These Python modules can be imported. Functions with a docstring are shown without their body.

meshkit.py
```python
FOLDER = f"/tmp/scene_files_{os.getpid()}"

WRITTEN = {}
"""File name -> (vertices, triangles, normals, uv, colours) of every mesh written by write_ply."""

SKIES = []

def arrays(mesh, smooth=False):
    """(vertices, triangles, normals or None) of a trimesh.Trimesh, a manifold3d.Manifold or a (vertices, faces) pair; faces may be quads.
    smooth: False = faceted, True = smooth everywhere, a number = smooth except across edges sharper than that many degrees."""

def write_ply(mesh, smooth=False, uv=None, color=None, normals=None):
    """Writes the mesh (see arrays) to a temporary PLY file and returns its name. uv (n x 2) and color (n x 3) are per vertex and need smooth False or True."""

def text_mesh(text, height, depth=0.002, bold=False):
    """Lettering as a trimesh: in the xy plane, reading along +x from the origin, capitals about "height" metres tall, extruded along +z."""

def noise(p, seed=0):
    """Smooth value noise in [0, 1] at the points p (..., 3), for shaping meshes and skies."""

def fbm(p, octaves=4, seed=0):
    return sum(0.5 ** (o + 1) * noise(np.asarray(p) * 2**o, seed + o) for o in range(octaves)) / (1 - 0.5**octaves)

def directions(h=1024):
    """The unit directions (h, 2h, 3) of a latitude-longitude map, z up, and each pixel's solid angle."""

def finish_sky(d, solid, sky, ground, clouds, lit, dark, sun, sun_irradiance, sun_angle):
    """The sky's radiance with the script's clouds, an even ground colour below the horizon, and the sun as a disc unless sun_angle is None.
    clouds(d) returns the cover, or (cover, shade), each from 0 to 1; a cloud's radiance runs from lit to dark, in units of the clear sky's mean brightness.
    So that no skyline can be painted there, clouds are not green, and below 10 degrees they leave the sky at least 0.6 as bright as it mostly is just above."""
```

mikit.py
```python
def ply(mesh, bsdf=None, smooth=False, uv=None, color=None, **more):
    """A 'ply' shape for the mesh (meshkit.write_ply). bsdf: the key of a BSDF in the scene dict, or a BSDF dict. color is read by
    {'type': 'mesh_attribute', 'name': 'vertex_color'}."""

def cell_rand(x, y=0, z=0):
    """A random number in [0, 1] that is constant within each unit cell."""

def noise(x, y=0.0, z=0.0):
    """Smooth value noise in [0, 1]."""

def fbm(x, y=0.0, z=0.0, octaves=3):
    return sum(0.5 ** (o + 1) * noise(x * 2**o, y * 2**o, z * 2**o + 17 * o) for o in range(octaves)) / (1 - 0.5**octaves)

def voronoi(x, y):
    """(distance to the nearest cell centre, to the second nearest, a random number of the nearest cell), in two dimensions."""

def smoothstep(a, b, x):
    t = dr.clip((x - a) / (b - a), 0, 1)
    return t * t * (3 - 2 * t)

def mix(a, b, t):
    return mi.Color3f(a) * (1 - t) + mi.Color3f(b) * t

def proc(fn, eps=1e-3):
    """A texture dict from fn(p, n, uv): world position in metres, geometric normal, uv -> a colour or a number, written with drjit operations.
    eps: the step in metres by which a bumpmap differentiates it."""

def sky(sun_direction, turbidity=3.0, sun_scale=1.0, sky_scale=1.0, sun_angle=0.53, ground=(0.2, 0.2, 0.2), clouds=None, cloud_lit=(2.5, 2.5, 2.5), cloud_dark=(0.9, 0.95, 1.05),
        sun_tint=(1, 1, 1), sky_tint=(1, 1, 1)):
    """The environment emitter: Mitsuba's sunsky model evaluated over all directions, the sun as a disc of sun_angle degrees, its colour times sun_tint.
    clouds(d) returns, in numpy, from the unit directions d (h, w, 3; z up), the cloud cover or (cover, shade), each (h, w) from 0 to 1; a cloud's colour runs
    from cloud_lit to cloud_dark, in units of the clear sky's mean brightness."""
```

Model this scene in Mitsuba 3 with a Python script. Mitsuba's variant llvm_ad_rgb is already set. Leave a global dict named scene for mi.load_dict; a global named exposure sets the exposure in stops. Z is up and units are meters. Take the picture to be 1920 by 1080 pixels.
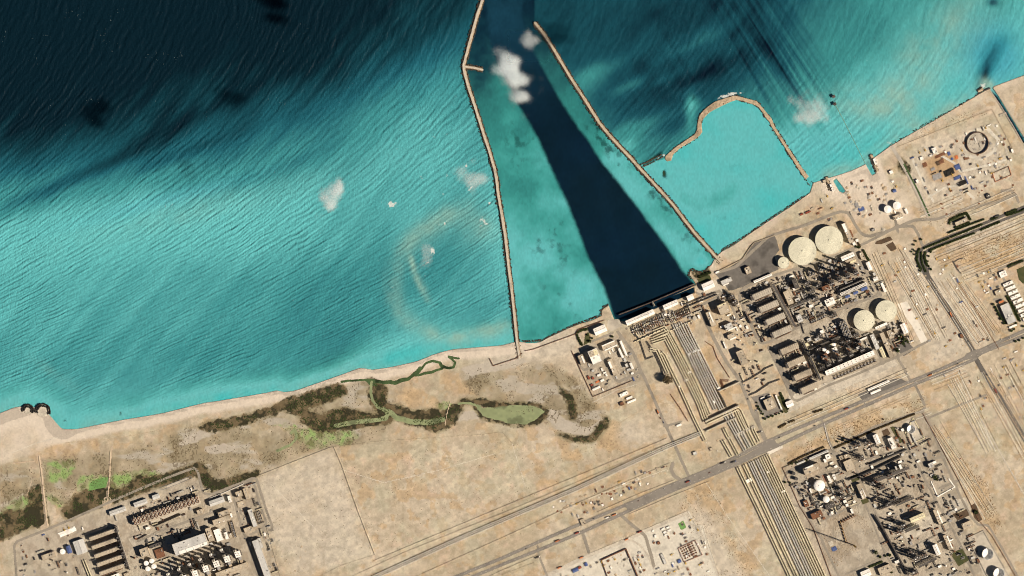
import math, random
import numpy as np, trimesh, shapely, drjit as dr, mitsuba as mi, mikit, meshkit
from shapely.geometry import Polygon, LineString, Point, box as sbox
from shapely.ops import unary_union
from scipy.ndimage import gaussian_filter, zoom as ndzoom
from mikit import noise, fbm, voronoi, cell_rand, smoothstep, mix, proc

# ---------------------------------------------------------------- camera, sky, exposure
# The place is surveyed in plan units of 1.4 m, x to the east and y to the south, with (960, 540) above the origin.
S = 1.4
ALT = 14000.0
scene, labels = {}, {}
scene['camera'] = {'type': 'perspective', 'fov': 2 * math.degrees(math.atan(960 * S / ALT)), 'fov_axis': 'x', 'near_clip': 50.0, 'far_clip': 60000.0,
                   'to_world': mi.ScalarTransform4f().look_at([0, 0, ALT], [0, 0, 0], [0, 1, 0])}
EL = math.radians(42)
SUN = [.943 * math.cos(EL), -.334 * math.cos(EL), math.sin(EL)]
scene['sky'] = mikit.sky(SUN, turbidity=3, sky_scale=0.17, sun_tint=(.97, 1, 1.10))
exposure = 2.35
rng = random.Random(7)
nrg = np.random.default_rng(7)

def W(x, y): return ((x - 960) * S, (540 - y) * S)
def WP(pts): return [W(*p) for p in pts]

# ---------------------------------------------------------------- shore lines (plan units)
COAST = [(-6000, 3420), (-600, 1010), (-120, 820), (0, 773), (20, 765), (38, 760), (66, 762), (92, 774), (103, 790), (112, 800), (122, 805), (143, 804), (170, 798), (200, 792), (232, 785), (267, 781),
         (300, 774), (320, 771), (367, 757), (420, 749), (480, 740), (505, 734), (523, 731), (535, 735), (547, 733), (570, 727), (590, 720), (620, 709), (650, 697), (677, 688), (688, 689), (700, 693), (718, 691),
         (735, 687), (762, 681), (790, 674), (813, 663), (835, 656), (860, 653), (885, 651), (905, 650), (930, 648), (955, 643), (964, 640),
         (972, 638), (980, 640), (993, 643), (1007, 642), (1017, 638), (1030, 630), (1047, 623), (1062, 615), (1080, 608), (1100, 602), (1118, 597), (1127, 591), (1126, 583), (1131, 576), (1141, 571), (1146, 582),
         (1152, 598), (1200, 580), (1250, 560), (1300, 535), (1304, 533), (1297, 522), (1291, 516), (1292, 508), (1299, 505), (1310, 510), (1322, 508), (1331, 499), (1336, 488), (1342, 479),
         (1352, 470), (1365, 464), (1379, 456), (1393, 446), (1407, 435), (1420, 427), (1440, 413), (1462, 398), (1483, 385), (1503, 373), (1517, 362), (1520, 352), (1524, 341), (1537, 339), (1550, 333), (1580, 325), (1602, 317),
         (1620, 308), (1624, 305), (1634, 328), (1641, 325), (1630, 300), (1640, 293), (1655, 284), (1666, 274), (1680, 266), (1697, 257), (1720, 243), (1740, 230), (1773, 213), (1807, 193), (1828, 181), (1843, 170), (1851, 166), (1860, 162), (1880, 155),
         (1900, 147), (1920, 140), (2040, 95), (2600, -140), (8000, -2400)]
LAND = Polygon(WP(COAST) + [(13000, -13000), (-13000, -13000)]).buffer(0)
LJ = [(974, 672), (969, 640), (965, 600), (960, 553), (953, 497), (947, 443), (940, 400), (933, 360), (931, 340), (927, 317), (917, 283), (907, 253), (896, 218), (886, 187), (878, 163), (870, 133), (869, 122), (873, 107), (878, 88), (885, 63), (895, 27), (904, 0), (915, -45), (930, -120)]
RJ = [(1003, 43), (1018, 62), (1032, 83), (1060, 130), (1076, 156), (1093, 182), (1108, 206), (1123, 230), (1140, 251), (1160, 273), (1180, 294), (1197, 313), (1219, 337), (1240, 360), (1260, 382), (1281, 410), (1303, 438), (1320, 457), (1337, 476), (1352, 492)]
SPUR = [(871, 125), (888, 127), (905, 131)]
CURVE = [(1253, 296), (1258, 288), (1270, 277), (1287, 267), (1303, 257), (1311, 247), (1311, 233), (1314, 219), (1327, 206), (1343, 196), (1360, 189), (1380, 182), (1402, 189), (1415, 192), (1425, 199), (1432, 209), (1438, 219), (1443, 222), (1451, 240), (1462, 257), (1468, 266), (1476, 279), (1484, 291), (1492, 303), (1501, 318), (1511, 331), (1522, 347)]
HARBOUR = Polygon(LJ[::-1] + [(980, 760), (1352, 760)] + RJ[::-1] + [(1003, -120)]).buffer(0)
LAGOON = Polygon(CURVE + [(1545, 480), (1352, 492)] + RJ[18:10:-1]).buffer(0)
CHANNEL = Polygon([(908, -120), (912, 0), (915, 40), (920, 80), (935, 120), (955, 160), (974, 200), (992, 230), (1010, 262), (1035, 320), (1055, 362), (1082, 426), (1097, 468), (1110, 497), (1123, 522), (1133, 543), (1142, 566), (1152, 602), (1240, 585), (1310, 550), (1304, 534), (1277, 503), (1253, 466), (1222, 425), (1193, 385), (1162, 345), (1130, 306), (1100, 260), (1068, 215), (1040, 170), (1010, 114), (984, 62), (978, 30), (985, -120)])

# ---------------------------------------------------------------- zone fields: what covers the ground and how deep the sea is, on a 2.8 m survey grid
GX0, GY0, GC, GW, GH = -100, -100, 2.0, 1060, 640
gx, gy = np.meshgrid(GX0 + (np.arange(GW) + .5) * GC, GY0 + (np.arange(GH) + .5) * GC)

def zone(polys, soft=3.0):
    """1 inside the polygons, fading over about soft plan units at the edges."""
    out = np.zeros((GH, GW))
    for p in polys:
        p = p if isinstance(p, Polygon) else Polygon(p)
        p = p if p.is_valid else p.buffer(0)
        a, b, c, d = p.bounds
        i0, i1, j0, j1 = [int(v) for v in ((a - GX0) / GC, (c - GX0) / GC + 2, (b - GY0) / GC, (d - GY0) / GC + 2)]
        i0, j0, i1, j1 = max(i0, 0), max(j0, 0), min(i1, GW), min(j1, GH)
        if i1 > i0 and j1 > j0:
            out[j0:j1, i0:i1] = np.maximum(out[j0:j1, i0:i1], shapely.contains_xy(p, gx[j0:j1, i0:i1], gy[j0:j1, i0:i1]))
    return gaussian_filter(out, soft / GC)

def line(pts, w): return LineString(pts).buffer(w / 2, cap_style=2)

def blobs(rows):
    """Soft elliptic patches (x, y, half length, half width, angle, strength)."""
    out = np.zeros((GH, GW))
    for x, y, a, b, t, s in rows:
        c, n = math.cos(math.radians(t)), math.sin(math.radians(t))
        u, v = (gx - x) * c - (gy - y) * n, (gx - x) * n + (gy - y) * c
        out += s * np.exp(-((u / a) ** 2 + (v / b) ** 2))
    return out

FIELDS = []
def bake(f):
    a = mi.Float(np.ascontiguousarray(np.clip(f, -4, 4), dtype=np.float32).ravel())
    dr.eval(a)
    FIELDS.append(a)
    def at(p):
        u, v = dr.clip((p.x / S + 960 - GX0) / GC - .5, 0, GW - 1.01), dr.clip((540 - p.y / S - GY0) / GC - .5, 0, GH - 1.01)
        i, j = dr.floor(u), dr.floor(v)
        s, t, k = u - i, v - j, mi.UInt32(j) * GW + mi.UInt32(i)
        g = lambda o: dr.gather(mi.Float, a, k + o)
        return dr.lerp(dr.lerp(g(0), g(1), s), dr.lerp(g(GW), g(GW + 1), s), t)
    return at

# sea: depth soundings every 160 x 100 plan units, smoothed; 0 = sandbank, 1 = deep water
CHART = np.array([
    [1.02, 1.0, .99, .97, .95, .88, .78, .78, .80, .74, .56, .38, .33],
    [.99, .99, .98, .96, .92, .72, .66, .76, .78, .70, .46, .30, .26],
    [.95, .93, .87, .78, .68, .44, .50, .66, .72, .50, .26, .18, .16],
    [.78, .72, .66, .56, .44, .33, .45, .50, .42, .24, .14, .10, .10],
    [.34, .30, .28, .27, .35, .38, .40, .34, .15, .10, .05, .05, .05],
    [.31, .34, .38, .40, .45, .42, .40, .40, .15, .10, .05, .05, .05],
    [.37, .40, .43, .46, .48, .34, .40, .40, .15, .10, .05, .05, .05],
    [.40, .42, .45, .44, .38, .20, .20, .20, .15, .10, .05, .05, .05],
    [.30, .30, .25, .20, .15, .10, .1, .1, .1, .1, .1, .1, .1]])
pad = np.pad(CHART, 1, mode='edge')
yy, xx = (gy / 100 + 1), (gx / 160 + 1)
from scipy.ndimage import map_coordinates
depth = map_coordinates(pad, [np.clip(yy, 0, 10), np.clip(xx, 0, 14)], order=3, mode='nearest')
coast_d = shapely.distance(LineString(COAST[3:46]), shapely.points(gx[::4, ::4], gy[::4, ::4]))
coast_d = ndzoom(coast_d, 4, order=1)[:GH, :GW]
depth *= 1 - .75 * np.exp(-(coast_d / 22) ** 2)
depth += blobs([(440, 180, 50, 20, 30, .06), (300, 250, 120, 14, 25, .10), (150, 330, 170, 13, 22, .16), (60, 380, 100, 20, 20, .18), (480, 335, 150, 15, 22, .12), (340, 290, 120, 12, 22, .1), (640, 545, 110, 50, 25, .05), (722, 520, 22, 90, 0, .06), (650, 630, 110, 36, 20, .08),
                (300, 385, 200, 14, 15, -.06), (820, 520, 60, 50, 30, .12), (860, 590, 80, 25, 15, .06), (930, 420, 20, 120, 5, -.1), (740, 665, 60, 25, 15, -.14),
                (1130, 130, 50, 16, 25, -.14), (1100, 150, 40, 22, 40, -.12), (1180, 160, 40, 10, 25, -.14), (1240, 150, 30, 8, 30, -.10), (1330, 60, 70, 16, 25, -.10), (1290, 90, 50, 9, 25, -.08), (1200, 235, 60, 14, 20, -.14), (1340, 130, 90, 20, 25, .12),
                (1180, 270, 40, 16, 35, -.2), (1270, 230, 40, 16, 30, .10), (1300, 165, 26, 8, 30, -.08), (1060, 100, 20, 30, 0, .05), (1295, 215, 10, 35, 0, -.25), (1300, 195, 14, 16, 20, -.22), (1446, 110, 3, 110, 32, .10), (1460, 120, 4, 100, 32, .12), (1478, 150, 3, 100, 32, .10), (1494, 170, 3, 90, 32, .09), (1510, 130, 3, 110, 34, .08), (1428, 170, 4, 80, 30, .10), (1530, 110, 3, 100, 34, .06),
                (1850, 130, 14, 45, -28, .42), (1846, 150, 6, 25, -10, .3), (1870, 90, 40, 20, 35, .18), (1862, 4, 12, 8, 0, .4)])
inH, inL, inC = zone([HARBOUR], 1.2), zone([LAGOON], 1.0), zone([CHANNEL], 1.0)
depth = depth * (1 - inH) + inH * (.355 + .33 * np.clip((300 - gy) / 260, 0, 1.2) + blobs([(1000, 480, 30, 40, 0, -.08), (960, 450, 18, 70, 0, -.07), (1090, 540, 30, 50, 30, -.06), (1040, 440, 40, 40, 0, .08), (1040, 600, 60, 20, 20, .06), (1200, 370, 16, 40, 45, -.08), (1250, 440, 14, 60, 45, -.10), (1315, 490, 14, 10, 0, -.2), (1100, 220, 20, 40, 30, .08), (980, 240, 20, 50, 0, .06)]))
depth = depth * (1 - inL) + inL * (.13 + .16 * (zone([LAGOON], 16) - .6) + blobs([(1480, 255, 50, 30, 20, .05), (1350, 380, 60, 25, 20, .08), (1420, 340, 70, 20, 20, .08), (1280, 370, 40, 14, -50, .10), (1230, 330, 12, 40, 40, .16), (1450, 370, 60, 30, 20, -.09)]))
wave = (1 - inH) * (1 - inL) * np.clip(coast_d / 60, .25, 1) * np.where(gx > 1000, .62, 1)
depth += zone([[(1857, 170), (1868, 178), (1900, 228), (1960, 330), (1940, 330), (1896, 232), (1874, 196)]], 1.2) * .8
silt = blobs([(1640, 195, 90, 26, -8, .55), (1740, 110, 80, 50, 45, .42), (1790, 40, 70, 40, 30, .35), (1690, 170, 80, 40, 30, .4), (890, 622, 60, 8, 12, .35), (820, 430, 70, 25, 35, .15), (905, 430, 40, 30, 30, .36), (790, 535, 7, 32, 28, .7), (775, 500, 6, 22, 18, .4), (850, 400, 40, 18, 30, .3), (100, 700, 60, 10, -35, .15), (350, 400, 240, 26, 14, .16), (1850, 158, 16, 10, -40, .9)])
silt += .42 * np.exp(-(coast_d / 17) ** 2) * (gx < 962) + .95 * zone([line([(1540, 334), (1600, 318), (1680, 262), (1740, 228), (1800, 195), (1850, 166)], 20)], 9) + .50 * zone([line([(846, 402), (800, 422), (766, 450), (744, 490), (735, 530), (737, 562), (752, 592), (785, 616), (835, 632), (890, 630), (960, 606)], 22)], 9) + .45 * zone([line([(800, 628), (850, 634), (900, 628), (960, 608)], 18)], 6) + .55 * zone([line([(770, 480), (778, 512), (788, 540), (802, 566)], 7)], 3)
silt = silt * (1 - inH) * (1 - inL)
blue = blobs([(1850, 85, 55, 50, 30, .9), (1880, 120, 50, 40, 30, .7), (600, 110, 300, 60, 20, .35), (800, 110, 80, 60, 40, .4), (330, 370, 200, 14, 15, .35), (1540, 280, 60, 40, 10, .2)]) * (1 - inH) * (1 - inL)
weed = inH * np.clip(blobs([(1040, 440, 40, 30, 30, .5), (1040, 480, 60, 20, -30, .45), (1050, 560, 50, 16, -35, .5), (1010, 280, 40, 30, 0, .35), (960, 260, 30, 40, 0, .25), (1120, 240, 30, 20, -50, .7), (1150, 290, 40, 14, -48, .75), (1230, 370, 60, 10, -48, .7), (1290, 450, 50, 10, -48, .5), (990, 180, 30, 60, 0, .2), (1040, 620, 60, 12, 20, .35), (970, 300, 10, 120, 5, .2), (1075, 165, 30, 20, -50, .4)]) , 0, 1) \
    + inL * blobs([(1245, 325, 4, 9, 10, 1.6), (1400, 320, 60, 12, -20, .2), (1350, 405, 50, 10, -10, .25)]) + (1 - inH) * (1 - inL) * blobs([(1220, 300, 26, 5, 33, 1.4), (1290, 190, 50, 10, 35, .35), (1390, 20, 8, 60, 30, .4), (345, 775, 1, 1, 0, 0), (226, 774, 3, 4, 0, 1.2), (122, 789, 4, 2, 0, .9)])
foam = .5 * np.exp(-(coast_d / 2.0) ** 2) * (gx < 962) + blobs([(815, 257, 5, 3, 20, .8), (838, 252, 3, 2, 0, .6), (790, 333, 4, 8, 25, .7), (838, 328, 4, 5, 0, .6), (875, 312, 4, 6, 10, .8), (880, 352, 8, 6, 20, .7), (735, 383, 8, 5, 15, 1.3), (905, 415, 14, 14, 20, .6), (833, 365, 8, 5, 20, .7), (830, 420, 16, 5, 25, .6), (813, 473, 6, 9, 20, .8), (805, 492, 9, 6, 0, .7), (797, 517, 5, 5, 0, .6), (918, 382, 3, 6, 0, .8), (868, 365, 5, 5, 0, .6), (1370, 178, 22, 4, 12, 1.1), (1335, 195, 12, 3, 35, .8), (1240, 294, 10, 3, 30, 1.0), (1844, 162, 8, 7, -40, 1.0), (1668, 268, 5, 4, 0, .9), (1320, 215, 3, 12, 0, .5), (1690, 250, 22, 5, 35, .35)]) * (1 - inH) * (1 - inL)
depth += .30 * zone([[(1560, 334), (1574, 334), (1588, 362), (1572, 364)], [(1622, 302), (1632, 302), (1642, 328), (1632, 330)]], 1.5)
streak = blobs([(1470, 120, 62, 210, 32, 1.0), (1250, 130, 120, 60, 20, .25)]) * (1 - inH) * (1 - inL)
f_streak = bake(streak)
f_depth, f_wave, f_silt, f_blue, f_weed, f_foam, f_chan = map(bake, (depth, wave, silt, blue, weed, foam, gaussian_filter(inC, 2.0) * zone([HARBOUR.buffer(2)], .8)))

# ---------------------------------------------------------------- helpers for meshes and entries of the scene
def T2(a): return np.array([[math.cos(a), -math.sin(a)], [math.sin(a), math.cos(a)]])

BOXF = np.array([[0, 2, 1], [0, 3, 2], [4, 5, 6], [4, 6, 7], [0, 1, 5], [0, 5, 4], [1, 2, 6], [1, 6, 5], [2, 3, 7], [2, 7, 6], [3, 0, 4], [3, 4, 7]])
def bx(cx, cy, z0, z1, L, Wd, a=0.0, top=None):
    """A box in metres turned by a (radians); top = (length, width) of a tapered top."""
    q = np.array([[-1, -1], [1, -1], [1, 1], [-1, 1]]) / 2
    lo, hi = q * [L, Wd], q * (top if top else [L, Wd])
    R = T2(a)
    return np.vstack([np.c_[lo @ R.T + [cx, cy], [z0] * 4], np.c_[hi @ R.T + [cx, cy], [z1] * 4]]), BOXF

def gable(cx, cy, z0, z1, L, Wd, a=0.0):
    """A pitched roof, its ridge along the length."""
    v = np.array([[-L / 2, -Wd / 2, z0], [L / 2, -Wd / 2, z0], [L / 2, Wd / 2, z0], [-L / 2, Wd / 2, z0], [-L / 2, 0, z1], [L / 2, 0, z1]])
    v[:, :2] = v[:, :2] @ T2(a).T + [cx, cy]
    return v, np.array([[0, 1, 5], [0, 5, 4], [2, 3, 4], [2, 4, 5], [3, 0, 4], [1, 2, 5], [0, 3, 2], [0, 2, 1]])

def lathe(cx, cy, prof, n=24, cap=True):
    """A surface of revolution from (radius, height) pairs."""
    t = np.arange(n) * 2 * math.pi / n
    v = np.vstack([np.c_[cx + r * np.cos(t), cy + r * np.sin(t), np.full(n, z)] for r, z in prof])
    i = np.arange(n); j = (i + 1) % n
    f = [np.vstack([np.c_[k * n + i, k * n + j, k * n + n + j], np.c_[k * n + i, k * n + n + j, k * n + n + i]]) for k in range(len(prof) - 1)]
    if cap:
        v = np.vstack([v, [[cx, cy, prof[-1][1]]]])
        b = (len(prof) - 1) * n
        f.append(np.c_[b + i, b + j, np.full(n, len(v) - 1)])
    return v, np.vstack(f)

def tube(pts, r, n=6):
    """A round bar along a polyline with mitred corners."""
    p = np.asarray(pts, float)
    d = np.diff(p, axis=0); d /= np.linalg.norm(d, axis=1, keepdims=True) + 1e-9
    t = np.vstack([d[:1], d[:-1] + d[1:], d[-1:]]); t /= np.linalg.norm(t, axis=1, keepdims=True) + 1e-9
    up = np.where(np.abs(t[:, 2:]) > .9, [[1., 0, 0]], [[0., 0, 1]])
    a = np.cross(t, up); a /= np.linalg.norm(a, axis=1, keepdims=True) + 1e-9
    b = np.cross(a, t)
    c = np.ones(len(p)); c[1:-1] = np.minimum(1 / np.maximum((t[1:-1] * d[:-1]).sum(1), .4), 2)
    ang = np.arange(n) * 2 * math.pi / n + math.pi / n
    v = (p[:, None] + r * (np.cos(ang)[None, :, None] * a[:, None] * c[:, None, None] + np.sin(ang)[None, :, None] * b[:, None])).reshape(-1, 3)
    i, j = np.meshgrid(np.arange(len(p) - 1), np.arange(n), indexing='ij')
    i, j = i.ravel(), j.ravel(); k = (j + 1) % n
    q = np.c_[i * n + j, i * n + n + j, i * n + n + k, i * n + k]
    m = (len(p) - 1) * n
    e = [[0, x, x + 1] for x in range(1, n - 1)] + [[m, m + x + 1, m + x] for x in range(1, n - 1)]
    return v, np.vstack([q[:, [0, 2, 1]], q[:, [0, 3, 2]], e])

def join(*ms):
    ms = [m for x in ms for m in (x if isinstance(x, list) else [x])]
    off = np.cumsum([0] + [len(m[0]) for m in ms])
    return np.vstack([m[0] for m in ms]), np.vstack([m[1] + o for m, o in zip(ms, off)])

def sheet(poly, z):
    """A flat sheet at height z over a shapely polygon in metres."""
    vs, fs, n = [], [], 0
    for g in getattr(poly, 'geoms', [poly]):
        if g.geom_type != 'Polygon' or g.area < .5: continue
        v, f = trimesh.creation.triangulate_polygon(g, engine='earcut')
        a, b, c = (v[f[:, k]] for k in range(3))
        turn = (b[:, 0] - a[:, 0]) * (c[:, 1] - a[:, 1]) - (b[:, 1] - a[:, 1]) * (c[:, 0] - a[:, 0]) < 0
        f = np.where(turn[:, None], f[:, ::-1], f)
        vs.append(np.c_[v, np.full(len(v), z)]); fs.append(f + n); n += len(v)
    return np.vstack(vs), np.vstack(fs)

def slope(outer, inner, z0, z1):
    """The bank between an outline and the smaller outline inside it."""
    v, f = sheet(outer.difference(inner), 0)
    d = shapely.distance(inner, shapely.points(v[:, 0], v[:, 1]))
    v[:, 2] = np.where(d < .02, z1, z0)
    return v, f

def prism(poly, z0, z1):
    v, f = sheet(poly, z1)
    ms = [(v, f)]
    for g in getattr(poly, 'geoms', [poly]):
        for r in [g.exterior, *g.interiors]:
            c = np.array(r.coords)[:-1]; n = len(c)
            c = c if shapely.LinearRing(c).is_ccw == (r is g.exterior) else c[::-1]
            i = np.arange(n); j = (i + 1) % n
            ms.append((np.vstack([np.c_[c, [z0] * n], np.c_[c, [z1] * n]]), np.vstack([np.c_[i, j, n + j], np.c_[i, n + j, n + i]])))
    return join(ms)

def rough(poly, step=6.0, amp=2.0, seed=0):
    """The outline with the small irregular bays and points that ground and water edges have."""
    def bend(r):
        n = max(int(r.length / step), 8)
        c = np.array([r.interpolate(i / n, normalized=True).coords[0] for i in range(n)])
        nn = meshkit.fbm(np.c_[c / 16, np.full(n, seed * 3.7)], 3, seed) - .5
        m = meshkit.fbm(np.c_[c / 16 + 50, np.full(n, seed * 3.7)], 3, seed) - .5
        return Polygon(c + amp * 2.5 * np.c_[nn, m]).buffer(0)
    return unary_union([bend(g.exterior).difference(unary_union([bend(r) for r in g.interiors])) for g in getattr(poly, 'geoms', [poly])])

used = {}
def key_for(name, parent=None):
    k = (parent + '__' if parent else '') + name
    n = used.get(k, 0); used[k] = n + 1
    return k if n == 0 else f'{k}_{n:03d}'

def put(name, mesh, mat, parent=None, smooth=False):
    k = key_for(name, parent)
    scene[k] = mikit.ply(mesh, 'm_' + mat, smooth)
    return k

def say(k, label, cat=None, group=None, kind=None):
    d = {}
    if label: d['label'] = label
    if cat: d['category'] = cat
    if group: d['group'] = group
    if kind: d['kind'] = kind
    labels[k] = d
    return k

def thing(name, label, cat, group=None): return say(key_for(name), label, cat, group)
def one(name, mesh, mat, label, cat, group=None, smooth=False): return say(put(name, mesh, mat, None, smooth), label, cat, group)
def struct(name, mesh, mat, label=None, smooth=False): return say(put(name, mesh, mat, None, smooth), label, None, None, 'structure')

# ---------------------------------------------------------------- materials
def mat(k, fn, rough_=.9, spec=.2, metal=0., bump=None, bscale=1.0, eps=.5):
    b = {'type': 'principled', 'base_color': proc(fn) if callable(fn) else {'type': 'rgb', 'value': list(fn)}, 'roughness': rough_, 'specular': spec, 'metallic': metal}
    if bump: b = {'type': 'bumpmap', 'arbitrary': proc(bump, eps), 'scale': bscale, 'bsdf': b}
    scene['m_' + k] = {'type': 'twosided', 'bsdf': b}

def speck(col, amt=.18, size=3.0, dirt=.25):
    """A colour with the grain and stains that weathered surfaces have."""
    c = mi.Color3f(*col)
    def fn(p, n, uv):
        a = noise(p.x / size, p.y / size, p.z / size)
        b = fbm(p.x / 22, p.y / 22, p.z / 9)
        return c * (1 + amt * (a - .5) * 2) * (1 - dirt * smoothstep(.5, .75, b))
    return fn

def sea_color(p, n, uv):
    d, s, b, w, fo, ch = f_depth(p), f_silt(p), f_blue(p), f_weed(p), f_foam(p), f_chan(p)
    wv = f_wave(p)
    x, y = p.x, p.y
    n1 = fbm(x / 90, y / 90, 3.1, octaves=5) - .5
    # streaks of sand and weed on the bottom run along the swell
    u, v = x * .77 - y * .64, x * .64 + y * .77
    st = fbm(u / 22, v / 230, 1.7, octaves=4) - .5
    fine = noise(x / 3.4, y / 6.5, 2.9) - .5
    d = d + n1 * (.10 + .22 * (1 - wv)) + (fbm(x / 38, y / 38, 6.6, octaves=4) - .5) * .17 * (1 - wv) + st * .22 * wv * smoothstep(.06, .5, d)
    d = d + f_streak(p) * .34 * (fbm((x * .85 + y * .53) / 9, (x * .53 - y * .85) / 330, 12.0, octaves=4) - .42)
    c = mix((.048, .365, .405), (.086, .370, .410), smoothstep(.02, .26, d))
    c = mix(c, (.034, .205, .238), smoothstep(.24, .52, d))
    c = mix(c, (.010, .088, .128), smoothstep(.48, .74, d))
    c = mix(c, (.0018, .011, .020), smoothstep(.66, .95, d))
    c = mix(c, mi.Color3f(.022, .280, .245) * (1 - 1.1 * smoothstep(.25, .70, d)), (1 - wv) * .55 * smoothstep(.24, .42, d))
    c = mix(c, mi.Color3f(.02, .22, .36) * (1 - .92 * smoothstep(.3, .95, d)), dr.clip(b, 0, 1) * .55)
    c = mix(c, (.185, .350, .325), dr.clip(s * (.70 + 1.0 * n1 + .7 * st + 1.6 * (fbm(x / 36, y / 36, 17.0, octaves=5) - .5)), 0, .85))
    g = fbm(x / 14, y / 14, 8.2, octaves=4)
    c = c * (1 - .72 * smoothstep(.48, .74, g + .22 * (w - .5)) * dr.clip(w * 1.3, 0, 1))
    c = mix(c, (.02, .045, .03), smoothstep(.8, 1.3, w))
    edge = ch + (fbm(x / 22, y / 22, 5.5, octaves=4) - .5) * .34
    deep = mix((.0016, .0080, .0215), (.0045, .028, .052), smoothstep(380, 780, y))
    c = mix(c, deep * (1 + .9 * n1 + .5 * (fbm(x / 40, y / 40, 29.0, octaves=4) - .5)), (.45 * smoothstep(.05, .55, edge) + .55 * smoothstep(.30, .85, edge)) * .985)
    f = smoothstep(.56, .70, fbm(x / 8, y / 8, 4.4, octaves=4) * .8 + .30 * dr.clip(fo, 0, 1.1)) * smoothstep(.12, .5, fo)
    c = mix(c, (.55, .60, .60), f * .8)
    cap = smoothstep(.88, .96, noise(x / 3.0, y / 4.2, 2.2)) * smoothstep(.66, .80, noise(x / 38, y / 38, 7.7)) * wv
    return mix(c * (1 + .16 * fine), (.30, .42, .44), cap * .4)

def sea_height(p, n, uv):
    x, y = p.x, p.y
    Y = 540 - y / S                                        # swell bends round towards the shore
    q = dr.clip(Y, -300, 900)
    phi = .55 * (x / S + .32 * q + .0015 * q * q) + 11 * (fbm(x / 150, y / 150, 9.1) - .5)
    al = (x / S * .6 + Y * -.8)
    e1, e2 = fbm(x / 60, y / 60, 2.0, octaves=4), noise(phi / 18, al / 50, 6.0)
    a = .42 * e2 * dr.sin(phi * .66 + 9 * e1) + .20 * noise(x / 70, y / 70, 3.3) * dr.sin(phi * 1.15 + al * .06 + 12 * e1) + .75 * noise(phi / 4.0, al / 16, 1.0) + .34 * noise(x / 3.1, y / 5.6, 1.0)
    return a * f_wave(p) * (.45 + 1.1 * fbm(x / 210, y / 210, 27.0)) + .08 * noise(x / 5, y / 3, 4.0)
mat('sea_water', sea_color, .45, .02, 0, sea_height, 1.6, .9)

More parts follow.
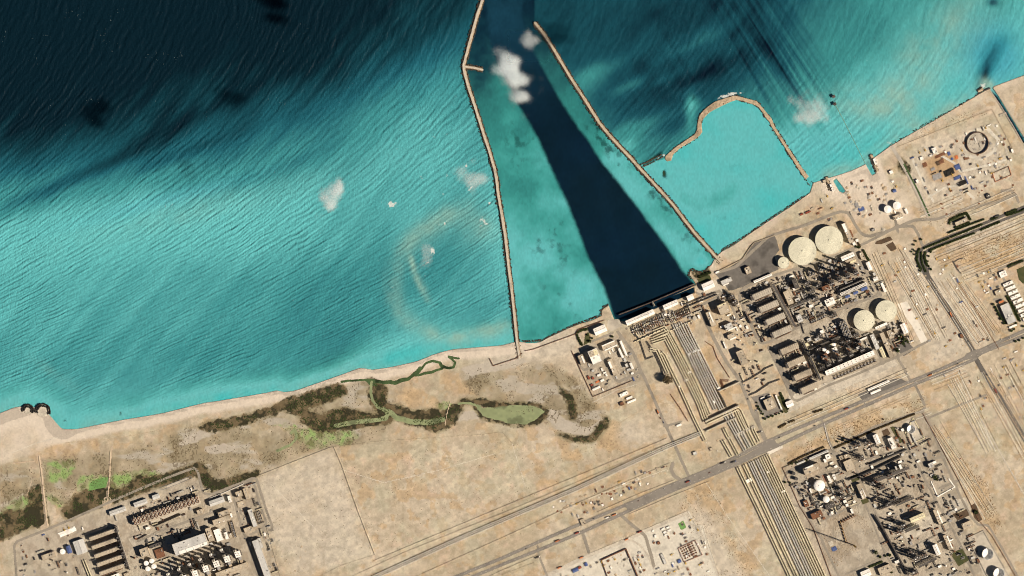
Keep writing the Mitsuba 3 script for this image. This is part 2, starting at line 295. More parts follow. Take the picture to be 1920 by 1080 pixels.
# ground: sandy flats, with the beach, the marsh and the works areas as zones of their own
beach_d = ndzoom(shapely.distance(LineString(COAST[2:47]), shapely.points(gx[::4, ::4], gy[::4, ::4])), 4, order=1)[:GH, :GW]
allc_d = ndzoom(shapely.distance(LineString(COAST), shapely.points(gx[::4, ::4], gy[::4, ::4])), 4, order=1)[:GH, :GW]
beach = np.exp(-(beach_d / 20) ** 2) * (gx < 1050) + .5 * np.exp(-(allc_d / 26) ** 2) * (gx > 1330) + zone([[(20, 765), (120, 800), (140, 820), (75, 850), (60, 860), (-20, 880), (-20, 800)], [(1540, 345), (1640, 300), (1700, 400), (1640, 440), (1560, 400)], [(1640, 360), (1700, 340), (1720, 420), (1660, 430)]], 7) * .55
MUD = [[(75, 862), (140, 858), (200, 846), (260, 842), (300, 822), (330, 806), (390, 796), (440, 790), (520, 772), (560, 800), (575, 850), (520, 872), (480, 888), (430, 905), (370, 880), (330, 885), (250, 912), (120, 950), (75, 925)], [(0, 880), (60, 870), (75, 920), (70, 985), (0, 1005)], [(560, 750), (690, 712), (735, 740), (740, 790), (690, 830), (560, 850)], [(870, 690), (985, 680), (1060, 690), (1100, 730), (1140, 780), (1120, 825), (1050, 820), (1010, 780), (890, 760), (760, 765), (770, 800), (830, 800), (900, 745), (870, 720)]]
SCRUB = [[(522, 762), (545, 748), (570, 742), (600, 730), (640, 722), (650, 735), (625, 748), (590, 756), (572, 763), (580, 778), (600, 785), (630, 768), (665, 770), (700, 783), (735, 780), (730, 790), (690, 795), (640, 803), (600, 806), (575, 795), (560, 775)],
         [(702, 718), (712, 722), (708, 745), (722, 765), (735, 765), (725, 780), (708, 768), (698, 745)], [(716, 722), (724, 730), (720, 756), (712, 745)], [(745, 762), (770, 775), (810, 772), (835, 776), (850, 760), (866, 765), (850, 792), (825, 806), (800, 800), (765, 788)],
         [(120, 962), (140, 930), (165, 920), (205, 918), (215, 925), (235, 917), (260, 897), (300, 895), (340, 884), (368, 872), (378, 878), (350, 893), (280, 915), (240, 930), (180, 948), (130, 972)], [(0, 990), (25, 968), (50, 955), (70, 935), (76, 915), (88, 985), (60, 985), (0, 1012)], [(0, 972), (20, 958), (15, 965), (0, 978)],
         [(366, 874), (380, 872), (392, 895), (412, 906), (440, 896), (470, 890), (485, 884), (470, 898), (420, 914), (395, 920), (380, 905)], [(1050, 728), (1062, 737), (1074, 750), (1078, 772), (1073, 784), (1070, 762), (1060, 745)], [(1044, 812), (1075, 821), (1105, 823), (1118, 812), (1122, 800), (1134, 788), (1140, 782), (1138, 796), (1118, 820), (1108, 828), (1075, 826)],
         [(375, 798), (420, 790), (470, 778), (520, 765), (520, 772), (430, 800), (395, 808)], [(52, 925), (72, 912), (74, 925), (55, 935)], [(860, 752), (900, 750), (940, 760), (930, 764), (895, 757)], [(1690, 300), (1706, 318), (1700, 326), (1688, 312)], [(1300, 502), (1330, 512), (1310, 520)]]
GREEN = [[(143, 918), (146, 890), (165, 890), (185, 893), (202, 893), (200, 912), (170, 918), (150, 926)], [(545, 812), (580, 798), (620, 805), (660, 806), (678, 815), (655, 832), (625, 835), (600, 842), (585, 842), (560, 826)], [(205, 918), (212, 888), (235, 882), (270, 880), (312, 892), (290, 898), (262, 893), (245, 905), (235, 918)], [(505, 798), (545, 795), (572, 805), (560, 815), (535, 806)], [(80, 868), (140, 862), (140, 880), (120, 905), (90, 905)], [(0, 965), (22, 938), (60, 930), (72, 920), (70, 945), (40, 962), (0, 975)], [(620, 772), (680, 778), (668, 795), (640, 790)], [(85, 925), (105, 930), (120, 945), (112, 950), (90, 938)], [(820, 755), (850, 752), (845, 775), (825, 770)]]
RING = [Polygon(p_).buffer(5).difference(Polygon(p_).buffer(-1)) for p_ in ([(890, 759), (935, 762), (1003, 761), (1022, 770), (1004, 790), (960, 794), (905, 778)],)] + [LineString(p_).buffer(7).difference(LineString(p_).buffer(3.5)) for p_ in ([(697, 716), (695, 735), (699, 752), (720, 768), (728, 775), (700, 788), (640, 796)], [(730, 772), (770, 790), (830, 786)])]
SALT = [[(390, 800), (420, 790), (470, 778), (520, 768), (512, 778), (440, 797), (400, 814), (365, 830), (330, 838), (345, 822)], [(0, 945), (20, 938), (60, 915), (70, 905), (74, 912), (60, 925), (30, 945), (0, 952)], [(1040, 788), (1058, 785), (1088, 800), (1112, 799), (1120, 790), (1134, 782), (1138, 785), (1130, 796), (1118, 808), (1108, 822), (1080, 817), (1052, 806)], [(380, 838), (420, 832), (450, 838), (420, 850), (390, 850)], [(860, 690), (960, 670), (1000, 675), (960, 690), (880, 705)], [(1018, 766), (1040, 770), (1062, 790), (1045, 800), (1024, 786)], [(830, 775), (890, 770), (900, 785), (850, 790)]]
TRACK = [LineString(p_).buffer(w_) for w_, p_ in ((2.6, [(73, 855), (78, 890), (82, 930), (88, 988)]), (1.8, [(210, 838), (206, 870), (205, 900), (201, 935)]), (1.2, [(25, 868), (66, 864)]), (1.0, [(846, 750), (838, 775), (834, 797)]), (1.2, [(60, 900), (50, 930)]), (5, [(88, 985), (80, 990)]), (9, [(200, 945), (202, 940)]))]
SITE_SAND = [[(1728, 302), (1765, 284), (1795, 292), (1800, 330), (1768, 342), (1744, 338)]]
ORANGE = [[(82, 885), (138, 885), (140, 930), (110, 945), (85, 928)], [(20, 880), (55, 890), (60, 905), (25, 930), (0, 930), (0, 890)], [(75, 815), (150, 822), (200, 840), (150, 858), (75, 858)], [(1080, 740), (1140, 800), (1240, 830), (1200, 850), (1060, 840), (1000, 840)], [(460, 815), (530, 812), (545, 830), (500, 845), (450, 850)], [(740, 725), (850, 705), (900, 740), (760, 765)], [(1080, 690), (1110, 720), (1180, 820), (1140, 820)], [(1455, 855), (1560, 800), (1580, 850), (1480, 900)], [(1560, 800), (1740, 735), (1730, 770), (1570, 835)], [(1740, 410), (1920, 440), (1920, 475), (1800, 510), (1740, 470)], [(1800, 510), (1920, 470), (1920, 485), (1805, 528)], [(1525, 970), (1600, 940), (1640, 1000), (1560, 1070)], [(1330, 900), (1420, 1080), (1320, 1080), (1270, 940)], [(1820, 830), (1880, 1000), (1860, 1000), (1810, 900)], [(1730, 230), (1860, 195), (1850, 215), (1720, 260)], [(460, 780), (560, 740), (600, 730), (560, 760)], [(1000, 870), (1100, 840), (1130, 870), (1000, 930)], [(1250, 620), (1330, 640), (1380, 760), (1310, 760)]]
PALE = [[(1165, 800), (1200, 780), (1225, 815), (1190, 840), (1160, 830)], [(485, 895), (620, 840), (700, 1045), (560, 1080), (505, 1000)], [(1100, 1040), (1320, 950), (1330, 960), (1400, 1090), (1080, 1090)], [(1700, 480), (1740, 480), (1820, 650), (1760, 680), (1690, 560)], [(1760, 520), (1780, 510), (1860, 640), (1840, 650)], [(1690, 320), (1740, 260), (1830, 235), (1880, 280), (1900, 330), (1790, 380), (1720, 360)], [(1040, 785), (1090, 800), (1120, 795), (1136, 783), (1128, 805), (1110, 820), (1080, 815), (1045, 800)], [(1790, 440), (1900, 410), (1905, 425), (1800, 470)], [(860, 640), (960, 640), (1090, 610), (1080, 660), (960, 690), (900, 700)], [(1480, 740), (1680, 670), (1690, 690), (1480, 775)]]
WORKS = [[(1380, 545), (1490, 505), (1600, 465), (1660, 555), (1690, 670), (1500, 745), (1440, 640)], [(1470, 870), (1740, 770), (1800, 920), (1860, 1090), (1560, 1090), (1480, 950)], [(30, 1010), (370, 885), (480, 905), (530, 1090), (30, 1090)], [(1075, 660), (1170, 620), (1215, 715), (1120, 740)]]
f_beach, f_mud, f_scrub, f_green, f_orange, f_pale, f_works, f_salt, f_track, f_site = map(bake, (beach, zone(MUD, 7), 1.45 * zone([Polygon(q_).buffer(0).buffer(2.6) for q_ in SCRUB] + RING, 4.0), zone(GREEN, 4.5), zone(ORANGE, 14), zone(PALE, 9), zone(WORKS, 6), zone(SALT, 3), zone(TRACK, .9), zone(SITE_SAND, 4)))

def ground_color(p, n, uv):
    x, y = p.x, p.y
    be, mu, sc, gr, og, pa, wo = f_beach(p), f_mud(p), f_scrub(p), f_green(p), f_orange(p), f_pale(p), f_works(p)
    big, mid = fbm(x / 160, y / 160, 1.0, octaves=4), fbm(x / 34, y / 34, 2.0, octaves=4)
    fine = noise(x / 3.0, y / 3.0, 3.0) * .6 + noise(x / 7, y / 7, 4.0) * .4
    # scraped and driven ground has faint lines along the works grid
    u, v = x * .917 + y * .398, -x * .398 + y * .917
    drag = fbm(u / 70, v / 6, 6.0, octaves=3) - .5
    c = mix((.350, .305, .225), (.410, .365, .285), smoothstep(.35, .65, big))
    c = mix(c, (.365, .270, .160), smoothstep(.575, .630, fbm(x / 26 + 11, y / 26, 19.0, octaves=5) + .06 * og - .06 * pa) * .58)
    c = mix(c, (.360, .350, .265), smoothstep(.45, .75, fbm(x / 48 + 31, y / 48, 9.0, octaves=4)) * .6)
    c = mix(c, (.430, .345, .265), smoothstep(.52, .75, fbm(x / 30 + 71, y / 30, 9.5, octaves=4)) * .6)
    c = mix(c, (.375, .285, .175), smoothstep(.52, .74, mid + .30 * og - .12) * (.45 + .45 * og) * (1 - .7 * pa))
    c = mix(c, (.43, .40, .335), dr.clip(pa * (.35 + mid), 0, .8))
    c = c * (1 + .14 * drag) * (1 + .58 * (fbm(x / 11, y / 11, 14.0, octaves=4) - .5))
    c = mix(c, mix((.245, .222, .182), (.335, .310, .258), smoothstep(.4, .6, fbm(x / 20, y / 20, 23.0))), wo * .75)
    c = mix(c, mix((.155, .135, .085), (.270, .240, .170), fbm(x / 60, y / 22, 13.0, octaves=5)), dr.clip(mu * (mid * 1.9 - .25), 0, .92))
    c = mix(c, (.36, .345, .300), smoothstep(.55, .68, fbm(x / 70 + 9, y / 26, 15.0, octaves=4)) * mu * .7)
    c = mix(c, (.50, .455, .385), smoothstep(.30, .70, be + .3 * (mid - .5)))
    c = c * (1 - .24 * smoothstep(.94, .985, be + .05 * (mid - .5)))
    sp = fbm(x / 7.5, y / 7.5, 5.0, octaves=4)
    c = mix(c, (.34, .225, .115), f_site(p) * .8)
    sa, tk = f_salt(p), f_track(p)
    c = mix(c, (.375, .350, .300), smoothstep(.25, .70, sa + .6 * (sp - .5)) * .85)
    gn = fbm(x / 24, y / 24, 8.0, octaves=4)
    c = mix(c, mix((.125, .150, .060), mix((.290, .290, .185), (.200, .320, .110), smoothstep(.45, .60, gn)), smoothstep(.30, .55, gn)), smoothstep(.22, .80, gr + 1.0 * (sp - .5) + .7 * (mid - .5)) * .85 * smoothstep(.03, .25, gr))
    s2 = fbm(x / 13 + 5, y / 13, 21.0, octaves=5)
    c = mix(c, (.160, .142, .078), smoothstep(.02, .5, sc + .7 * (mid - .5)) * smoothstep(.02, .15, sc) * .6)
    c = mix(c, mix((.022, .022, .012), (.115, .090, .052), smoothstep(.42, .66, s2)), smoothstep(.26, .78, sc + 1.6 * (sp - .5) + .9 * (mid - .5)) * .95 * smoothstep(.05, .3, sc))
    c = mix(c, (.40, .335, .25), smoothstep(.35, .6, tk + .3 * (sp - .5)))
    tuft = smoothstep(.66, .74, noise(x / 3.6, y / 3.6, 11.0) * .6 + .55 * smoothstep(.5, .7, mid) * .6 + .10 * mu - .05) * (.25 + .75 * dr.clip(mu + og * .5, 0, 1)) * (1 - wo) * (1 - be)
    c = mix(c, (.11, .085, .05), tuft * .6)
    wet = 1 - smoothstep(.0, 1.5, p.z)
    return c * mi.Color3f(1.0, 1.004, 1.02) * (1 + .24 * (fine - .5)) * (1 - .45 * wet)
def ground_bump(p, n, uv): return fbm(p.x / 9, p.y / 9, 0.5, octaves=3) * .8 + noise(p.x / 2.6, p.y / 2.6) * .22
mat('sand_ground', ground_color, .95, .1, 0, ground_bump, 2.1, .7)

# ---------------------------------------------------------------- sea and ground
ZG = 2.0
def big_quad(r, z, n=24):
    t = np.linspace(-r, r, n)
    X, Y = np.meshgrid(t, t)
    i, j = np.meshgrid(np.arange(n - 1), np.arange(n - 1))
    k = (j * n + i).ravel()
    return np.c_[X.ravel(), Y.ravel(), np.full(n * n, z)], np.vstack([np.c_[k, k + 1, k + n + 1], np.c_[k, k + n + 1, k + n]])
struct('sea', big_quad(14000, 0.0), 'sea_water', 'turquoise shallow sea deepening to dark navy offshore')
coast_rough = rough(LAND.intersection(sbox(-1700, -13000, 1700, 13000)), 5, .9, 3)
BASINS = unary_union([Polygon(WP(q)) for q in ([(1157, 600), (1230, 569.5), (1300, 539.5), (1301, 548), (1286, 553), (1284, 556), (1271, 560), (1243, 570.5), (1240, 573), (1223, 580), (1173, 602)], [(1563, 339), (1567, 336), (1572, 340), (1584, 358), (1580, 361), (1574, 358)], [(1856, 165), (1862, 166), (1868, 178), (1880, 195), (1900, 228), (1935, 286), (1960, 326), (1956, 329), (1930, 288), (1896, 231), (1876, 198), (1862, 178)])])
side_land = LAND.difference(sbox(-1690, -13000, 1690, 13000))
land = unary_union([coast_rough, side_land]).buffer(.01).difference(BASINS)
inner = land.buffer(-3.2, join_style=2)
struct('ground', join(sheet(inner, ZG), slope(land, inner, -.6, ZG)), 'sand_ground', 'sandy desert shore with beach, salt marsh and worked ground')

# ---------------------------------------------------------------- plain materials
mat('asphalt', speck((.195, .184, .165), .10, 5, .25), .9)
mat('new_asphalt', speck((.105, .100, .092), .10, 5, .25), .9)
mat('old_asphalt', speck((.240, .222, .188), .10, 5, .25), .95)
mat('concrete', speck((.40, .375, .32), .10, 4, .25), .9)
mat('pale_gravel', speck((.43, .405, .345), .16, 3, .25), .95)
mat('tan_roof', speck((.40, .355, .28), .08, 5, .3), .9)
mat('sand_wall', speck((.40, .33, .24), .08, 5, .2), .9)
mat('camp_gravel', speck((.50, .485, .425), .14, 4, .25), .95)
mat('pale_slab', speck((.60, .58, .52), .06, 5, .25), .9)
mat('white_roof', speck((.74, .73, .69), .05, 6, .16), .5, .4)
mat('grey_roof', speck((.44, .45, .44), .06, 6, .2), .5, .4)
mat('cream_roof', speck((.60, .56, .38), .05, 6, .15), .6, .3)
mat('tank_cream', speck((.535, .535, .43), .05, 4, .16), .6, .3)
mat('tank_white', speck((.76, .76, .74), .03, 5, .12), .45, .4)
mat('steel_grey', speck((.25, .25, .25), .12, 4, .35), .6, .4)
mat('steel_dark', speck((.075, .070, .066), .2, 4, .4), .7, .3)
mat('pipe_cream', speck((.56, .52, .38), .05, 12, .2), .55, .3)
mat('pipe_grey', speck((.46, .46, .43), .05, 12, .2), .55, .3)
mat('blue_paint', speck((.060, .095, .235), .15, 5, .3), .6, .3)
mat('red_paint', speck((.26, .055, .035), .15, 5, .3), .7, .3)
mat('orange_paint', speck((.48, .16, .06), .12, 5, .3), .7, .3)
mat('yellow_paint', speck((.52, .33, .07), .12, 3, .3), .6, .3)
mat('rust', speck((.17, .085, .05), .2, 4, .4), .9)
mat('brick', speck((.30, .17, .125), .15, 4, .3), .9)
mat('black_fill', speck((.020, .019, .018), .25, 4, .1), .9)
mat('dark_yard', speck((.125, .120, .112), .14, 5, .4), .95)
mat('rock', speck((.36, .295, .21), .30, 3.2, .3), .95)
mat('wet_rock', speck((.060, .052, .040), .35, 3.0, .3), .8)
mat('lawn', lambda p, n, uv: mix((.032, .052, .020), (.085, .075, .036), fbm(p.x / 9, p.y / 9, 1.0)), .95)
mat('green_field', speck((.13, .26, .085), .12, 4, .2), .95)
mat('brown_soil', speck((.085, .060, .040), .3, 4, .4), .95)
mat('leaves', lambda p, n, uv: mix((.020, .034, .012), (.050, .066, .022), noise(p.x / 2.2, p.y / 2.2, p.z / 2.2)), .8)
mat('dry_leaves', lambda p, n, uv: mix((.060, .048, .024), (.13, .095, .05), noise(p.x / 2.2, p.y / 2.2, p.z / 2.2)), .9)
mat('brown_scrub', lambda p, n, uv: mix((.085, .060, .028), (.23, .145, .07), noise(p.x / 3.2, p.y / 3.2, p.z / 2.2)), .9)
mat('bark', (.09, .06, .04))
mat('pool_green', speck((.205, .245, .135), .14, 7, .45), .35, .3)
mat('creek_green', speck((.050, .085, .036), .45, 6, .7), .35, .3)
mat('salt_bed', speck((.36, .34, .30), .10, 6, .2), .9)
mat('glass_dark', (.03, .04, .05), .15, .5)

# ---------------------------------------------------------------- roads, yards, pools: sheets one above the other
def way(*rows): return unary_union([LineString(WP(p)).buffer(w * S / 2, cap_style=1, join_style=1) for w, p in rows])
def area(*polys): return unary_union([Polygon(WP(p)).buffer(0) for p in polys])
HU = [(805, 1101), (880, 1071), (940, 1047), (1005, 1018), (1070, 990), (1180, 944), (1240, 917), (1330, 880), (1380, 857), (1440, 827), (1500, 801), (1560, 776), (1640, 743), (1697, 719), (1760, 694), (1826, 664), (1853, 650), (1905, 627), (1990, 590)]
HL = [(835, 1101), (885, 1082), (940, 1059), (1004, 1034), (1090, 998), (1185, 955), (1245, 927), (1335, 889), (1380, 869), (1455, 837), (1510, 811), (1560, 788), (1640, 753), (1715, 720), (1770, 699), (1826, 674), (1837, 663), (1900, 638), (1990, 600)]
highway = rough(way((6.2, HU), (6.2, HL), (12, [(1180, 949), (1340, 885), (1400, 859), (1450, 831)]), (12, [(1815, 668), (1836, 660)])), 9, .7, 1)
east = way((5.5, [(1990, 361), (1920, 388), (1840, 421), (1773, 446), (1742, 458), (1730, 465), (1723, 476), (1722, 490), (1728, 505), (1738, 520)]),
           (5.2, [(1990, 370), (1920, 397), (1800, 444), (1752, 463), (1738, 470), (1732, 480), (1732, 492), (1740, 510)]),
           (10, [(1738, 516), (1773, 572), (1807, 626), (1827, 662)]), (9, [(1827, 668), (1857, 720), (1883, 757), (1925, 830), (1990, 940)]))
plant = way((5.5, [(1342, 512), (1380, 500), (1440, 444), (1470, 434), (1507, 423), (1560, 402), (1576, 397), (1588, 398), (1596, 406), (1603, 421), (1613, 436), (1622, 442), (1632, 443), (1670, 431), (1717, 412), (1757, 411), (1807, 393), (1873, 377), (1900, 366)]),
            (4.5, [(1596, 468), (1630, 452), (1672, 431)]), (5, [(1680, 425), (1712, 424), (1722, 440), (1730, 462)]), (5, [(1877, 358), (1893, 356), (1905, 366), (1910, 380)]), (5, [(1684, 436), (1678, 410), (1670, 400)]),
            (4.5, [(1386, 556), (1391, 543), (1400, 538), (1440, 520), (1490, 504), (1503, 508), (1511, 528), (1522, 556), (1535, 580), (1553, 588)]), (4.5, [(1386, 556), (1395, 580), (1415, 625), (1427, 644), (1440, 642), (1490, 617), (1573, 580), (1640, 556), (1652, 550)]),
            (3.5, [(1598, 468), (1614, 495), (1630, 520), (1652, 555)]), (3.5, [(1490, 505), (1545, 487), (1598, 466)]),
            (4.5, [(1440, 650), (1470, 713), (1486, 748), (1494, 752), (1550, 724), (1610, 700), (1682, 669), (1740, 640)]), (4.5, [(1682, 669), (1694, 690), (1706, 712)]), (4, [(1632, 628), (1660, 617), (1671, 640), (1685, 668)]),
            (4, [(1622, 633), (1645, 660), (1656, 682)]), (4, [(1550, 665), (1600, 640), (1632, 628)]), (3.2, [(1478, 577), (1515, 600), (1540, 600), (1548, 588)]),
            (4, [(1396, 583), (1425, 572), (1450, 562)]), (4, [(1406, 607), (1440, 592)]), (4, [(1416, 630), (1455, 615)]),
            (6, [(1311, 572), (1316, 590), (1327, 611), (1350, 657), (1362, 678), (1387, 713), (1402, 749), (1411, 775), (1424, 800), (1432, 822)]), (7, [(1417, 770), (1424, 800), (1436, 826)]), (4.5, [(1311, 574), (1340, 560), (1352, 552), (1350, 545), (1320, 556), (1306, 549)]), (4.5, [(1360, 548), (1372, 575), (1385, 600)]),
            (5.5, [(1158, 622), (1167, 634), (1187, 661), (1202, 696), (1211, 714), (1217, 728), (1243, 786), (1256, 815), (1270, 845), (1280, 868), (1291, 892)]), (5, [(1203, 696), (1160, 716), (1153, 710), (1140, 690), (1133, 672), (1124, 655), (1155, 640), (1167, 634)]), (4.5, [(1132, 672), (1107, 690), (1096, 694), (1088, 688), (1078, 666), (1112, 650), (1124, 655)]), (4, [(1110, 640), (1150, 624)]), (7, [(1262, 868), (1258, 880), (1264, 893), (1274, 898)]), (4, [(1245, 800), (1278, 790)]),
            (4.5, [(1540, 786), (1546, 800), (1556, 832), (1561, 842), (1575, 836), (1640, 800), (1730, 770), (1735, 762), (1727, 745), (1716, 722)]), (4, [(1478, 945), (1468, 905), (1475, 885), (1560, 846)]), (9, [(1552, 846), (1566, 850), (1584, 870)]), (4, [(1478, 945), (1500, 950), (1521, 980), (1540, 1010), (1575, 1085)]), (3.2, [(1530, 982), (1590, 953), (1612, 945)]), (3.2, [(1490, 912), (1525, 895), (1620, 862), (1700, 840)]),
            (4.5, [(1730, 772), (1745, 800), (1765, 850), (1782, 890), (1800, 930), (1820, 968), (1834, 984), (1850, 985)]), (4, [(1700, 840), (1715, 860), (1735, 900), (1758, 945), (1790, 1000), (1812, 1045), (1825, 1075), (1832, 1090)]), (3, [(1700, 843), (1660, 860), (1620, 880)]), (3.2, [(1755, 938), (1720, 955), (1680, 975)]), (3, [(1785, 990), (1740, 1010), (1700, 1030)]), (3.6, [(1600, 868), (1632, 940), (1660, 1000), (1690, 1070)]), (3.4, [(1584, 1077), (1640, 1052), (1662, 1042), (1676, 1065)]), (3.4, [(1622, 945), (1662, 1042)]), (3, [(1735, 1070), (1790, 1050), (1815, 1055)]), (4, [(1770, 855), (1725, 868)]), (4, [(1760, 916), (1800, 900)]),
            (6, [(1092, 999), (1098, 1015), (1104, 1036)]), (6, [(1165, 966), (1182, 982), (1200, 996), (1210, 1005), (1216, 1025), (1222, 1045), (1226, 1062)]), (4, [(1008, 1022), (1010, 1040), (1022, 1070), (1030, 1090)]), (4, [(1740, 784), (1810, 755), (1850, 740)]), (4, [(1852, 984), (1880, 1030), (1912, 1088)]), (4.5, [(1872, 505), (1905, 492), (1940, 478)]), (4, [(1872, 505), (1886, 530), (1912, 580), (1925, 605)]), (4, [(1862, 562), (1880, 560)]))
left_roads = way((4.5, [(32, 1090), (28, 1040), (26, 1024), (32, 1015), (80, 996), (130, 975), (180, 953), (250, 922), (310, 897), (350, 882), (364, 877), (371, 884), (376, 905), (380, 922), (387, 927), (400, 926), (440, 910), (475, 896), (482, 899), (488, 920), (500, 958), (510, 985), (510, 995), (503, 993)]),
                 (4.5, [(432, 915), (440, 940), (452, 985), (462, 1010), (475, 1050), (488, 1090)]), (4, [(440, 915), (470, 902), (477, 908), (490, 955), (500, 980), (495, 990), (468, 1003)]), (4.5, [(258, 1015), (300, 996), (360, 975), (400, 960), (432, 950)]), (3.6, [(448, 945), (452, 965)]))
gravel_roads = way((3.5, [(1089, 980), (1100, 1007)]), (7, [(1000, 1092), (1100, 1043), (1180, 1010), (1200, 1000), (1288, 962)]), (4, [(1182, 1012), (1200, 1022), (1214, 1040), (1226, 1068)]), (4, [(1288, 962), (1294, 985), (1310, 987), (1330, 1040), (1350, 1090)]), (4, [(1230, 1075), (1290, 1062), (1300, 1090)]))
RD = unary_union([plant, left_roads])
struct('plant_road', sheet(rough(RD, 8, .6, 2), 2.45), 'old_asphalt', 'grey service roads winding between the works')
struct('boulevard_road', sheet(rough(east, 8, .4, 5), 2.6), 'new_asphalt', 'two-lane boulevard with a planted median curving east')
struct('highway_road', sheet(highway, 2.75), 'asphalt', 'divided highway crossing the desert from left to right')
struct('gravel_road', sheet(rough(gravel_roads, 8, .8, 6), 2.3), 'pale_gravel', 'pale gravel tracks of the construction camp')
def dashes(path, off, n):
    l = LineString(WP(path)); l = l.offset_curve(off) if off else l
    return unary_union([LineString([l.interpolate((i + .2) / n, normalized=True), l.interpolate((i + .6) / n, normalized=True)]).buffer(.25, cap_style=2) for i in range(n)])
struct('road_marking', sheet(unary_union([dashes(HU, 0, 130), dashes(HL, 0, 130)]), 2.93), 'concrete', 'pale lane lines on the highway')
YARDS = [('dark_yard', [(1371, 500), (1392, 486), (1404, 466), (1412, 456), (1452, 441), (1462, 470), (1450, 480), (1460, 505), (1415, 528), (1385, 541), (1366, 546), (1340, 512)], 'dark grey gravel yard beside the largest storage tanks', 3.0),
         ('concrete', [(1140, 600), (1160, 598), (1168, 610), (1146, 622), (1138, 612)], 'concrete apron beside the intake screens', .6), ('concrete', [(1305, 545), (1345, 522), (1358, 548), (1316, 562)], 'concrete apron round the white workshop by the quay', 1),
         ('pale_slab', [(1438, 848), (1466, 833), (1468, 840), (1441, 853)], 'white paved lay-by beside the highway', .4), ('concrete', [(1661, 600), (1674, 596), (1690, 632), (1678, 638)], 'pale slab pad among the corridor tracks', .4),
         ('pale_slab', [(1681, 570), (1700, 565), (1720, 600), (1740, 640), (1728, 645), (1708, 608)], 'pale grey slab pads set end to end', .5), ('dark_yard', [(1608, 740), (1625, 732), (1672, 711), (1688, 709), (1700, 716), (1640, 745), (1618, 752)], 'grey forecourt of the roadside filling station', .5),
         ('camp_gravel', [(1086, 1046), (1176, 1012), (1292, 958), (1304, 984), (1318, 983), (1352, 1092), (1010, 1092)], 'pale levelled gravel of the construction site', 2), ('concrete', [(240, 1010), (292, 998), (300, 1006), (252, 1026)], 'worn concrete slab north of the turbine hall', .8),
         ('concrete', [(252, 990), (376, 940), (378, 944), (256, 997)], 'concrete strip along the cooling tower', .5), ('dark_yard', [(1662, 638), (1690, 618), (1700, 640), (1716, 655), (1694, 668)], 'shadowed gravel yard beside the workshop', .8),
         ('concrete', [(1698, 790), (1712, 784), (1732, 820), (1706, 832), (1696, 808)], 'square paved tank bund floor', .3), ('concrete', [(1816, 1010), (1844, 996), (1900, 1092), (1850, 1092)], 'paved bund floor of the two open-topped tanks', .3),
         ('pale_gravel', [(1788, 940), (1808, 932), (1820, 955), (1795, 968), (1780, 952)], 'grey gravel yard with rows of plinths', .5), ('pale_gravel', [(1690, 990), (1745, 965), (1752, 990), (1700, 1015)], 'pale gravel under the third process train', .6), ('pale_gravel', [(1480, 742), (1676, 672), (1684, 684), (1540, 745), (1470, 778)], 'strip of pale spoil north of the highway', 2),
         ('asphalt', [(1408, 745), (1440, 736), (1470, 768), (1436, 786), (1424, 765)], 'asphalt car park round the office block', .4), ('old_asphalt', [(1443, 655), (1452, 652), (1490, 738), (1484, 748)], 'grey paved lane west of the lower evaporators', .4)]
for i, (m, p, l, r) in enumerate(YARDS):
    struct('yard', sheet(rough(area(p), 5, r, 20 + i), 2.12 + .012 * i), m, l)
POOLS = [('pool_green', [(890, 759), (905, 765), (935, 762), (960, 760), (1003, 761), (1012, 765), (1022, 770), (1010, 780), (1004, 790), (990, 795), (960, 794), (930, 788), (905, 778)], 'pale green lagoon pool in the salt marsh', 1.5),
         ('creek_green', None, 'dark green winding creek behind the beach', 1.2), ('pool_green', None, 'pale green creek threading the marsh', 1.2), ('salt_bed', [(1040, 788), (1058, 785), (1088, 800), (1112, 799), (1120, 790), (1134, 782), (1138, 785), (1130, 796), (1118, 808), (1108, 822), (1080, 817), (1052, 806)], 'dry grey salt bed at the end of the marsh', 1.5),
         ('salt_bed', [(390, 800), (420, 790), (470, 778), (500, 770), (520, 770), (510, 776), (440, 795), (400, 812), (360, 826)], 'grey mud channel behind the beach', 2), ('salt_bed', [(0, 945), (20, 938), (60, 915), (70, 905), (74, 912), (60, 925), (30, 945), (0, 952)], 'grey tidal channel at the marsh edge', 2), ('green_field', [(165, 920), (170, 905), (190, 895), (202, 893), (200, 912), (180, 917)], 'bright green algae pool beside the dirt causeway', 1.5)]
CREEK = [(4, [(640, 716), (665, 713), (690, 712)]), (7, [(690, 713), (715, 716), (740, 718), (765, 710), (780, 700), (788, 690)]), (5, [(780, 702), (792, 690), (800, 680), (812, 676), (826, 680), (830, 690), (820, 694), (806, 698), (796, 700), (780, 704)]), (5, [(826, 684), (838, 690), (850, 688), (854, 680), (846, 672), (842, 668), (860, 672)]), (5, [(690, 714), (694, 720), (705, 722)])]
CRK2 = [(5, [(697, 716), (695, 735), (699, 752), (708, 764), (720, 768)]), (8, [(720, 767), (728, 775), (724, 784), (700, 788), (660, 792), (630, 798)]), (10, [(730, 772), (745, 784), (770, 790), (800, 792), (830, 786)]), (5, [(545, 812), (552, 805), (556, 820), (545, 835), (520, 845)]), (4, [(860, 757), (880, 755), (900, 762)])]
for i, (m, p, l, r) in enumerate(POOLS):
    if m == 'salt_bed': continue
    sh = area(p) if p else way(*(CREEK if i == 1 else CRK2))
    r *= 2.2
    struct('marsh_pool' if i in (0, 6) else 'salt_flat' if m == 'salt_bed' else 'creek', sheet(rough(sh, 4, r, 40 + i), 2.10 + .015 * i), m, l)
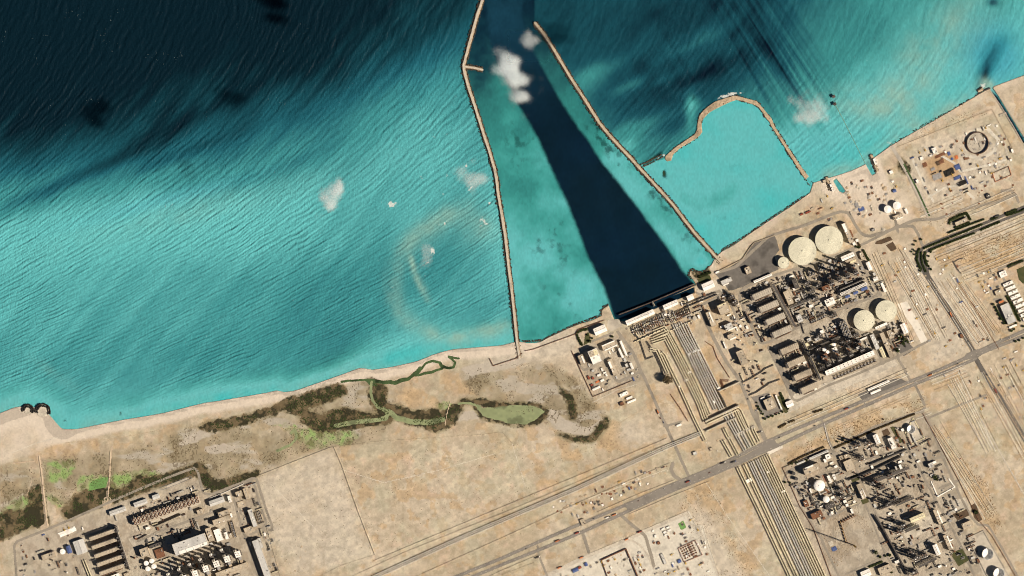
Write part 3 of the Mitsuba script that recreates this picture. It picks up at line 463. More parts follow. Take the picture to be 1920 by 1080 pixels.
LAWNS = [('lawn', [(1098, 626), (1104, 622), (1108, 640), (1094, 648)]), ('green_field', [(1271, 982), (1281, 976), (1287, 989), (1277, 994)]), ('lawn', [(1456, 744), (1462, 742), (1478, 772), (1472, 776)]), ('lawn', [(1669, 801), (1676, 799), (1693, 828), (1687, 832)]), ('brown_soil', [(1653, 808), (1664, 803), (1670, 814), (1658, 820)]),
         ('lawn', [(1594, 895), (1607, 889), (1612, 899), (1598, 905)]), ('lawn', [(1614, 938), (1626, 933), (1630, 941), (1618, 946)]), ('brown_soil', [(1786, 964), (1812, 954), (1818, 966), (1796, 976)]), ('lawn', [(1782, 1038), (1804, 1028), (1817, 1050), (1797, 1062)]), ('brown_soil', [(1820, 948), (1828, 943), (1842, 974), (1834, 979), (1827, 972)]),
         ('brown_soil', [(1661, 460), (1674, 453), (1682, 466), (1671, 472)]), ('lawn', [(1307, 524), (1330, 515), (1334, 524), (1311, 532)]), ('lawn', [(1782, 411), (1804, 401), (1810, 408), (1786, 418)]), ('lawn', [(1906, 505), (1930, 495), (1935, 530), (1918, 532), (1910, 524)]), ('lawn', [(1885, 554), (1890, 553), (1904, 580), (1912, 598), (1908, 602), (1896, 580)]), ('brown_soil', [(1644, 452), (1668, 443), (1674, 450), (1652, 458), (1640, 457)])]
LAWNL = ['small park lawn ringed by a hedge near the quay', 'bright green square turf pitch in the construction camp', 'narrow lawn beside the long white wall', 'long narrow dark lawn beside the small open tank', 'brown planting bed beside the long narrow lawn', 'dark green lawn north of the white control building', 'dark green lawn south of the white control building', 'brown-green plot below the gravel yard', 'large dark lawn plot near the two open tanks', 'brown soil pit at the plant fence corner', 'dark brown square planting bed in the corridor', 'dark olive lawn behind the white workshop', 'lawn beside the gatehouse on the boulevard', 'dark green field at the right edge of the camp', 'narrow garden strip along the camp houses', 'brown ploughed bed beside the corridor road']
for (m, p), l in zip(LAWNS, LAWNL):
    struct('brown_plot' if m == 'brown_soil' else 'lawn', sheet(rough(area(p), 4, .5, len(l)), 2.5), m, l)

# ---------------------------------------------------------------- ridges of sand, breakwaters
def ridge(path, w, h, z0=ZG - .1, seed=0, top=.35, amp=.25, step=5.0):
    l = LineString(WP(path)); n = max(int(l.length / step), 2)
    c = np.array([l.interpolate(i / n, normalized=True).coords[0] for i in range(n + 1)])
    t = np.gradient(c, axis=0); t /= np.linalg.norm(t, axis=1, keepdims=True)
    nn = np.c_[-t[:, 1], t[:, 0]]
    o = np.array([-.5, -.5 * top - .12, -.5 * top, .5 * top, .5 * top + .12, .5]) * w * S
    o = o[None] * (.86 + .34 * meshkit.fbm(np.c_[c / 30, np.full(n + 1, seed * 1.7)], 3, seed))[:, None]
    z = np.array([z0, z0 + .55 * (h - z0), h, h, z0 + .55 * (h - z0), z0])
    v = np.dstack([c[:, None, 0] + nn[:, None, 0] * o, c[:, None, 1] + nn[:, None, 1] * o, np.broadcast_to(z, (n + 1, 6))])
    j = meshkit.fbm(v.reshape(-1, 3) / [7, 7, 7] + seed, 3, seed).reshape(n + 1, 6) - .5
    v[..., 0] += nn[:, None, 0] * j * w * S * amp; v[..., 1] += nn[:, None, 1] * j * w * S * amp
    i, k = np.meshgrid(np.arange(n), np.arange(5), indexing='ij'); i, k = i.ravel(), k.ravel()
    q = np.c_[i * 6 + k, i * 6 + 6 + k, i * 6 + 7 + k, i * 6 + k + 1]
    e = np.array([[0, 1, 4], [1, 2, 3], [1, 3, 4], [0, 4, 5]])
    return v.reshape(-1, 3), np.vstack([q[:, [0, 1, 2]], q[:, [0, 2, 3]], e[:, ::-1], e + n * 6])

ROCKT = np.array(trimesh.creation.icosahedron().vertices); ROCKF = np.array(trimesh.creation.icosahedron().faces)
def rocks(path, half, z, n, r, seed):
    g = np.random.default_rng(seed); l = LineString(WP(path)); ms = []
    for i in range(n):
        d = g.random() * l.length
        a, b = np.array(l.interpolate(d).coords[0]), np.array(l.interpolate(min(d + 1, l.length)).coords[0])
        t = (b - a) / (np.linalg.norm(b - a) + 1e-6)
        s = g.choice([-1, 1]) * half * S * (.62 + .42 * g.random())
        k = r * (.6 + .8 * g.random())
        ms.append((ROCKT * (k * (.7 + .5 * g.random(3))) * (.8 + .4 * g.random((12, 1))) + [a[0] - t[1] * s, a[1] + t[0] * s, z + g.random() * 1.6 - .9], ROCKF))
    return join(ms)
mat('breakwater_rock', lambda p, n, uv: mix((.040, .034, .026), mix((.23, .185, .13), (.40, .33, .24), noise(p.x / 4, p.y / 4, p.z / 3)), smoothstep(1.5, 3.4, p.z + 1.6 * (noise(p.x / 3, p.y / 3) - .5) + 1.2 * (noise(p.x / 14, p.y / 14) - .5))), .95)
for path, w, l, nr, sd in ((LJ, 11.5, 'long sandy-topped rubble breakwater on the west side of the harbour', 900, 1), (RJ, 11, 'straight sandy rubble breakwater on the east side of the harbour', 700, 2), (SPUR, 10, 'short rubble spur jutting from the west breakwater into the harbour', 60, 3)):
    k = thing('breakwater', l, 'breakwater')
    put('rubble_bank', ridge(path, w, 4.4, -1.2, sd, .36, .16, 4), 'breakwater_rock', k)
    labels[put('armour_stone', rocks(path, w * .5, 1.0, nr, 1.7, sd), 'wet_rock', k)] = {'kind': 'stuff'}
    put('crest_track', join([sheet(LineString(WP(path)).buffer(w * .15 * S, cap_style=1), 4.62), sheet(Point(WP(path)[0]).buffer(w * .2 * S), 4.66)]), 'pale_gravel' if sd != 2 else 'tan_roof', k)
k = thing('sand_breakwater', 'curved sandy breakwater closing the bright cyan lagoon', 'breakwater')
widths = [15, 10, 9, 8, 10, 12, 10, 11, 13, 15, 14, 9, 9, 10, 8, 8, 9, 9, 7, 7, 7, 7, 7, 8, 9, 11]
cs = unary_union([Point(W(*p)).buffer(wd * .5 * S) for p, wd in zip(CURVE, widths)] + [MP for MP in [Polygon(WP([(a[0], a[1]) for a in (p, q)]) + []) if 0 else LineString([W(*p), W(*q)]).buffer((wa + wb) * .235 * S, cap_style=2) for p, q, wa, wb in zip(CURVE, CURVE[1:], widths, widths[1:])]])
cs = rough(cs, 4, 2.0, 9)
ci = cs.buffer(-2.6)
put('bank', join([sheet(ci, 2.3), slope(cs, ci, -.6, 2.3)]), 'rock', k)
labels[put('armour_stone', rocks(CURVE, 4.6, .6, 420, 1.6, 8), 'wet_rock', k)] = {'kind': 'stuff'}
one('sunken_reef', rocks([(1243, 291), (1228, 299), (1214, 306), (1199, 312)], 3, -.4, 160, 2.0, 12), 'wet_rock', 'dark half-sunken rock line between the lagoon breakwater and the east jetty', 'reef')
for x, y, r, l in ((52, 769, 9.5, 'western of two dark-fringed round rubble mounds on the left beach'), (80, 771, 13, 'larger eastern of two dark-fringed round rubble mounds on the left beach')):
    k = thing('rubble_mound', l, 'mound')
    base = rough(Point(W(x, y)).buffer(r * S), 3, 1.8, int(x))
    put('mound', join([slope(base, base.buffer(-4), 0, 3.6), sheet(base.buffer(-4), 3.6)]), 'pale_gravel', k)
    arc = [(x + (r - 1) * math.cos(t), y - (r - 1) * math.sin(t)) for t in np.linspace(-.5, 3.4, 20)]
    labels[put('dark_boulder', rocks(arc, 2.3, 3.0, 220, 2.0, int(x)), 'black_fill', k)] = {'kind': 'stuff'}
# dark wet stones along the harbour and lagoon shores
SH = [(980, 640), (1017, 638), (1047, 623), (1080, 608), (1127, 591), (1126, 583), (1131, 576), (1141, 571)]
for i, (p, n) in enumerate(((SH, 300), ([(1297, 522), (1291, 516), (1292, 508), (1299, 505), (1310, 510), (1322, 508), (1331, 499)], 120), ([(1352, 470), (1393, 446), (1440, 413), (1483, 385), (1517, 362)], 320), ([(1670, 272), (1697, 257), (1740, 230), (1773, 213), (1828, 181), (1850, 167)], 110))):
    labels[one('shore_rock', rocks(p, 1.2, .7, n, 1.5, 60 + i), 'wet_rock', ['dark wet stones along the harbour shore', 'dark stones round the small headland by the quay', 'dark stones along the lagoon shore', 'dark stones along the right-hand beach'][i], 'rocks')]['kind'] = 'stuff'

BERMS = [(3.4, 1.5, [(73, 855), (78, 890), (82, 930), (88, 985)]), (2.6, 1.3, [(207, 845), (205, 890), (202, 935)]), (1.4, 1.0, [(25, 868), (66, 864)]), (1.6, 1.2, [(844, 752), (838, 775), (834, 795)]), (1.8, 2, [(484, 892), (560, 862), (622, 838)]), (1.8, 2.2, [(626, 838), (640, 870), (672, 960), (703, 1040)]), (1.2, 1.2, [(703, 1040), (640, 1060), (600, 1080)]), (1.2, 1.1, [(622, 838), (700, 828), (900, 815), (942, 810), (960, 830)]),
         (2.0, 2.0, [(700, 1052), (800, 1010), (960, 943), (1100, 885), (1250, 822)]), (2.0, 1.8, [(640, 1090), (760, 1035), (960, 955), (1080, 905), (1245, 835)]), (2.0, 1.8, [(760, 1090), (960, 1000), (1090, 940), (1256, 868)]), (1.2, 1.2, [(940, 1078), (1000, 1055)]), (1.6, 1.8, [(880, 1098), (940, 1070), (1005, 1042)]), (1.8, 1.8, [(1120, 960), (1200, 925), (1265, 900)]), (1.8, 1.8, [(1180, 964), (1260, 930), (1330, 902)]), (1.3, 1.4, [(500, 990), (520, 1060), (528, 1090)]),
         (1.1, 1.2, [(1288, 958), (1305, 985), (1316, 983), (1350, 1085)]), (1.1, 1.2, [(1210, 992), (1288, 958)]), (1.1, 1.2, [(1105, 1038), (1200, 998)])]
for a, b, n in (((1745, 520), (1830, 655), 5), ((1775, 515), (1852, 640), 8), ((1800, 520), (1872, 628), 5), ((1640, 470), (1710, 640), 4), ((1684, 480), (1764, 640), 8), ((1690, 460), (1745, 560), 3), ((1850, 690), (1935, 860), 9), ((1890, 680), (1960, 820), 4), ((1790, 700), (1860, 850), 7), ((1752, 790), (1858, 970), 6)):
    for i in range(n):
        o = (i - n / 2) * 4.6 + 1.5 * rng.random(); t = rng.random() * 14
        BERMS.append((1.3 + 1.0 * rng.random(), .9 + 1.2 * rng.random(), [(a[0] + o * .9, a[1] - o * .45 + t), ((a[0] + b[0]) / 2 + o * .9 + rng.random(), (a[1] + b[1]) / 2 - o * .45), (b[0] + o * .9, b[1] - o * .45 - t)]))
for a, b, n in (((1750, 474), (1925, 402), 6), ((1795, 500), (1925, 447), 7), ((1700, 350), (1790, 312), 0), ((1470, 790), (1700, 690), 3), ((1560, 800), (1705, 738), 2), ((1740, 704), (1805, 678), 6), ((1770, 405), (1900, 350), 4), ((1720, 395), (1800, 360), 4), ((1710, 770), (1740, 758), 4)):
    for i in range(n):
        o = i * 5.2 + rng.random() * 1.5
        BERMS.append((1.3 + 1.0 * rng.random(), .9 + 1.2 * rng.random(), [(a[0] + o * .45, a[1] + o), ((a[0] + b[0]) / 2 + o * .45, (a[1] + b[1]) / 2 + o + rng.random()), (b[0] + o * .45, b[1] + o)]))
for i, (w, h, p) in enumerate(BERMS):
    struct('sand_berm', ridge(p, w, ZG + h, ZG - .15, i, .3, .3, 7), 'sand_ground' if i < 19 else rng.choice(['sand_ground', 'pale_gravel', 'rock', 'camp_gravel', 'sand_wall']), None)

for i, (w_, p_) in enumerate(((1.0, [(1310, 905), (1345, 960), (1400, 1030), (1440, 1090)]), (.8, [(1322, 902), (1362, 965), (1412, 1035), (1450, 1090)]), (.8, [(960, 830), (972, 870), (985, 912)]), (.9, [(735, 836), (748, 880), (742, 920)]), (.8, [(505, 905), (560, 960), (600, 1000)]), (.8, [(640, 880), (720, 905), (830, 880), (930, 850)]), (.9, [(1150, 800), (1200, 770), (1230, 740)]), (.8, [(1250, 660), (1300, 740), (1330, 770)]), (1.0, [(1560, 870), (1580, 880)]), (.9, [(1750, 800), (1800, 870), (1850, 940), (1905, 1010)]), (1.0, [(1735, 790), (1790, 870), (1850, 960)]), (.8, [(1840, 720), (1880, 790), (1925, 870)]), (1.1, [(1700, 265), (1760, 240), (1840, 205)]), (.8, [(1500, 760), (1580, 728), (1660, 694)]), (.9, [(1090, 940), (1170, 910), (1250, 880)]), (.9, [(120, 830), (220, 822), (330, 800)]), (1.0, [(20, 850), (70, 830), (110, 820)]), (.8, [(1110, 755), (1160, 730), (1195, 720)]))):
    struct('sand_track', sheet(rough(LineString(WP(p_)).buffer(w_ * S / 2), 5, .7, 90 + i), 2.075 + .004 * i), 'camp_gravel' if i % 3 else 'rock')

# ---------------------------------------------------------------- buildings
GA, GL = math.radians(23.5), math.radians(19.5)          # the works grids
foot = []                                                # footprints taken, so that small plant keeps clear
BL = []                                                  # everything labelled by zone and order: (key, phrase, zone, x, y)
ZL = {'a': 'at the seawater intake works', 'b': 'in the staff compound', 'c': 'beside the pipe corridor road', 'd': 'in the upper works', 'e': 'in the lower works', 'f': 'on the coastal flat', 'g': 'in the process plant',
      'h': 'in the power plant at lower left', 'i': 'in the camp at right', 'j': 'on the construction site at upper right', 'k': 'on the pale construction site at bottom centre', 'l': 'along the roads on the right'}
def later(k, phrase, zn, x, y, cat, group=None):
    BL.append((k, phrase, zn, x, y)); labels[k] = {'category': cat}
    if group: labels[k]['group'] = group
    return k

STY = {'w': ('white_roof', 'white_roof', 1), 'f': ('white_roof', 'white_roof', 0), 'b': ('sand_wall', 'tan_roof', 0), 'g': ('grey_roof', 'grey_roof', 1), 'G': ('concrete', 'grey_roof', 0), 'c': ('cream_roof', 'cream_roof', 1), 'k': ('steel_dark', 'steel_grey', 0), 'o': ('sand_wall', 'orange_paint', 0), 'B': ('steel_grey', 'blue_paint', 1), 'r': ('rust', 'red_paint', 0), 'n': ('rust', 'rust', 0), 'D': ('steel_dark', 'steel_dark', 0)}
SC = {'w': 'white metal-roofed', 'f': 'white flat-roofed', 'b': 'sand-coloured flat-roofed', 'g': 'grey metal-roofed', 'G': 'grey flat-roofed', 'c': 'cream pitched-roof', 'k': 'dark steel', 'o': 'orange-roofed', 'B': 'blue-roofed', 'r': 'red', 'n': 'rust-brown', 'D': 'black'}
def building(x, y, L, Wd, h, st, zn, phrase=None, units=None, strip=None, ang=None, name='building', cat='building', group=None):
    h = h * 1.2 if h > 5 else h
    a = GL if zn == 'h' and ang is None else GA if ang is None else ang
    cx, cy = W(x, y); L, Wd = L * S, Wd * S
    R = T2(a)
    at = lambda u, v: tuple(R @ [u * L, v * Wd] + [cx, cy])
    wm, rm, pitch = STY[st]
    k = key_for(name)
    foot.append(Polygon([at(-.5, -.5), at(.5, -.5), at(.5, .5), at(-.5, .5)]).buffer(2.5))
    z1 = ZG + h
    put('wall', bx(cx, cy, ZG - .1, z1, L, Wd, a), wm, k)
    big = L * Wd > 260
    aa, LL, WW = (a, L, Wd) if L >= Wd else (a + math.pi / 2, Wd, L)
    if pitch:
        rise = min(WW * .10, 1.8)
        r = put('roof', join([bx(cx, cy, z1 + .02, z1 + .3, LL + .8, WW + .8, aa), gable(cx, cy, z1 + .3, z1 + .3 + rise, LL + .8, WW + .8, aa)]), rm, k)
        if big:
            put('ridge_vent', bx(cx, cy, z1 + rise, z1 + rise + .7, LL * .9, .9, aa), 'steel_grey', r)
            n = max(2, int(LL / 9)); rows = (-.27, .27) if WW > 9 else (.0,)
            RR = T2(aa)
            for i in range(n):
                for v in rows:
                    if rng.random() < .75:
                        q = RR @ [(i + .5 - n / 2) * LL / n * .94, v * WW] + [cx, cy]
                        put('roof_vent' if rng.random() < .6 else 'skylight', bx(q[0], q[1], z1 + .35 + rise * (1 - 2 * abs(v)) - .1, z1 + 1.0 + rise * (1 - 2 * abs(v)), 1.5, 1.1, aa), 'concrete', r)
    else:
        r = put('roof', bx(cx, cy, z1 + .02, z1 + .25, L - .7, Wd - .7, a), rm, k)
        t = .45
        put('parapet', join([bx(*at(0, s * .5), z1 + .01, z1 + .95, L + t, t, a) for s in (-1, 1)] + [bx(*at(s * .5, 0), z1 + .01, z1 + .96, t, Wd - t - .02, a) for s in (-1, 1)]), wm, r)
        n = units if units is not None else (0 if L * Wd < 90 else min(12, 2 + int(L * Wd / 160)))
        for i in range(n):
            u, v = rng.uniform(-.38, .38), rng.uniform(-.36, .36)
            s = min(rng.uniform(1.4, 3.6), .3 * min(L, Wd))
            put('roof_unit', bx(*at(u, v), z1 + .26, z1 + rng.uniform(1.2, 2.6), s, s * rng.uniform(.6, 1.2), a), rng.choice(['concrete', 'white_roof', 'steel_grey', 'steel_dark']), r)
    if big: put('door', bx(*at(rng.choice([-.25, .2]), -.5), ZG, ZG + min(4, h * .6), min(4, L * .3), .3, a), 'steel_grey', k)
    if strip:      # (u, v, length share, width share, height share, material): a lower wing, gallery or canopy
        for u, v, l, w_, hh, m in strip:
            put('wing_roof', bx(*at(u, v), ZG, ZG + h * hh + .12, L * l, Wd * w_, a), m, k)
    later(k, phrase or (SC[st] + ' ' + ('hut' if L * Wd < 60 else 'shed' if L * Wd < 200 else 'building')), zn, x, y, cat, group)
    return k

BUILD = [
 # x, y, along the grid, across, height, style, zone, phrase, roof units, wings
 (1200, 595, 56, 9, 12, 'w', 'a', 'very long white twin-pitched pump hall'), (1257, 571.5, 28, 9, 11, 'w', 'a', 'mid-length white pump hall'), (1294, 558, 12, 9.5, 10, 'w', 'a', 'short white pump hall'), (1327.5, 535.5, 22, 13, 10, 'w', 'a', 'broad white workshop with rows of roof vents'),
 (1362, 527, 21, 8, 8, 'G', 'a', 'dark grey shed with a white canopy', 2, [(-.15, -.66, .55, .3, .7, 'white_roof')]), (1345, 510.5, 7.5, 3, 4, 'f', 'a'), (1125, 618.5, 23, 13, 12, 'w', 'a', 'white screen house with rows of roof vents'),
 (1091, 674, 10, 18, 9, 'b', 'b', None, 2, [(.2, -.05, .3, .8, 1.15, 'white_roof')]), (1115, 668, 18, 26, 19, 'f', 'b', 'tall pale block with white and sand roof fields', 6, [(-.2, .25, .45, .4, 1.05, 'tan_roof'), (.25, .25, .4, .4, 1.04, 'cream_roof')]),
 (1142, 648, 27, 11, 9, 'b', 'b', 'long building edged with white roof strips', 3, [(0, .42, .95, .18, 1.1, 'white_roof'), (.05, -.44, .96, .2, 1.12, 'white_roof')]), (1149, 688, 10, 32, 6, 'b', 'b', 'long sand-coloured plant block', 4, [(-.3, .18, .42, .42, 1.6, 'white_roof')]),
 (1169, 653, 3.6, 30, 6, 'w', 'b', 'very narrow long white gallery'), (1164, 662, 3.4, 19, 8, 'w', 'b', 'narrow white gallery'), (1184, 686, 4, 12, 7, 'w', 'b'), (1175, 685, 5, 7, 9, 'G', 'b'), (1129, 693, 3, 6.5, 3, 'f', 'b'), (1134, 699, 6, 3, 3, 'f', 'b'), (1137, 703, 3, 5, 3, 'f', 'b'), (1118, 728, 15, 3.4, 4, 'w', 'b'), (1104, 708, 3, 7, 3, 'r', 'b'), (1112, 709, 3.5, 4.5, 3, 'r', 'b'), (1110, 722, 5, 3.5, 3, 'r', 'b'), (1112, 726, 3.5, 5, 4, 'D', 'b'),
 (1170, 739, 16, 6.5, 4, 'f', 'b'), (1180, 746, 12, 3.6, 4, 'f', 'b'), (1184, 752, 17, 3, 4, 'w', 'b'), (1164, 741, 3.5, 4, 4, 'f', 'b'), (1166, 757, 7, 6, 4, 'n', 'b'),
 (1356, 578.5, 19, 19, 18, 'b', 'c', 'tall square sand-coloured block', 5, [(0, .42, .8, .1, 1.05, 'cream_roof')]), (1333, 598, 10, 29, 11, 'b', 'c', 'long sand-coloured block with a white ridge strip', 5, [(.12, .1, .22, .7, 1.12, 'white_roof')]), (1310.5, 594, 4, 7, 5, 'f', 'c'), (1366, 612, 15, 11, 11, 'G', 'c', 'grey-green roofed block with a white canopy', 3, [(.3, -.6, 1.1, .22, .6, 'white_roof')]), (1371, 630, 14, 8, 8, 'b', 'c', None, 2, [(.1, -.62, .9, .4, .5, 'white_roof')]),
 (1391, 670, 14, 27, 15, 'b', 'c', 'tall sand-coloured block standing alone', 8), (1359, 647, 2.6, 14, 5, 'f', 'c'), (1273, 797, 9, 3, 4, 'w', 'c'), (1303, 850, 7, 6, 4, 'G', 'c'), (1334, 842, 6, 5, 3, 'b', 'c'),
 (1402, 507, 10, 13, 8, 'b', 'd', 'walled sand-coloured substation on the dark yard', 9), (1430, 521.5, 36, 3.8, 6, 'w', 'd', 'long thin white shed by the dark yard'), (1589, 437, 9, 40, 11, 'b', 'd', 'long block with a white front half', 9, [(-.15, .27, .62, .44, 1.06, 'white_roof'), (.72, -.1, .3, .34, .6, 'rust')]), (1607, 451, 5, 5, 5, 'f', 'd'), (1601, 456.5, 5, 7, 7, 'f', 'd'),
 (1589, 481, 25, 8, 9, 'w', 'd', 'white workshop below the biggest tanks'), (1594, 487.5, 20, 4, 6, 'b', 'd'), (1599, 490, 11, 3, 5, 'c', 'd'), (1616, 480, 7, 14, 6, 'b', 'd'), (1629, 499, 6.5, 16, 9, 'w', 'd'), (1639, 514, 5, 6, 8, 'G', 'd'), (1641.5, 523, 9, 7, 9, 'f', 'd'), (1656, 539, 4.2, 18, 7, 'w', 'd', 'narrow long white shed at the fence'),
 (1600, 542, 53, 6, 15, 'f', 'd', 'long white turbine hall with two rows of dark vents', 0), (1589, 556, 9, 4.4, 8, 'B', 'd'), (1604, 549, 9, 4.4, 8, 'B', 'd'), (1620, 541.5, 12, 5, 8, 'B', 'd'), (1556, 566, 18, 13, 10, 'f', 'd', 'square white workshop with dark roof dots', 8), (1478, 558, 11, 27, 11, 'b', 'd', 'long sand-coloured control block', 4), (1491, 532, 8, 18, 16, 'D', 'd', 'black ribbed filter house', 3), (1489, 541.5, 5, 4, 6, 'f', 'd'),
 (1495, 562, 9, 6, 6, 'G', 'd'), (1499, 567, 6, 3, 6, 'f', 'd'), (1499, 597, 10, 15, 8, 'G', 'd', 'grey block with a dark roof hatch', 4), (1520.5, 574, 7.5, 5, 6, 'f', 'd'), (1484, 518, 8, 3, 7, 'w', 'd'), (1548, 540, 14, 9, 12, 'n', 'd', 'brown-framed boiler annex', 6),
 (1593, 680.5, 99, 9, 15, 'f', 'e', 'very long cream-white turbine hall with dark roof dots', 0), (1652, 611, 24, 4.6, 7, 'f', 'e', 'long pale shed between the tanks'), (1695, 616, 9, 19, 9, 'w', 'e', 'white shed with a dark rail frame'), (1679, 619.5, 6, 8, 7, 'b', 'e'), (1669, 627, 9, 16, 9, 'b', 'e', 'sand-coloured plant block in dark shadow', 8), (1640, 641, 8, 30, 8, 'G', 'e', 'long grey-roofed store', 5), (1662, 647, 8, 50, 13, 'b', 'e', 'very long narrow sand-coloured store', 6), (1655, 660, 8, 20, 6, 'c', 'e', None), (1617, 636, 18, 3, 5, 'f', 'e'), (1443, 757, 18, 21, 9, 'b', 'e', 'square office block inside the car park', 6), (1430, 746.5, 8, 3.5, 4, 'f', 'e'), (1442.5, 742.5, 6, 3, 4, 'f', 'e'), (1460, 754, 2.6, 29, 5, 'f', 'e', 'long thin white wall shed'), (1480, 757, 13, 11, 7, 'w', 'e'),
 (1541, 622, 7, 6, 8, 'f', 'e'), (1517, 637, 8, 6, 6, 'G', 'e'), (1532, 636, 9, 6, 7, 'G', 'e'), (1512, 646, 6, 5, 6, 'c', 'e'), (1498, 682, 6, 4, 5, 'f', 'e'), (1509, 680, 7, 4, 5, 'f', 'e'), (1529, 729, 5, 4, 5, 'f', 'e'), (1564, 655, 9, 7, 22, 'f', 'e'), (1545, 668, 12, 9, 24, 'n', 'e', 'brown-framed boiler annex', 6), (1608, 652, 7, 5, 22, 'f', 'e'), (1560, 646, 14, 4, 9, 'c', 'e'),
 (1647, 722.5, 43, 3.6, 5, 'w', 'l', 'long white filling station canopy'), (1641.5, 734, 20, 3.8, 5, 'w', 'l', 'shorter white filling station canopy'), (1802, 416, 24, 7, 6, 'b', 'l', 'sand-coloured gatehouse ringed by a dark hedge', 5), (1853, 368, 7, 8, 5, 'D', 'l', 'small dark square pump house by the track'), (1803, 630, 5, 7, 5, 'n', 'l'), (1684, 597, 0.1, 0.1, .2, 'f', 'l'),
 (1683, 406, 18, 7, 7, 'b', 'f', 'walled substation below two small tanks', 7, [(.1, -.62, .8, .3, .6, 'white_roof')]), (1699, 396, 4, 10, 5, 'w', 'f'), (1671, 323, 6.5, 6, 5, 'f', 'f'), (1720, 340, 5, 7, 5, 'f', 'f'), (1641, 303, 5, 12, 5, 'f', 'f'), (1560, 352, 4.5, 14, 5, 'f', 'f'), (1546, 340, 6, 5, 4, 'b', 'f'), (1515, 398, 10, 3, 3, 'r', 'f'), (1503, 402, 6, 3, 3, 'r', 'f'), (1637, 431, 6, 4, 4, 'k', 'f'), (1677, 358, 6, 5, 4, 'B', 'f'),
 (1535, 852.5, 38, 3.6, 6, 'g', 'g', 'long thin grey shed at the gate'), (1501, 867.5, 16, 2.8, 4, 'g', 'g'), (1552, 856, 9, 9, 9, 'f', 'g', 'square white gate building', 2), (1547, 863.5, 5, 7, 6, 'f', 'g'), (1521, 879, 30, 13, 15, 'b', 'g', 'large sand-coloured workshop with a white edge', 5, [(-.1, .42, .55, .2, 1.08, 'white_roof'), (-.36, -.02, .3, .6, 1.25, 'tan_roof')]), (1555, 898, 5, 14, 8, 'f', 'g'), (1564, 894, 5, 10, 7, 'f', 'g'), (1592, 872, 17, 20, 10, 'b', 'g', 'big square sand-coloured workshop', 3), (1577, 858, 7, 7, 6, 'b', 'g'), (1586, 855.5, 7, 7, 6, 'b', 'g'), (1559, 868, 7, 3, 4, 'f', 'g'),
 (1643, 823, 8.5, 18, 16, 'w', 'g', 'tall white shed on its own slab'), (1672, 831, 9, 22, 11, 'f', 'g', 'whitish control block with dark roof plant', 7), (1692, 806, 5, 5, 6, 'f', 'g'), (1745, 872, 9, 9, 11, 'G', 'g', None, 5), (1751, 867, 9, 4, 6, 'f', 'g'), (1687, 874.5, 4.5, 8, 24, 'f', 'g', 'white heater box above the dark pipe rack'), (1679, 877, 3, 7, 22, 'G', 'g'), (1719, 970, 28, 8.5, 20, 'c', 'g', 'tall cream compressor hall'), (1757, 969, 5.5, 30, 10, 'b', 'g', 'long control block with a white side gallery', 5, [(.75, -.05, .42, .86, .8, 'white_roof')]), (1813, 984, 19, 12, 11, 'b', 'g', 'sand-coloured block with a white porch', 4, [(.12, -.34, .75, .32, .8, 'white_roof')]), (1776, 1017, 5.5, 30, 11, 'b', 'g', 'control block with a white side strip', 5, [(.75, -.02, .42, .86, .8, 'white_roof')]), (1755, 1030, 8, 20, 18, 'w', 'g', 'tall white shed beside the last process train'),
 (1511, 944, 8, 12, 6, 'n', 'g'), (1531, 965, 21, 11, 9, 'n', 'g', 'dark rust-brown filter block', 4), (1556, 948, 18, 9, 8, 'D', 'g', 'black pump block', 5), (1615, 921, 9, 30, 10, 'b', 'g', 'long control building between two lawns', 5, [(-.3, -.2, .2, .5, 1.1, 'white_roof'), (.35, -.15, .16, .6, 1.1, 'white_roof')]), (1597, 958, 4, 9, 8, 'f', 'g'), (1584, 940, 6, 5, 7, 'f', 'g'), (1588, 947, 5, 5, 8, 'f', 'g'), (1623, 1075, 18, 12, 8, 'w', 'g', 'white office wing at the bottom edge'), (1659, 1068, 24, 15, 8, 'b', 'g', 'sand-coloured office block at the bottom edge', 5), (1682, 1053, 9, 5, 6, 'f', 'g'), (1642, 938, 9, 7, 7, 'b', 'g'), (1520, 920, 3.2, 9, 5, 'f', 'g'), (1762, 1062, 7, 4, 5, 'f', 'g'), (1722, 865, 7, 3, 4, 'f', 'g'),
 (221, 958, 31, 8.5, 7, 'g', 'h', None), (264, 943, 25, 8.5, 8, 'g', 'h', None), (293, 931, 13, 8, 8, 'g', 'h', None), (278, 990, 8, 5, 6, 'f', 'h'), (151, 1025, 20, 26, 9, 'g', 'h', 'large grey warehouse at the plant corner'), (130, 1030, 8, 14, 7, 'B', 'h'), (92, 1042, 26, 10, 8, 'b', 'h', 'long sand-coloured store'), (358, 1020, 64, 23, 30, 'G', 'h', 'huge grey-white turbine hall', 12, [(-.28, -.33, .2, .26, 1.03, 'white_roof'), (-.06, -.33, .2, .26, 1.03, 'white_roof'), (.16, -.33, .2, .26, 1.03, 'white_roof'), (.38, -.33, .2, .26, 1.03, 'white_roof')]), (394, 1002, 10, 26, 12, 'b', 'h', 'mottled sand annex beside the turbine hall', 12), (410, 1003, 12, 23, 9, 'f', 'h', 'pale flat store right of the turbine hall', 1), (272, 1035, 16, 16, 13, 'b', 'h', 'square sand-coloured treatment block', 5), (300, 1037, 16, 17, 5, 'n', 'h', 'sunken brown basin house', 2), (292, 1022, 24, 5, 9, 'D', 'h', 'black louvred house'),
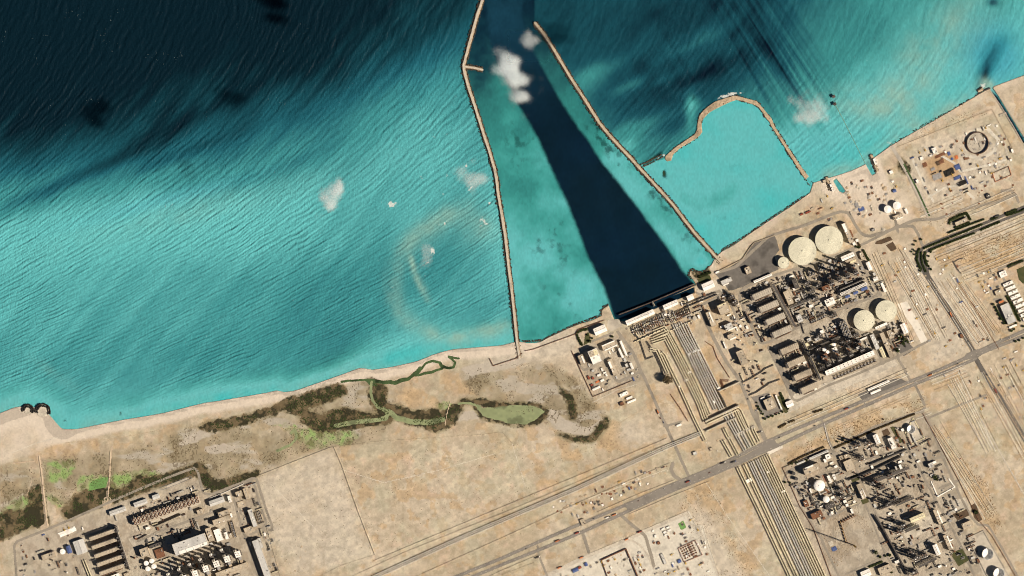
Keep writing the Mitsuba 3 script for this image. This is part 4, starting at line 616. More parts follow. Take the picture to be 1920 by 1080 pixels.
 (407, 940, 28, 10, 10, 'g', 'h', 'grey ridge-roofed store'), (431, 935.5, 5, 12, 9, 'f', 'h'), (376, 959, 12, 8, 8, 'b', 'h'), (420, 962, 20, 9, 11, 'b', 'h', 'sand-coloured block with a stair head', 4), (416, 975, 33, 10, 12, 'b', 'h', 'long sand-coloured switchgear block', 4), (449, 926, 12, 11, 10, 'b', 'h'), (462, 926, 6, 22, 9, 'b', 'h', 'narrow upright sand-coloured block'), (452, 945, 14, 10, 2, 'b', 'h'), (474, 971, 8, 34, 11, 'G', 'h', 'narrow long grey switchgear hall', 3), (467, 992, 18, 9, 7, 'b', 'h'), (425, 1004, 6, 13, 7, 'f', 'h'), (433, 1004, 6, 9, 6, 'b', 'h'), (434, 966, 3.4, 8, 3, 'f', 'h'), (435, 1068, 62, 9, 10, 'b', 'h', 'long sand-coloured hall at the bottom edge', 4), (492, 1050, 12, 80, 14, 'G', 'h', 'very long grey-roofed store at the bottom edge', 4), (489, 1018, 6, 20, 9, 'G', 'h'), (213, 1082, 24, 8, 7, 'f', 'h'), (238, 1077, 10, 6, 5, 'b', 'h'),
 (1880.5, 514, 13, 11, 5, 'f', 'i', 'square white hall at the head of the camp'), (1872, 548, 13, 9, 5, 'b', 'i'), (1877, 566, 10, 4, 6, 'o', 'i'), (1890, 588, 17, 38, 7, 'G', 'i', 'large pale-roofed camp hall', 6), (1899, 611.5, 15, 3, 4, 'w', 'i', 'thin white parking canopy at the camp'),
 (1752, 282.5, 8, 11, 6, 'f', 'j'), (1898, 283, 4, 7, 5, 'f', 'j'), (1728, 297, 6, 6, 3, 'f', 'j'), (1745, 292, 5, 3, 3, 'f', 'j'),
 (1253, 989, 7, 3.4, 3, 'f', 'k'), (1255, 994.6, 7, 3.4, 3, 'f', 'k'), (1247, 998, 6, 4, 3, 'f', 'k'), (1249, 1003, 6, 3, 3, 'f', 'k'), (1243, 992, 6, 3, 3, 'f', 'k'), (1229, 1005, 4, 5, 3, 'f', 'k'), (1235, 1018, 5, 5, 3, 'n', 'k'), (1093, 979, 8, 12, 4, 'b', 'k', 'roofless square sand-coloured ruin by the highway'), (1274, 1052, 6, 6, 3, 'B', 'k'), (1079, 1069, 11, 6, 3, 'B', 'k'), (1099, 1058, 5, 6, 3, 'B', 'k'), (1087, 1064, 6, 4, 3, 'r', 'k'), (1244, 1048, 5, 20, 3, 'G', 'k'),
]
for row in BUILD:
    if row[2] < 1: continue
    building(*row)
for i in range(9):      # staff houses
    building(1890 + i * 4.65, 532 + i * 8.1, 19, 6, 4.5, 'f', 'i', 'white flat-roofed long house in the row of camp houses', 3, None, None, 'house', 'house', 'white houses in a row at the camp')

# roof windows of the two turbine halls: rows of dark hatches
for k, x, y, L, rows, n, z in (('building', 1600, 542, 53, (-1.3, 1.3), 22, 18), ('building', 1593, 680.5, 99, (-2.0, 2.2), 12, 18)):
    kk = [b for b in BL if b[3] == x and b[4] == y][0][0]
    for i in range(n):
        for v in rows:
            q = T2(GA) @ [(i + .5 - n / 2) * L * S / n * .96, v * S] + np.array(W(x, y))
            put('roof_hatch', bx(q[0], q[1], ZG + z + .26, ZG + z + 1.3, 1.2 if n > 15 else 1.8, 2.4 if n > 15 else 1.8, GA), 'steel_dark', kk + '__roof')

# ---------------------------------------------------------------- tanks
def tank(x, y, r, h, kind, zn, phrase, group=None, n=64):
    cx, cy = W(x, y); r *= S; z = ZG + h
    k = key_for('storage_tank'); foot.append(Point(cx, cy).buffer(r + 3))
    m = {'cone': 'tank_cream', 'white': 'tank_white', 'dome': 'tank_white', 'open': 'tank_white', 'dark': 'steel_dark', 'grey': 'concrete'}[kind]
    put('base_ring', lathe(cx, cy, [(r + 1.2, ZG - .1), (r + 1.0, ZG + .5)], n), 'concrete', k)
    if kind == 'open':
        put('shell', lathe(cx, cy, [(r, ZG + .5), (r, z), (r - .35, z), (r - .35, z - h * .685)], n, False), m, k)
        fl = put('floating_roof', lathe(cx, cy, [(r - .4, z - h * .68), (r - 1.6, z - h * .68), (r - 1.8, z - h * .68 - .5), (.5, z - h * .68 - .3)], n), 'tank_white', k)
        for i in range(6):
            t = i * math.pi / 3
            put('roof_seam', bx(cx + .45 * r * math.cos(t), cy + .45 * r * math.sin(t), z - h * .68 - .5, z - h * .68 - .1, r * .8, .3, t), 'steel_grey', fl)
        put('wind_girder', lathe(cx, cy, [(r + .05, z - .9), (r + .9, z - .9), (r + .9, z - .7), (r + .05, z - .7)], n, False), 'steel_grey', k)
    else:
        put('shell', lathe(cx, cy, [(r, ZG + .5), (r, z)], n, False), m, k, 40)
        rise = r * (.09 if kind in ('cone', 'grey', 'dark') else .30 if kind == 'dome' else .16)
        prof = [(r + .15, z - .15), (r + .15, z + .1)] + [((r + .1) * math.cos(t), z + .1 + rise * math.sin(t)) for t in np.linspace(.12, 1.5, 7)] if kind == 'dome' else [(r + .15, z - .15), (r + .15, z + .1), (.6, z + .1 + rise)]
        rf = put('roof', lathe(cx, cy, prof, n), m, k, 25)
        if r > 12:
            hz = lambda q: z + .1 + rise * (1 - q / r) if kind != 'dome' else z + .1 + rise * math.sqrt(max(0, 1 - (q / r) ** 2))
            for q in np.linspace(.25, .9, 5 if r > 20 else 3):
                put('plate_seam', lathe(cx, cy, [(q * r + .18, hz(q * r) + .04), (q * r, hz(q * r) + .14), (q * r - .18, hz(q * r) + .04)], n, False), m, rf)
            put('roof_rafter', join([bx(cx + .52 * r * math.cos(t), cy + .52 * r * math.sin(t), z, hz(r * .52) + .05, .2, .2, t) for t in (0,)] + [tube([(cx + .06 * r * math.cos(t), cy + .06 * r * math.sin(t), hz(r * .06) + .02), (cx + .5 * r * math.cos(t), cy + .5 * r * math.sin(t), hz(r * .5) + .02), (cx + .98 * r * math.cos(t), cy + .98 * r * math.sin(t), hz(r * .98) + .02)], .16, 4) for t in np.arange(28) * 2 * math.pi / 28]), m, rf)
            put('centre_vent', lathe(cx, cy, [(1.1, z + rise - .2), (1.1, z + rise + 1.4), (1.6, z + rise + 1.5), (.1, z + rise + 2.2)], 12), m, rf)
            put('hatch', bx(cx + r * .82, cy - r * .2, hz(r * .84), hz(r * .84) + 1.1, 1.6, 1.6, .2), 'steel_grey', rf)
        put('hand_rail', lathe(cx, cy, [(r - .15, z + .9), (r - .02, z + .9), (r - .02, z + 1.05), (r - .15, z + 1.05)], n, False), m, rf)
    st = []
    for i in range(14):
        t = 2.4 + i * .11 * 12 / max(r, 12)
        st.append(bx(cx + (r + .7) * math.cos(t), cy + (r + .7) * math.sin(t), ZG + h * i / 14, ZG + h * i / 14 + h / 10, 1.2, 1.3, t))
    put('spiral_stair', join(st), 'steel_grey', k)
    later(k, phrase, zn, x, y, 'tank', group)
for row in ((1504, 470.7, 26.2, 15, 'cone', 'd', 'huge cream cone-roofed tank, left of the two biggest'), (1554, 450.3, 26.2, 15, 'cone', 'd', 'huge cream cone-roofed tank, right of the two biggest'), (1468.7, 492.6, 10.6, 14, 'cone', 'd', 'small cream tank tucked against the biggest tanks'), (1619.5, 601, 19.6, 16, 'cone', 'e', 'left one of two large cream tanks between the works'), (1660.8, 582.8, 19.8, 16, 'cone', 'e', 'right one of two large cream tanks between the works'),
            (1664, 392.5, 7.2, 13, 'white', 'f', 'left one of two small white tanks'), (1681, 385.5, 7.4, 13, 'white', 'f', 'right one of two small white tanks'), (1535.6, 910, 10.5, 17, 'dome', 'g', 'white domed tank, brightest in the plant'), (1548.5, 936, 6.2, 14, 'dome', 'g', 'smaller pale domed tank below the white one'), (1707.5, 804.5, 7.6, 13, 'open', 'g', 'open-topped tank in a square bund'), (1851, 1038, 10.5, 18, 'open', 'g', 'upper of two large open-topped tanks at the plant corner'), (1872, 1075, 10.4, 18, 'open', 'g', 'lower of two large open-topped tanks at the plant corner'),
            (1488, 887.5, 3.2, 11, 'dark', 'g', 'upper of two small black tanks by the fence'), (1493, 897.5, 3.2, 11, 'dark', 'g', 'lower of two small black tanks by the fence'), (1508, 920, 2.4, 8, 'dark', 'g', 'single small black tank left of the domes'), (1302.5, 596.5, 3.8, 8, 'grey', 'c', 'small sand-grey tank by a white hut'), (118, 1034, 5, 9, 'white', 'h', 'single white tank beside the blue-roofed shed'),
            (275, 1055.5, 4.4, 14, 'white', 'h', 'white tank in a cluster of four, leftmost'), (285, 1051.3, 4.4, 14, 'white', 'h', 'white tank in a cluster of four, topmost'), (278, 1066, 4.4, 14, 'white', 'h', 'white tank in a cluster of four, bottommost'), (289, 1061.7, 4.4, 14, 'white', 'h', 'white tank in a cluster of four, rightmost'), (1545, 655, 3.6, 12, 'white', 'e', 'small white tank in the black shadows, upper left'), (1551, 660, 3.2, 12, 'white', 'e', 'small white tank in the black shadows, lower left'), (1563, 646, 3.6, 12, 'white', 'e', 'small white tank in the black shadows, right'), (1557, 1026, 0, 0, '', '', '')):
    if row[2]: tank(*row)
# the tank still being built: a ring wall round a littered floor
k = key_for('tank_under_construction'); cx, cy = W(1832.5, 268.5)
put('ring_wall', lathe(cx, cy, [(28.2, ZG), (28.2, ZG + 7), (27.4, ZG + 7), (27.4, ZG + .2)], 72, False), 'steel_dark', k)
put('floor_plate', lathe(cx, cy, [(27.3, ZG + .3), (1, ZG + .5)], 72), 'concrete', k)
put('scaffold_ring', lathe(cx, cy, [(28.3, ZG + 5.5), (29.6, ZG + 5.5), (29.6, ZG + 5.7), (28.3, ZG + 5.7)], 72, False), 'rust', k)
for i in range(46):
    t, q = rng.random() * 6.28, 25 * math.sqrt(rng.random())
    put('stacked_plate' if i % 3 else 'timber_prop', bx(cx + q * math.cos(t), cy + q * math.sin(t), ZG + .45, ZG + .8 + rng.random() * 1.2, rng.uniform(1, 4), rng.uniform(.8, 2), rng.random() * 3), rng.choice(['white_roof', 'steel_grey', 'concrete', 'steel_dark']), k)
labels[k] = {'label': 'round tank under construction, dark ring wall round a littered pale floor', 'category': 'tank'}

# ---------------------------------------------------------------- cooling towers with fans
def cooler(x, y, n, m, du, dv, h, r, label, a, zn, extra=True):
    cx, cy = W(x, y); R = T2(a)
    L, Wd = n * du * S, m * dv * S
    k = thing('cooling_tower', label, 'cooling tower')
    foot.append(Polygon([tuple(R @ [u * L / 2, v * Wd / 2] + [cx, cy]) for u, v in ((-1, -1), (1, -1), (1, 1), (-1, 1))]).buffer(3))
    put('casing', bx(cx, cy, ZG, ZG + h, L, Wd, a), 'sand_wall', k)
    put('deck', bx(cx, cy, ZG + h + .02, ZG + h + .3, L + .6, Wd + .6, a), 'concrete' if extra else 'steel_grey', k)
    for i in range(n):
        for j in range(m):
            q = R @ [(i + .5 - n / 2) * du * S, (j + .5 - m / 2) * dv * S] + [cx, cy]
            f = put('fan_stack', lathe(q[0], q[1], [(r * S * 1.1, ZG + h + .3), (r * S * .95, ZG + h + 1.6), (r * S, ZG + h + 3), (r * S - .45, ZG + h + 3), (r * S * .9 - .4, ZG + h + .5)], 20, True), 'rust' if extra else 'steel_dark', k)
            put('fan', join([bx(q[0], q[1], ZG + h + 1.2 + .02 * b, ZG + h + 1.4 + .02 * b, r * S * 1.75, .9, b * 1.047 + i) for b in range(3)] + [lathe(q[0], q[1], [(.7, ZG + h + .6), (.7, ZG + h + 2.2)], 8)]), 'concrete', f)
    if extra:   # riser pipes and buttress frames along the north face
        for i in range(n):
            q = R @ [(i + .5 - n / 2) * du * S, (m / 2 * dv + 2.6) * S] + [cx, cy]
            put('buttress', bx(q[0], q[1], ZG, ZG + h * .95, 1.2, 6.4, a, (1.2, 1.0)), 'sand_wall', k)
cooler(312, 957, 16, 2, 8.2, 6.8, 15, 2.9, 'very long cooling tower with two rows of round fans at lower left', GL, 'h')
cooler(1584, 618, 2, 5, 6.6, 6.9, 15, 2.7, 'cooling tower with two by five fans left of the large tanks', GA, 'e', False)
cooler(1520.5, 511, 2, 2, 6, 6, 10, 2.5, 'black four-fan cooler near the road bend, left of its twin', GA, 'd', False)
cooler(1540, 501.5, 2, 2, 6, 6, 10, 2.5, 'black four-fan cooler near the road bend, right of its twin', GA, 'd', False)

# ---------------------------------------------------------------- desalination trains, boilers, stacks, pipe racks
def frame(a, x, y):
    R = T2(a); c = np.array(W(x, y))
    return lambda u, v: tuple(R @ [u * S, v * S] + c)          # plan units along and across the grid -> metres

def evaporator(x, y, L, Wd, a, zn, phrase, side, group, h=14):
    k = key_for('evaporator_train'); at = frame(a, x, y)
    foot.append(Polygon([at(u * (L / 2 + 12), v * (Wd / 2 + 3)) for u, v in ((-1, -1), (1, -1), (1, 1), (-1, 1))]))
    B = lambda u, v, z0, z1, l, w, t=None: bx(*at(u, v), ZG + z0, ZG + z1, l * S, w * S, a, t)
    put('evaporator_body', B(0, 0, 0, h - 3, L, Wd * .8), 'sand_wall', k)
    put('deck', B(0, 0, h - 2.98, h - 2.4, L, Wd * .98), 'concrete' if zn == 'd' else 'tan_roof', k)
    for i in range(9):
        put('stage_rib', B((i + .5 - 4.5) * L / 9, -.05 * Wd, h - 2.4, h - 1.6, .5, Wd * .7), 'concrete', k)
    hd = put('vapour_header', tube([(*at(-L / 2, Wd * .42), ZG + h + 3), (*at(L / 2, Wd * .42), ZG + h + 3)], 1.5, 8), 'steel_dark', k)
    for i in range(12):
        u = (i + .5 - 6) * L / 12
        put('riser', B(u, Wd * .42, h - 3, h + 5.5 + (i % 2) * 1.5, 1.0, 1.4), 'steel_dark', hd)
    e = -side * (L / 2 + 4)
    put('end_tower', join([B(e, Wd * .1 + d, 0, 22 + 5 * math.sin(3 * d + x), 2.6, 2.4) for d in (-4, -1, 2, 5)] + [B(e + side * 2.4, .5, 14, 15, 3, 12), B(e - side * 1.2, .8, 8, 9, 3, 12)]), 'steel_dark', k)
    put('vacuum_column', lathe(*at(e + side * 3, Wd * .25), [(1.6, ZG), (1.6, ZG + 26), (.4, ZG + 28)], 12), 'steel_grey', k)
    put('brine_pump', join([B(u, -Wd * .62, 0, 3.2, 2.0, 1.3) for u in np.linspace(-L * .4, L * .15, 6)]), 'steel_dark', k)
    put('pipe_bundle', join([tube([(*at(-L * .46, -Wd * .62 - d), ZG + 2 + d), (*at(L * .3, -Wd * .62 - d), ZG + 2 + d), (*at(L * .44, -Wd * .50), ZG + 2 + d)], .45, 5) for d in (0, .9)]), 'rust', k)
    later(k, phrase, zn, x, y, 'desalination unit', group)
for i in range(4):
    evaporator(1429 + 12.4 * i, 550 + 23.5 * i, 37, 13, GA, 'd', ['topmost', 'second', 'third', 'lowest'][i] + ' of four desalination trains with a pale ribbed deck', 1, 'desalination trains of the upper works')
    evaporator(1480 + 12.6 * i, 653 + 24.3 * i, 34, 13, GA, 'e', ['topmost', 'second', 'third', 'lowest'][i] + ' of four desalination trains with a brown deck', 1, 'desalination trains of the lower works')
for i in range(5):
    evaporator(192 + 4.7 * i, 1002 + 16.2 * i, 50, 8.5, GL, 'h', ['topmost', 'second', 'third', 'fourth', 'lowest'][i] + ' of five narrow desalination trains at lower left', -1, 'desalination trains of the left plant', 15)

def rack(pts, w, h, label, m='steel_dark', tiers=2, n=5):
    """A pipe rack: portal frames carrying tiers of pipes."""
    k = thing('pipe_rack', label, 'pipe rack')
    l = LineString(WP(pts)); foot.append(l.buffer(w * S * .6))
    cnt = max(int(l.length / 14), 2); fr = []
    for i in range(cnt + 1):
        d = i / cnt
        p, q = np.array(l.interpolate(d, normalized=True).coords[0]), np.array(l.interpolate(min(d + .001, 1), normalized=True).coords[0])
        if d == 1: p, q = np.array(l.interpolate(.999, normalized=True).coords[0]), p
        a = math.atan2(*(q - p)[::-1]); nn = np.array([-math.sin(a), math.cos(a)]) * w * S / 2
        fr += [bx(*(p + nn), ZG, ZG + h + .8, .6, .6, a), bx(*(p - nn), ZG, ZG + h + .8, .6, .6, a)] + [bx(*p, ZG + z - .5, ZG + z, .7, w * S, a) for z in np.linspace(h, h * .55, tiers)]
    put('portal_frame', join(fr), m, k)
    for t, z in enumerate(np.linspace(h, h * .55, tiers)):
        for j in range(n):
            o = (j + .5 - n / 2) * w * S / n
            c = l.offset_curve(o)
            put('rack_pipe', tube([(*p, ZG + z + .35) for p in c.coords], .30 + .25 * rng.random(), 5), rng.choice(['pipe_grey', 'steel_dark', 'rust', 'steel_dark', 'pipe_cream']) if m == 'steel_dark' else 'pipe_cream', k)
    put('cable_tray', join([bx(*((np.array(p) + np.array(q)) / 2), ZG + h + 2.2, ZG + h + 2.4, math.dist(p, q), w * S * .55, math.atan2(q[1] - p[1], q[0] - p[0])) for p, q in zip(l.coords, l.coords[1:])]), m, k)
RACKS = [([(1449, 533), (1491, 613)], 7, 12, 'wide dark pipe rack along the ends of the upper desalination trains'), ([(1481, 577), (1532, 555)], 5, 10, 'dark pipe rack running right from the upper desalination trains'), ([(1505, 641), (1538, 712)], 6, 12, 'dark pipe rack along the ends of the lower desalination trains'), ([(1519, 655), (1560, 637), (1602, 618)], 3.5, 9, 'dark pipe rack between the cooling tower and the black boilers'),
         ([(1574, 543), (1620, 523)], 3, 10, 'thin dark pipe rack behind the white turbine hall of the upper works'), ([(1541, 700), (1636, 655)], 2.6, 10, 'thin dark pipe rack behind the cream turbine hall'), ([(1629, 906), (1703, 876)], 8.5, 18, 'broad black pipe rack, topmost in the process plant'), ([(1680, 947), (1713, 933)], 5.5, 13, 'short grey-topped pipe rack in the middle of the process plant'), ([(1697, 996), (1722, 985)], 6, 13, 'short dark pipe rack below the cream compressor hall'), ([(1722, 1062), (1755, 1046)], 6, 13, 'dark pipe rack above the bottom edge of the process plant'),
         ([(1640, 966), (1652, 985), (1672, 1022), (1703, 1078)], 3.2, 9, 'long thin dark pipe rack running down through the process plant'), ([(1590, 900), (1610, 893), (1640, 880), (1690, 856)], 2.2, 7, 'low brown pipe rack beside the plant road'), ([(1631, 871), (1700, 843)], 2, 6, 'low straight pipe rack under the row of dark units'), ([(1648, 955), (1688, 940)], 2.4, 9, 'thin pipe rack feeding the second process train'), ([(218, 988), (244, 1068)], 3.2, 10, 'black pipe rack along the right ends of the narrow desalination trains'), ([(290, 987), (340, 965)], 2.6, 7, 'dark toothed pipe header below the long cooling tower'), ([(258, 1012), (276, 1003)], 1.2, 4, 'short rusty pipe trestle near the small white hut'), ([(400, 1083), (462, 1053)], 2, 9, 'dark pipe rack above the bottom-left hall'),
         ([(1348, 733), (1386, 716)], 2.4, 8, 'pipe bridge at the head of the grey pipe bundle'), ([(1322, 790), (1352, 776), (1386, 760)], 3.6, 8, 'wide cream pipe bridge turning across the corridor'), ([(1324, 808), (1352, 795), (1380, 783)], 2.6, 6, 'pipe bridge with a walkway across the corridor'), ([(1347, 735), (1355, 748), (1362, 764)], 2.2, 7, 'dark valve rack beside the corridor pipes'), ([(1160, 590), (1222, 566), (1262, 549), (1302, 532)], 2, 4, 'long thin quay gantry along the harbour head'), ([(1222, 566), (1227, 574)], 3.5, 6, 'short bridge from the quay to the pump halls'), ([(1362, 545), (1373, 566), (1381, 575)], 3, 9, 'dark pipe rack beside the upper intake road'), ([(1397, 585), (1408, 606)], 3, 7, 'dark valve rack at the left ends of the upper trains')]
for r in RACKS: rack(*r, m='concrete') if 'bridge' in r[3] and 'quay' not in r[3] else rack(*r)

def boiler(x, y, a, zn, hs, phrase, group, sx=0, sy=9, big=True):
    k = key_for('boiler'); at = frame(a, x, y)
    foot.append(Polygon([at(u, v) for u, v in ((-7, -9), (7, -9), (7, 15), (-7, 15))]))
    H = 34 if big else 24
    B = lambda u, v, z0, z1, l, w, t=None: bx(*at(u, v), ZG + z0, ZG + z1, l * S, w * S, a, t)
    put('steel_frame', join([B(u, v, 0, H, .6, .6) for u in (-4, 0, 4) for v in (-5, 0, 5)] + [B(u, 0, z, z + .8, .5, 10) for u in (-4, 0, 4) for z in (12, 22, H)] + [B(0, v, z + .1, z + .7, 8, .5) for v in (-5, 0, 5) for z in (12, 22, H)]), 'steel_dark', k)
    put('furnace', B(0, 1, 2, H - 3, 6, 6.5, (5.2 * S, 6 * S)), 'steel_dark' if zn != 'h' else 'steel_grey', k)
    put('steam_drum', tube([(*at(-3.4, -2), ZG + H - 1), (*at(3.4, -2), ZG + H - 1)], 1.6, 10), 'white_roof' if zn == 'h' else 'steel_grey', k)
    put('flue_duct', B(sx * .5, (6 + sy) / 2, 8, 15, 3.6, abs(sy) - 1.5), 'rust', k)
    put('fan_house', B(3.2, -7, 0, 7, 3, 3), 'rust', k)
    put('air_preheater', B(-2.6, 7, 0, 16, 3.2, 3.4), 'steel_grey', k)
    c = put('chimney', lathe(*at(sx, sy), [(3.1, ZG), (2.3, ZG + hs), (1.7, ZG + hs), (1.7, ZG + hs - 6)], 20, True), 'steel_grey', k)
    for z in (.35, .62, .93):
        put('gallery', lathe(*at(sx, sy), [(2.4, ZG + hs * z), (3.9, ZG + hs * z), (3.9, ZG + hs * z + .3)], 16, False), 'steel_dark', c)
    later(k, phrase, zn, x, y, 'boiler', group)
for i in range(4):
    boiler(1558 + 15 * i, 530 - 6.6 * i, GA, 'd', 74, ['leftmost', 'second from the left', 'third from the left', 'rightmost'][i] + ' of four dark boilers with chimneys behind the white turbine hall', 'boilers of the upper works', 0, 13)
    boiler(1552 + 21 * i, 682 - 9.2 * i, GA, 'e', 74, ['leftmost', 'second from the left', 'third from the left', 'rightmost'][i] + ' of four dark boilers with chimneys behind the cream turbine hall', 'boilers of the lower works', 0, 15)
for i in range(6):     # heat recovery stacks of the left plant: pale boxes on dark frames
    x, y = 447 - 20 * i, 1038 + 9.1 * i
    k = key_for('recovery_boiler'); at = frame(GL, x, y)
    B = lambda u, v, z0, z1, l, w, t=None: bx(*at(u, v), ZG + z0, ZG + z1, l * S, w * S, GL, t)
    foot.append(Point(W(x, y)).buffer(14))
    put('boiler_house', B(0, 0, 0, 34, 10, 11), 'concrete', k)
    rf = put('roof_deck', B(0, 0, 34.02, 34.6, 10.4, 11.4), 'white_roof', k)
    for u, v in ((-2.6, 2.2), (1.6, 1.4), (-1.4, -2.4), (2.6, -2.8)): put('safety_vent', lathe(*at(u, v), [(.9, ZG + 34.6), (.9, ZG + 37)], 10), 'steel_dark', rf)
    put('chimney', lathe(*at(-2.4, 8), [(3.2, ZG), (3.0, ZG + 62), (2.3, ZG + 62), (2.3, ZG + 56)], 20, True), 'concrete', k)
    put('inlet_duct', B(.6, -9, 3, 17, 5, 8, (5 * S, 5 * S)), 'steel_grey', k)
    put('gas_turbine', B(1.2, -16, 0, 9, 5.5, 7), 'sand_wall', k)
    put('side_frame', join([B(s * 6.2, v, 0, 30, .6, .6) for s in (-1, 1) for v in (-4, 0, 4)] + [B(s * 6.2, 0, z, z + .7, .6, 10) for s in (-1, 1) for z in (10, 20, 30)]), 'steel_dark', k)
    later(k, 'pale boiler house with a chimney in the slanting row of six', 'h', x, y, 'boiler', 'recovery boilers of the left plant')
    k = key_for('bypass_stack'); at = frame(GL, x - 31, y - 8)
    if x - 31 > 300:
        put('stack', lathe(*at(0, 0), [(3.4, ZG), (3.1, ZG + 44), (2.4, ZG + 44), (2.4, ZG + 38)], 18), 'white_roof', k)
        put('base_frame', bx(*at(0, -4.5), ZG, ZG + 18, 9, 10, GL, (8, 7)), 'steel_dark', k)
        later(k, 'slim pale stack left of the boiler houses', 'h', x - 31, y - 8, 'chimney', 'slim stacks of the left plant')
# process heaters and columns in the plant at lower right
def column_group(x, y, zn, items, phrase):
    k = key_for('process_unit'); at = frame(GA, x, y); foot.append(Point(W(x, y)).buffer(13))
    put('deck_frame', join([bx(*at(u, v), ZG, ZG + 15, .7, .7, GA) for u in (-6, -2, 2, 6) for v in (-3.5, 3.5)] + [bx(*at(0, v), ZG + z, ZG + z + .5, 12 * S, .8, GA) for v in (-3.5, 0, 3.5) for z in (7, 14.5)] + [bx(*at(u, 0), ZG + z - .1, ZG + z + .4, .8, 7 * S, GA) for u in (-6, -2, 2, 6) for z in (7, 14.5)]), 'steel_dark', k)
    put('grating', bx(*at(1, .6), ZG + 7.6, ZG + 7.8, 9 * S, 5 * S, GA), 'steel_dark', k)
    for u, v, r, h, m in items:
        c = put('column', lathe(*at(u, v), [(r, ZG), (r, ZG + h - r), (r * .7, ZG + h - r * .3), (.3, ZG + h)], 16), m, k)
        put('platform', lathe(*at(u, v), [(r + .1, ZG + h * .7), (r + 1.3, ZG + h * .7), (r + 1.3, ZG + h * .7 + .4)], 14, False), 'steel_dark', c)
    for i in range(4): put('vessel', tube([(*at(-5 + 3.2 * i, -5.6), ZG + 3), (*at(-3 + 3.2 * i, -5.6), ZG + 3)], 1.3, 9), rng.choice(['steel_grey', 'tank_white', 'rust']), k)
    put('overhead_line', join([tube([(*at(u, v), ZG + h + .2), (*at(u + 1.5, v + .8), ZG + h + 1.2), (*at(u + 2.4, v + 1), ZG + 9)], .4, 5) for u, v, r, h, m in items]), 'steel_grey', k)
    later(k, phrase, zn, x, y, 'process unit')
g4 = lambda *a: [(u, v, r, h, rng.choice(['steel_grey', 'steel_dark', 'rust', 'tank_white'])) for u, v, r, h in a]
for x, y, it in ((1606, 833, g4((-4, 1, 1.7, 44), (0, 3, 1.2, 34), (4, 0, 1.9, 52))), (1625, 829, g4((-3, 2, 2.2, 30), (3, -1, 1.5, 40))), (1613, 858, g4((-2, 1, 1.8, 48), (3, 2, 1.4, 38))), (1638, 903, g4((-4, 1, 2.0, 46), (1, 3, 1.5, 55), (4, -1, 2.4, 30))), (1652, 912, g4((-4, -1, 2.2, 34), (2, 2, 1.6, 48))), (1668, 892, g4((-4, 2, 1.6, 30), (3, 3, 1.8, 38))), (1665, 944, g4((-5, 1, 1.9, 62), (0, 2, 2.3, 36), (4, 3, 1.5, 50))), (1678, 936, g4((-3, 2, 1.6, 44), (3, 3, 1.7, 34))), (1692, 984, g4((-4, 2, 1.8, 52), (1, 0, 2.2, 36), (4, 2, 1.5, 44))), (1684, 995, g4((-3, 0, 2.4, 38), (3, 1, 1.6, 46))), (1705, 1035, g4((-4, 1, 1.8, 42), (1, 2, 1.4, 50))), (1718, 1046, g4((-4, 1, 2.2, 46), (0, 3, 1.6, 56), (4, 0, 2.0, 36))), (1731, 1040, g4((-3, 2, 1.7, 34), (3, 1, 1.6, 40))), (1714, 1072, g4((-3, 1, 2.1, 36), (2, 2, 1.6, 44))), (1574, 918, g4((-2, 1, 1.6, 26), (2, 2, 1.8, 32))), (1577, 930, g4((-2, 1, 1.4, 24), (3, 1, 1.7, 20))), (1609, 1018, [])):
    if it: column_group(x, y, 'g', it, 'dark process unit with tall columns')
for x, y in ((1371, 557), (1377, 567), (1528, 560), (1534, 536), (1521, 545), (1513, 531), (1536, 630), (1522, 668), (1540, 690), (1535, 655), (1606, 641), (1590, 640), (1577, 644), (1604, 628), (1562, 590)):
    column_group(x, y, 'd' if y < 575 else 'e', g4((-3, 1, 1.5, 20), (2, 2, 1.3, 24)), 'low dark process unit with small columns')
# the guyed flare
k = thing('flare_mast', 'tall yellow lattice flare mast casting a long thin shadow at lower right', 'flare'); fx, fy = W(1600, 1022)
sec = []
for i in range(28):
    z0, z1 = ZG + i * 4, ZG + i * 4 + 4; w0 = 2.2
    cs_ = [(fx + w0 * math.cos(t), fy + w0 * math.sin(t)) for t in (.3, 2.39, 4.49)]
    for a_, b_ in zip(cs_, cs_[1:] + cs_[:1]): sec += [tube([(*a_, z0), (*a_, z1)], .28, 4), tube([(*a_, z0), (*b_, z1)], .2, 4), tube([(*a_, z1), (*b_, z1)], .2, 4)]
put('lattice_frame', join(sec), 'yellow_paint', k)
put('flare_pipe', tube([(fx, fy, ZG), (fx, fy, ZG + 116)], .8, 10), 'rust', k)
put('tip', lathe(fx, fy, [(.9, ZG + 113), (1.5, ZG + 117), (1.2, ZG + 119)], 12), 'steel_dark', k)
for t in (.9, 3.0, 5.1):
    for hh in (60, 108): put('guy_wire', tube([(fx, fy, ZG + hh), (fx + 46 * math.cos(t), fy + 46 * math.sin(t), ZG)], .12, 4), 'steel_grey', k)
for i in range(13): put('pipe_support', bx(*W(1576 + 1.7 * (i if i < 7 else 6), 980 + 6 * min(i, 6) - 0 * i) if i < 7 else W(1576 + 4.2 * (i - 6), 980 - 2.4 * (i - 6)), ZG, ZG + 6, .7, 7, GA), 'yellow_paint' if i < 7 else 'rust', k)
put('flare_line', tube([(*W(1606, 966), ZG + 6), (*W(1576, 980), ZG + 6), (*W(1588, 1016), ZG + 6), (fx, fy, ZG + 6)], .7, 6), 'rust', k)

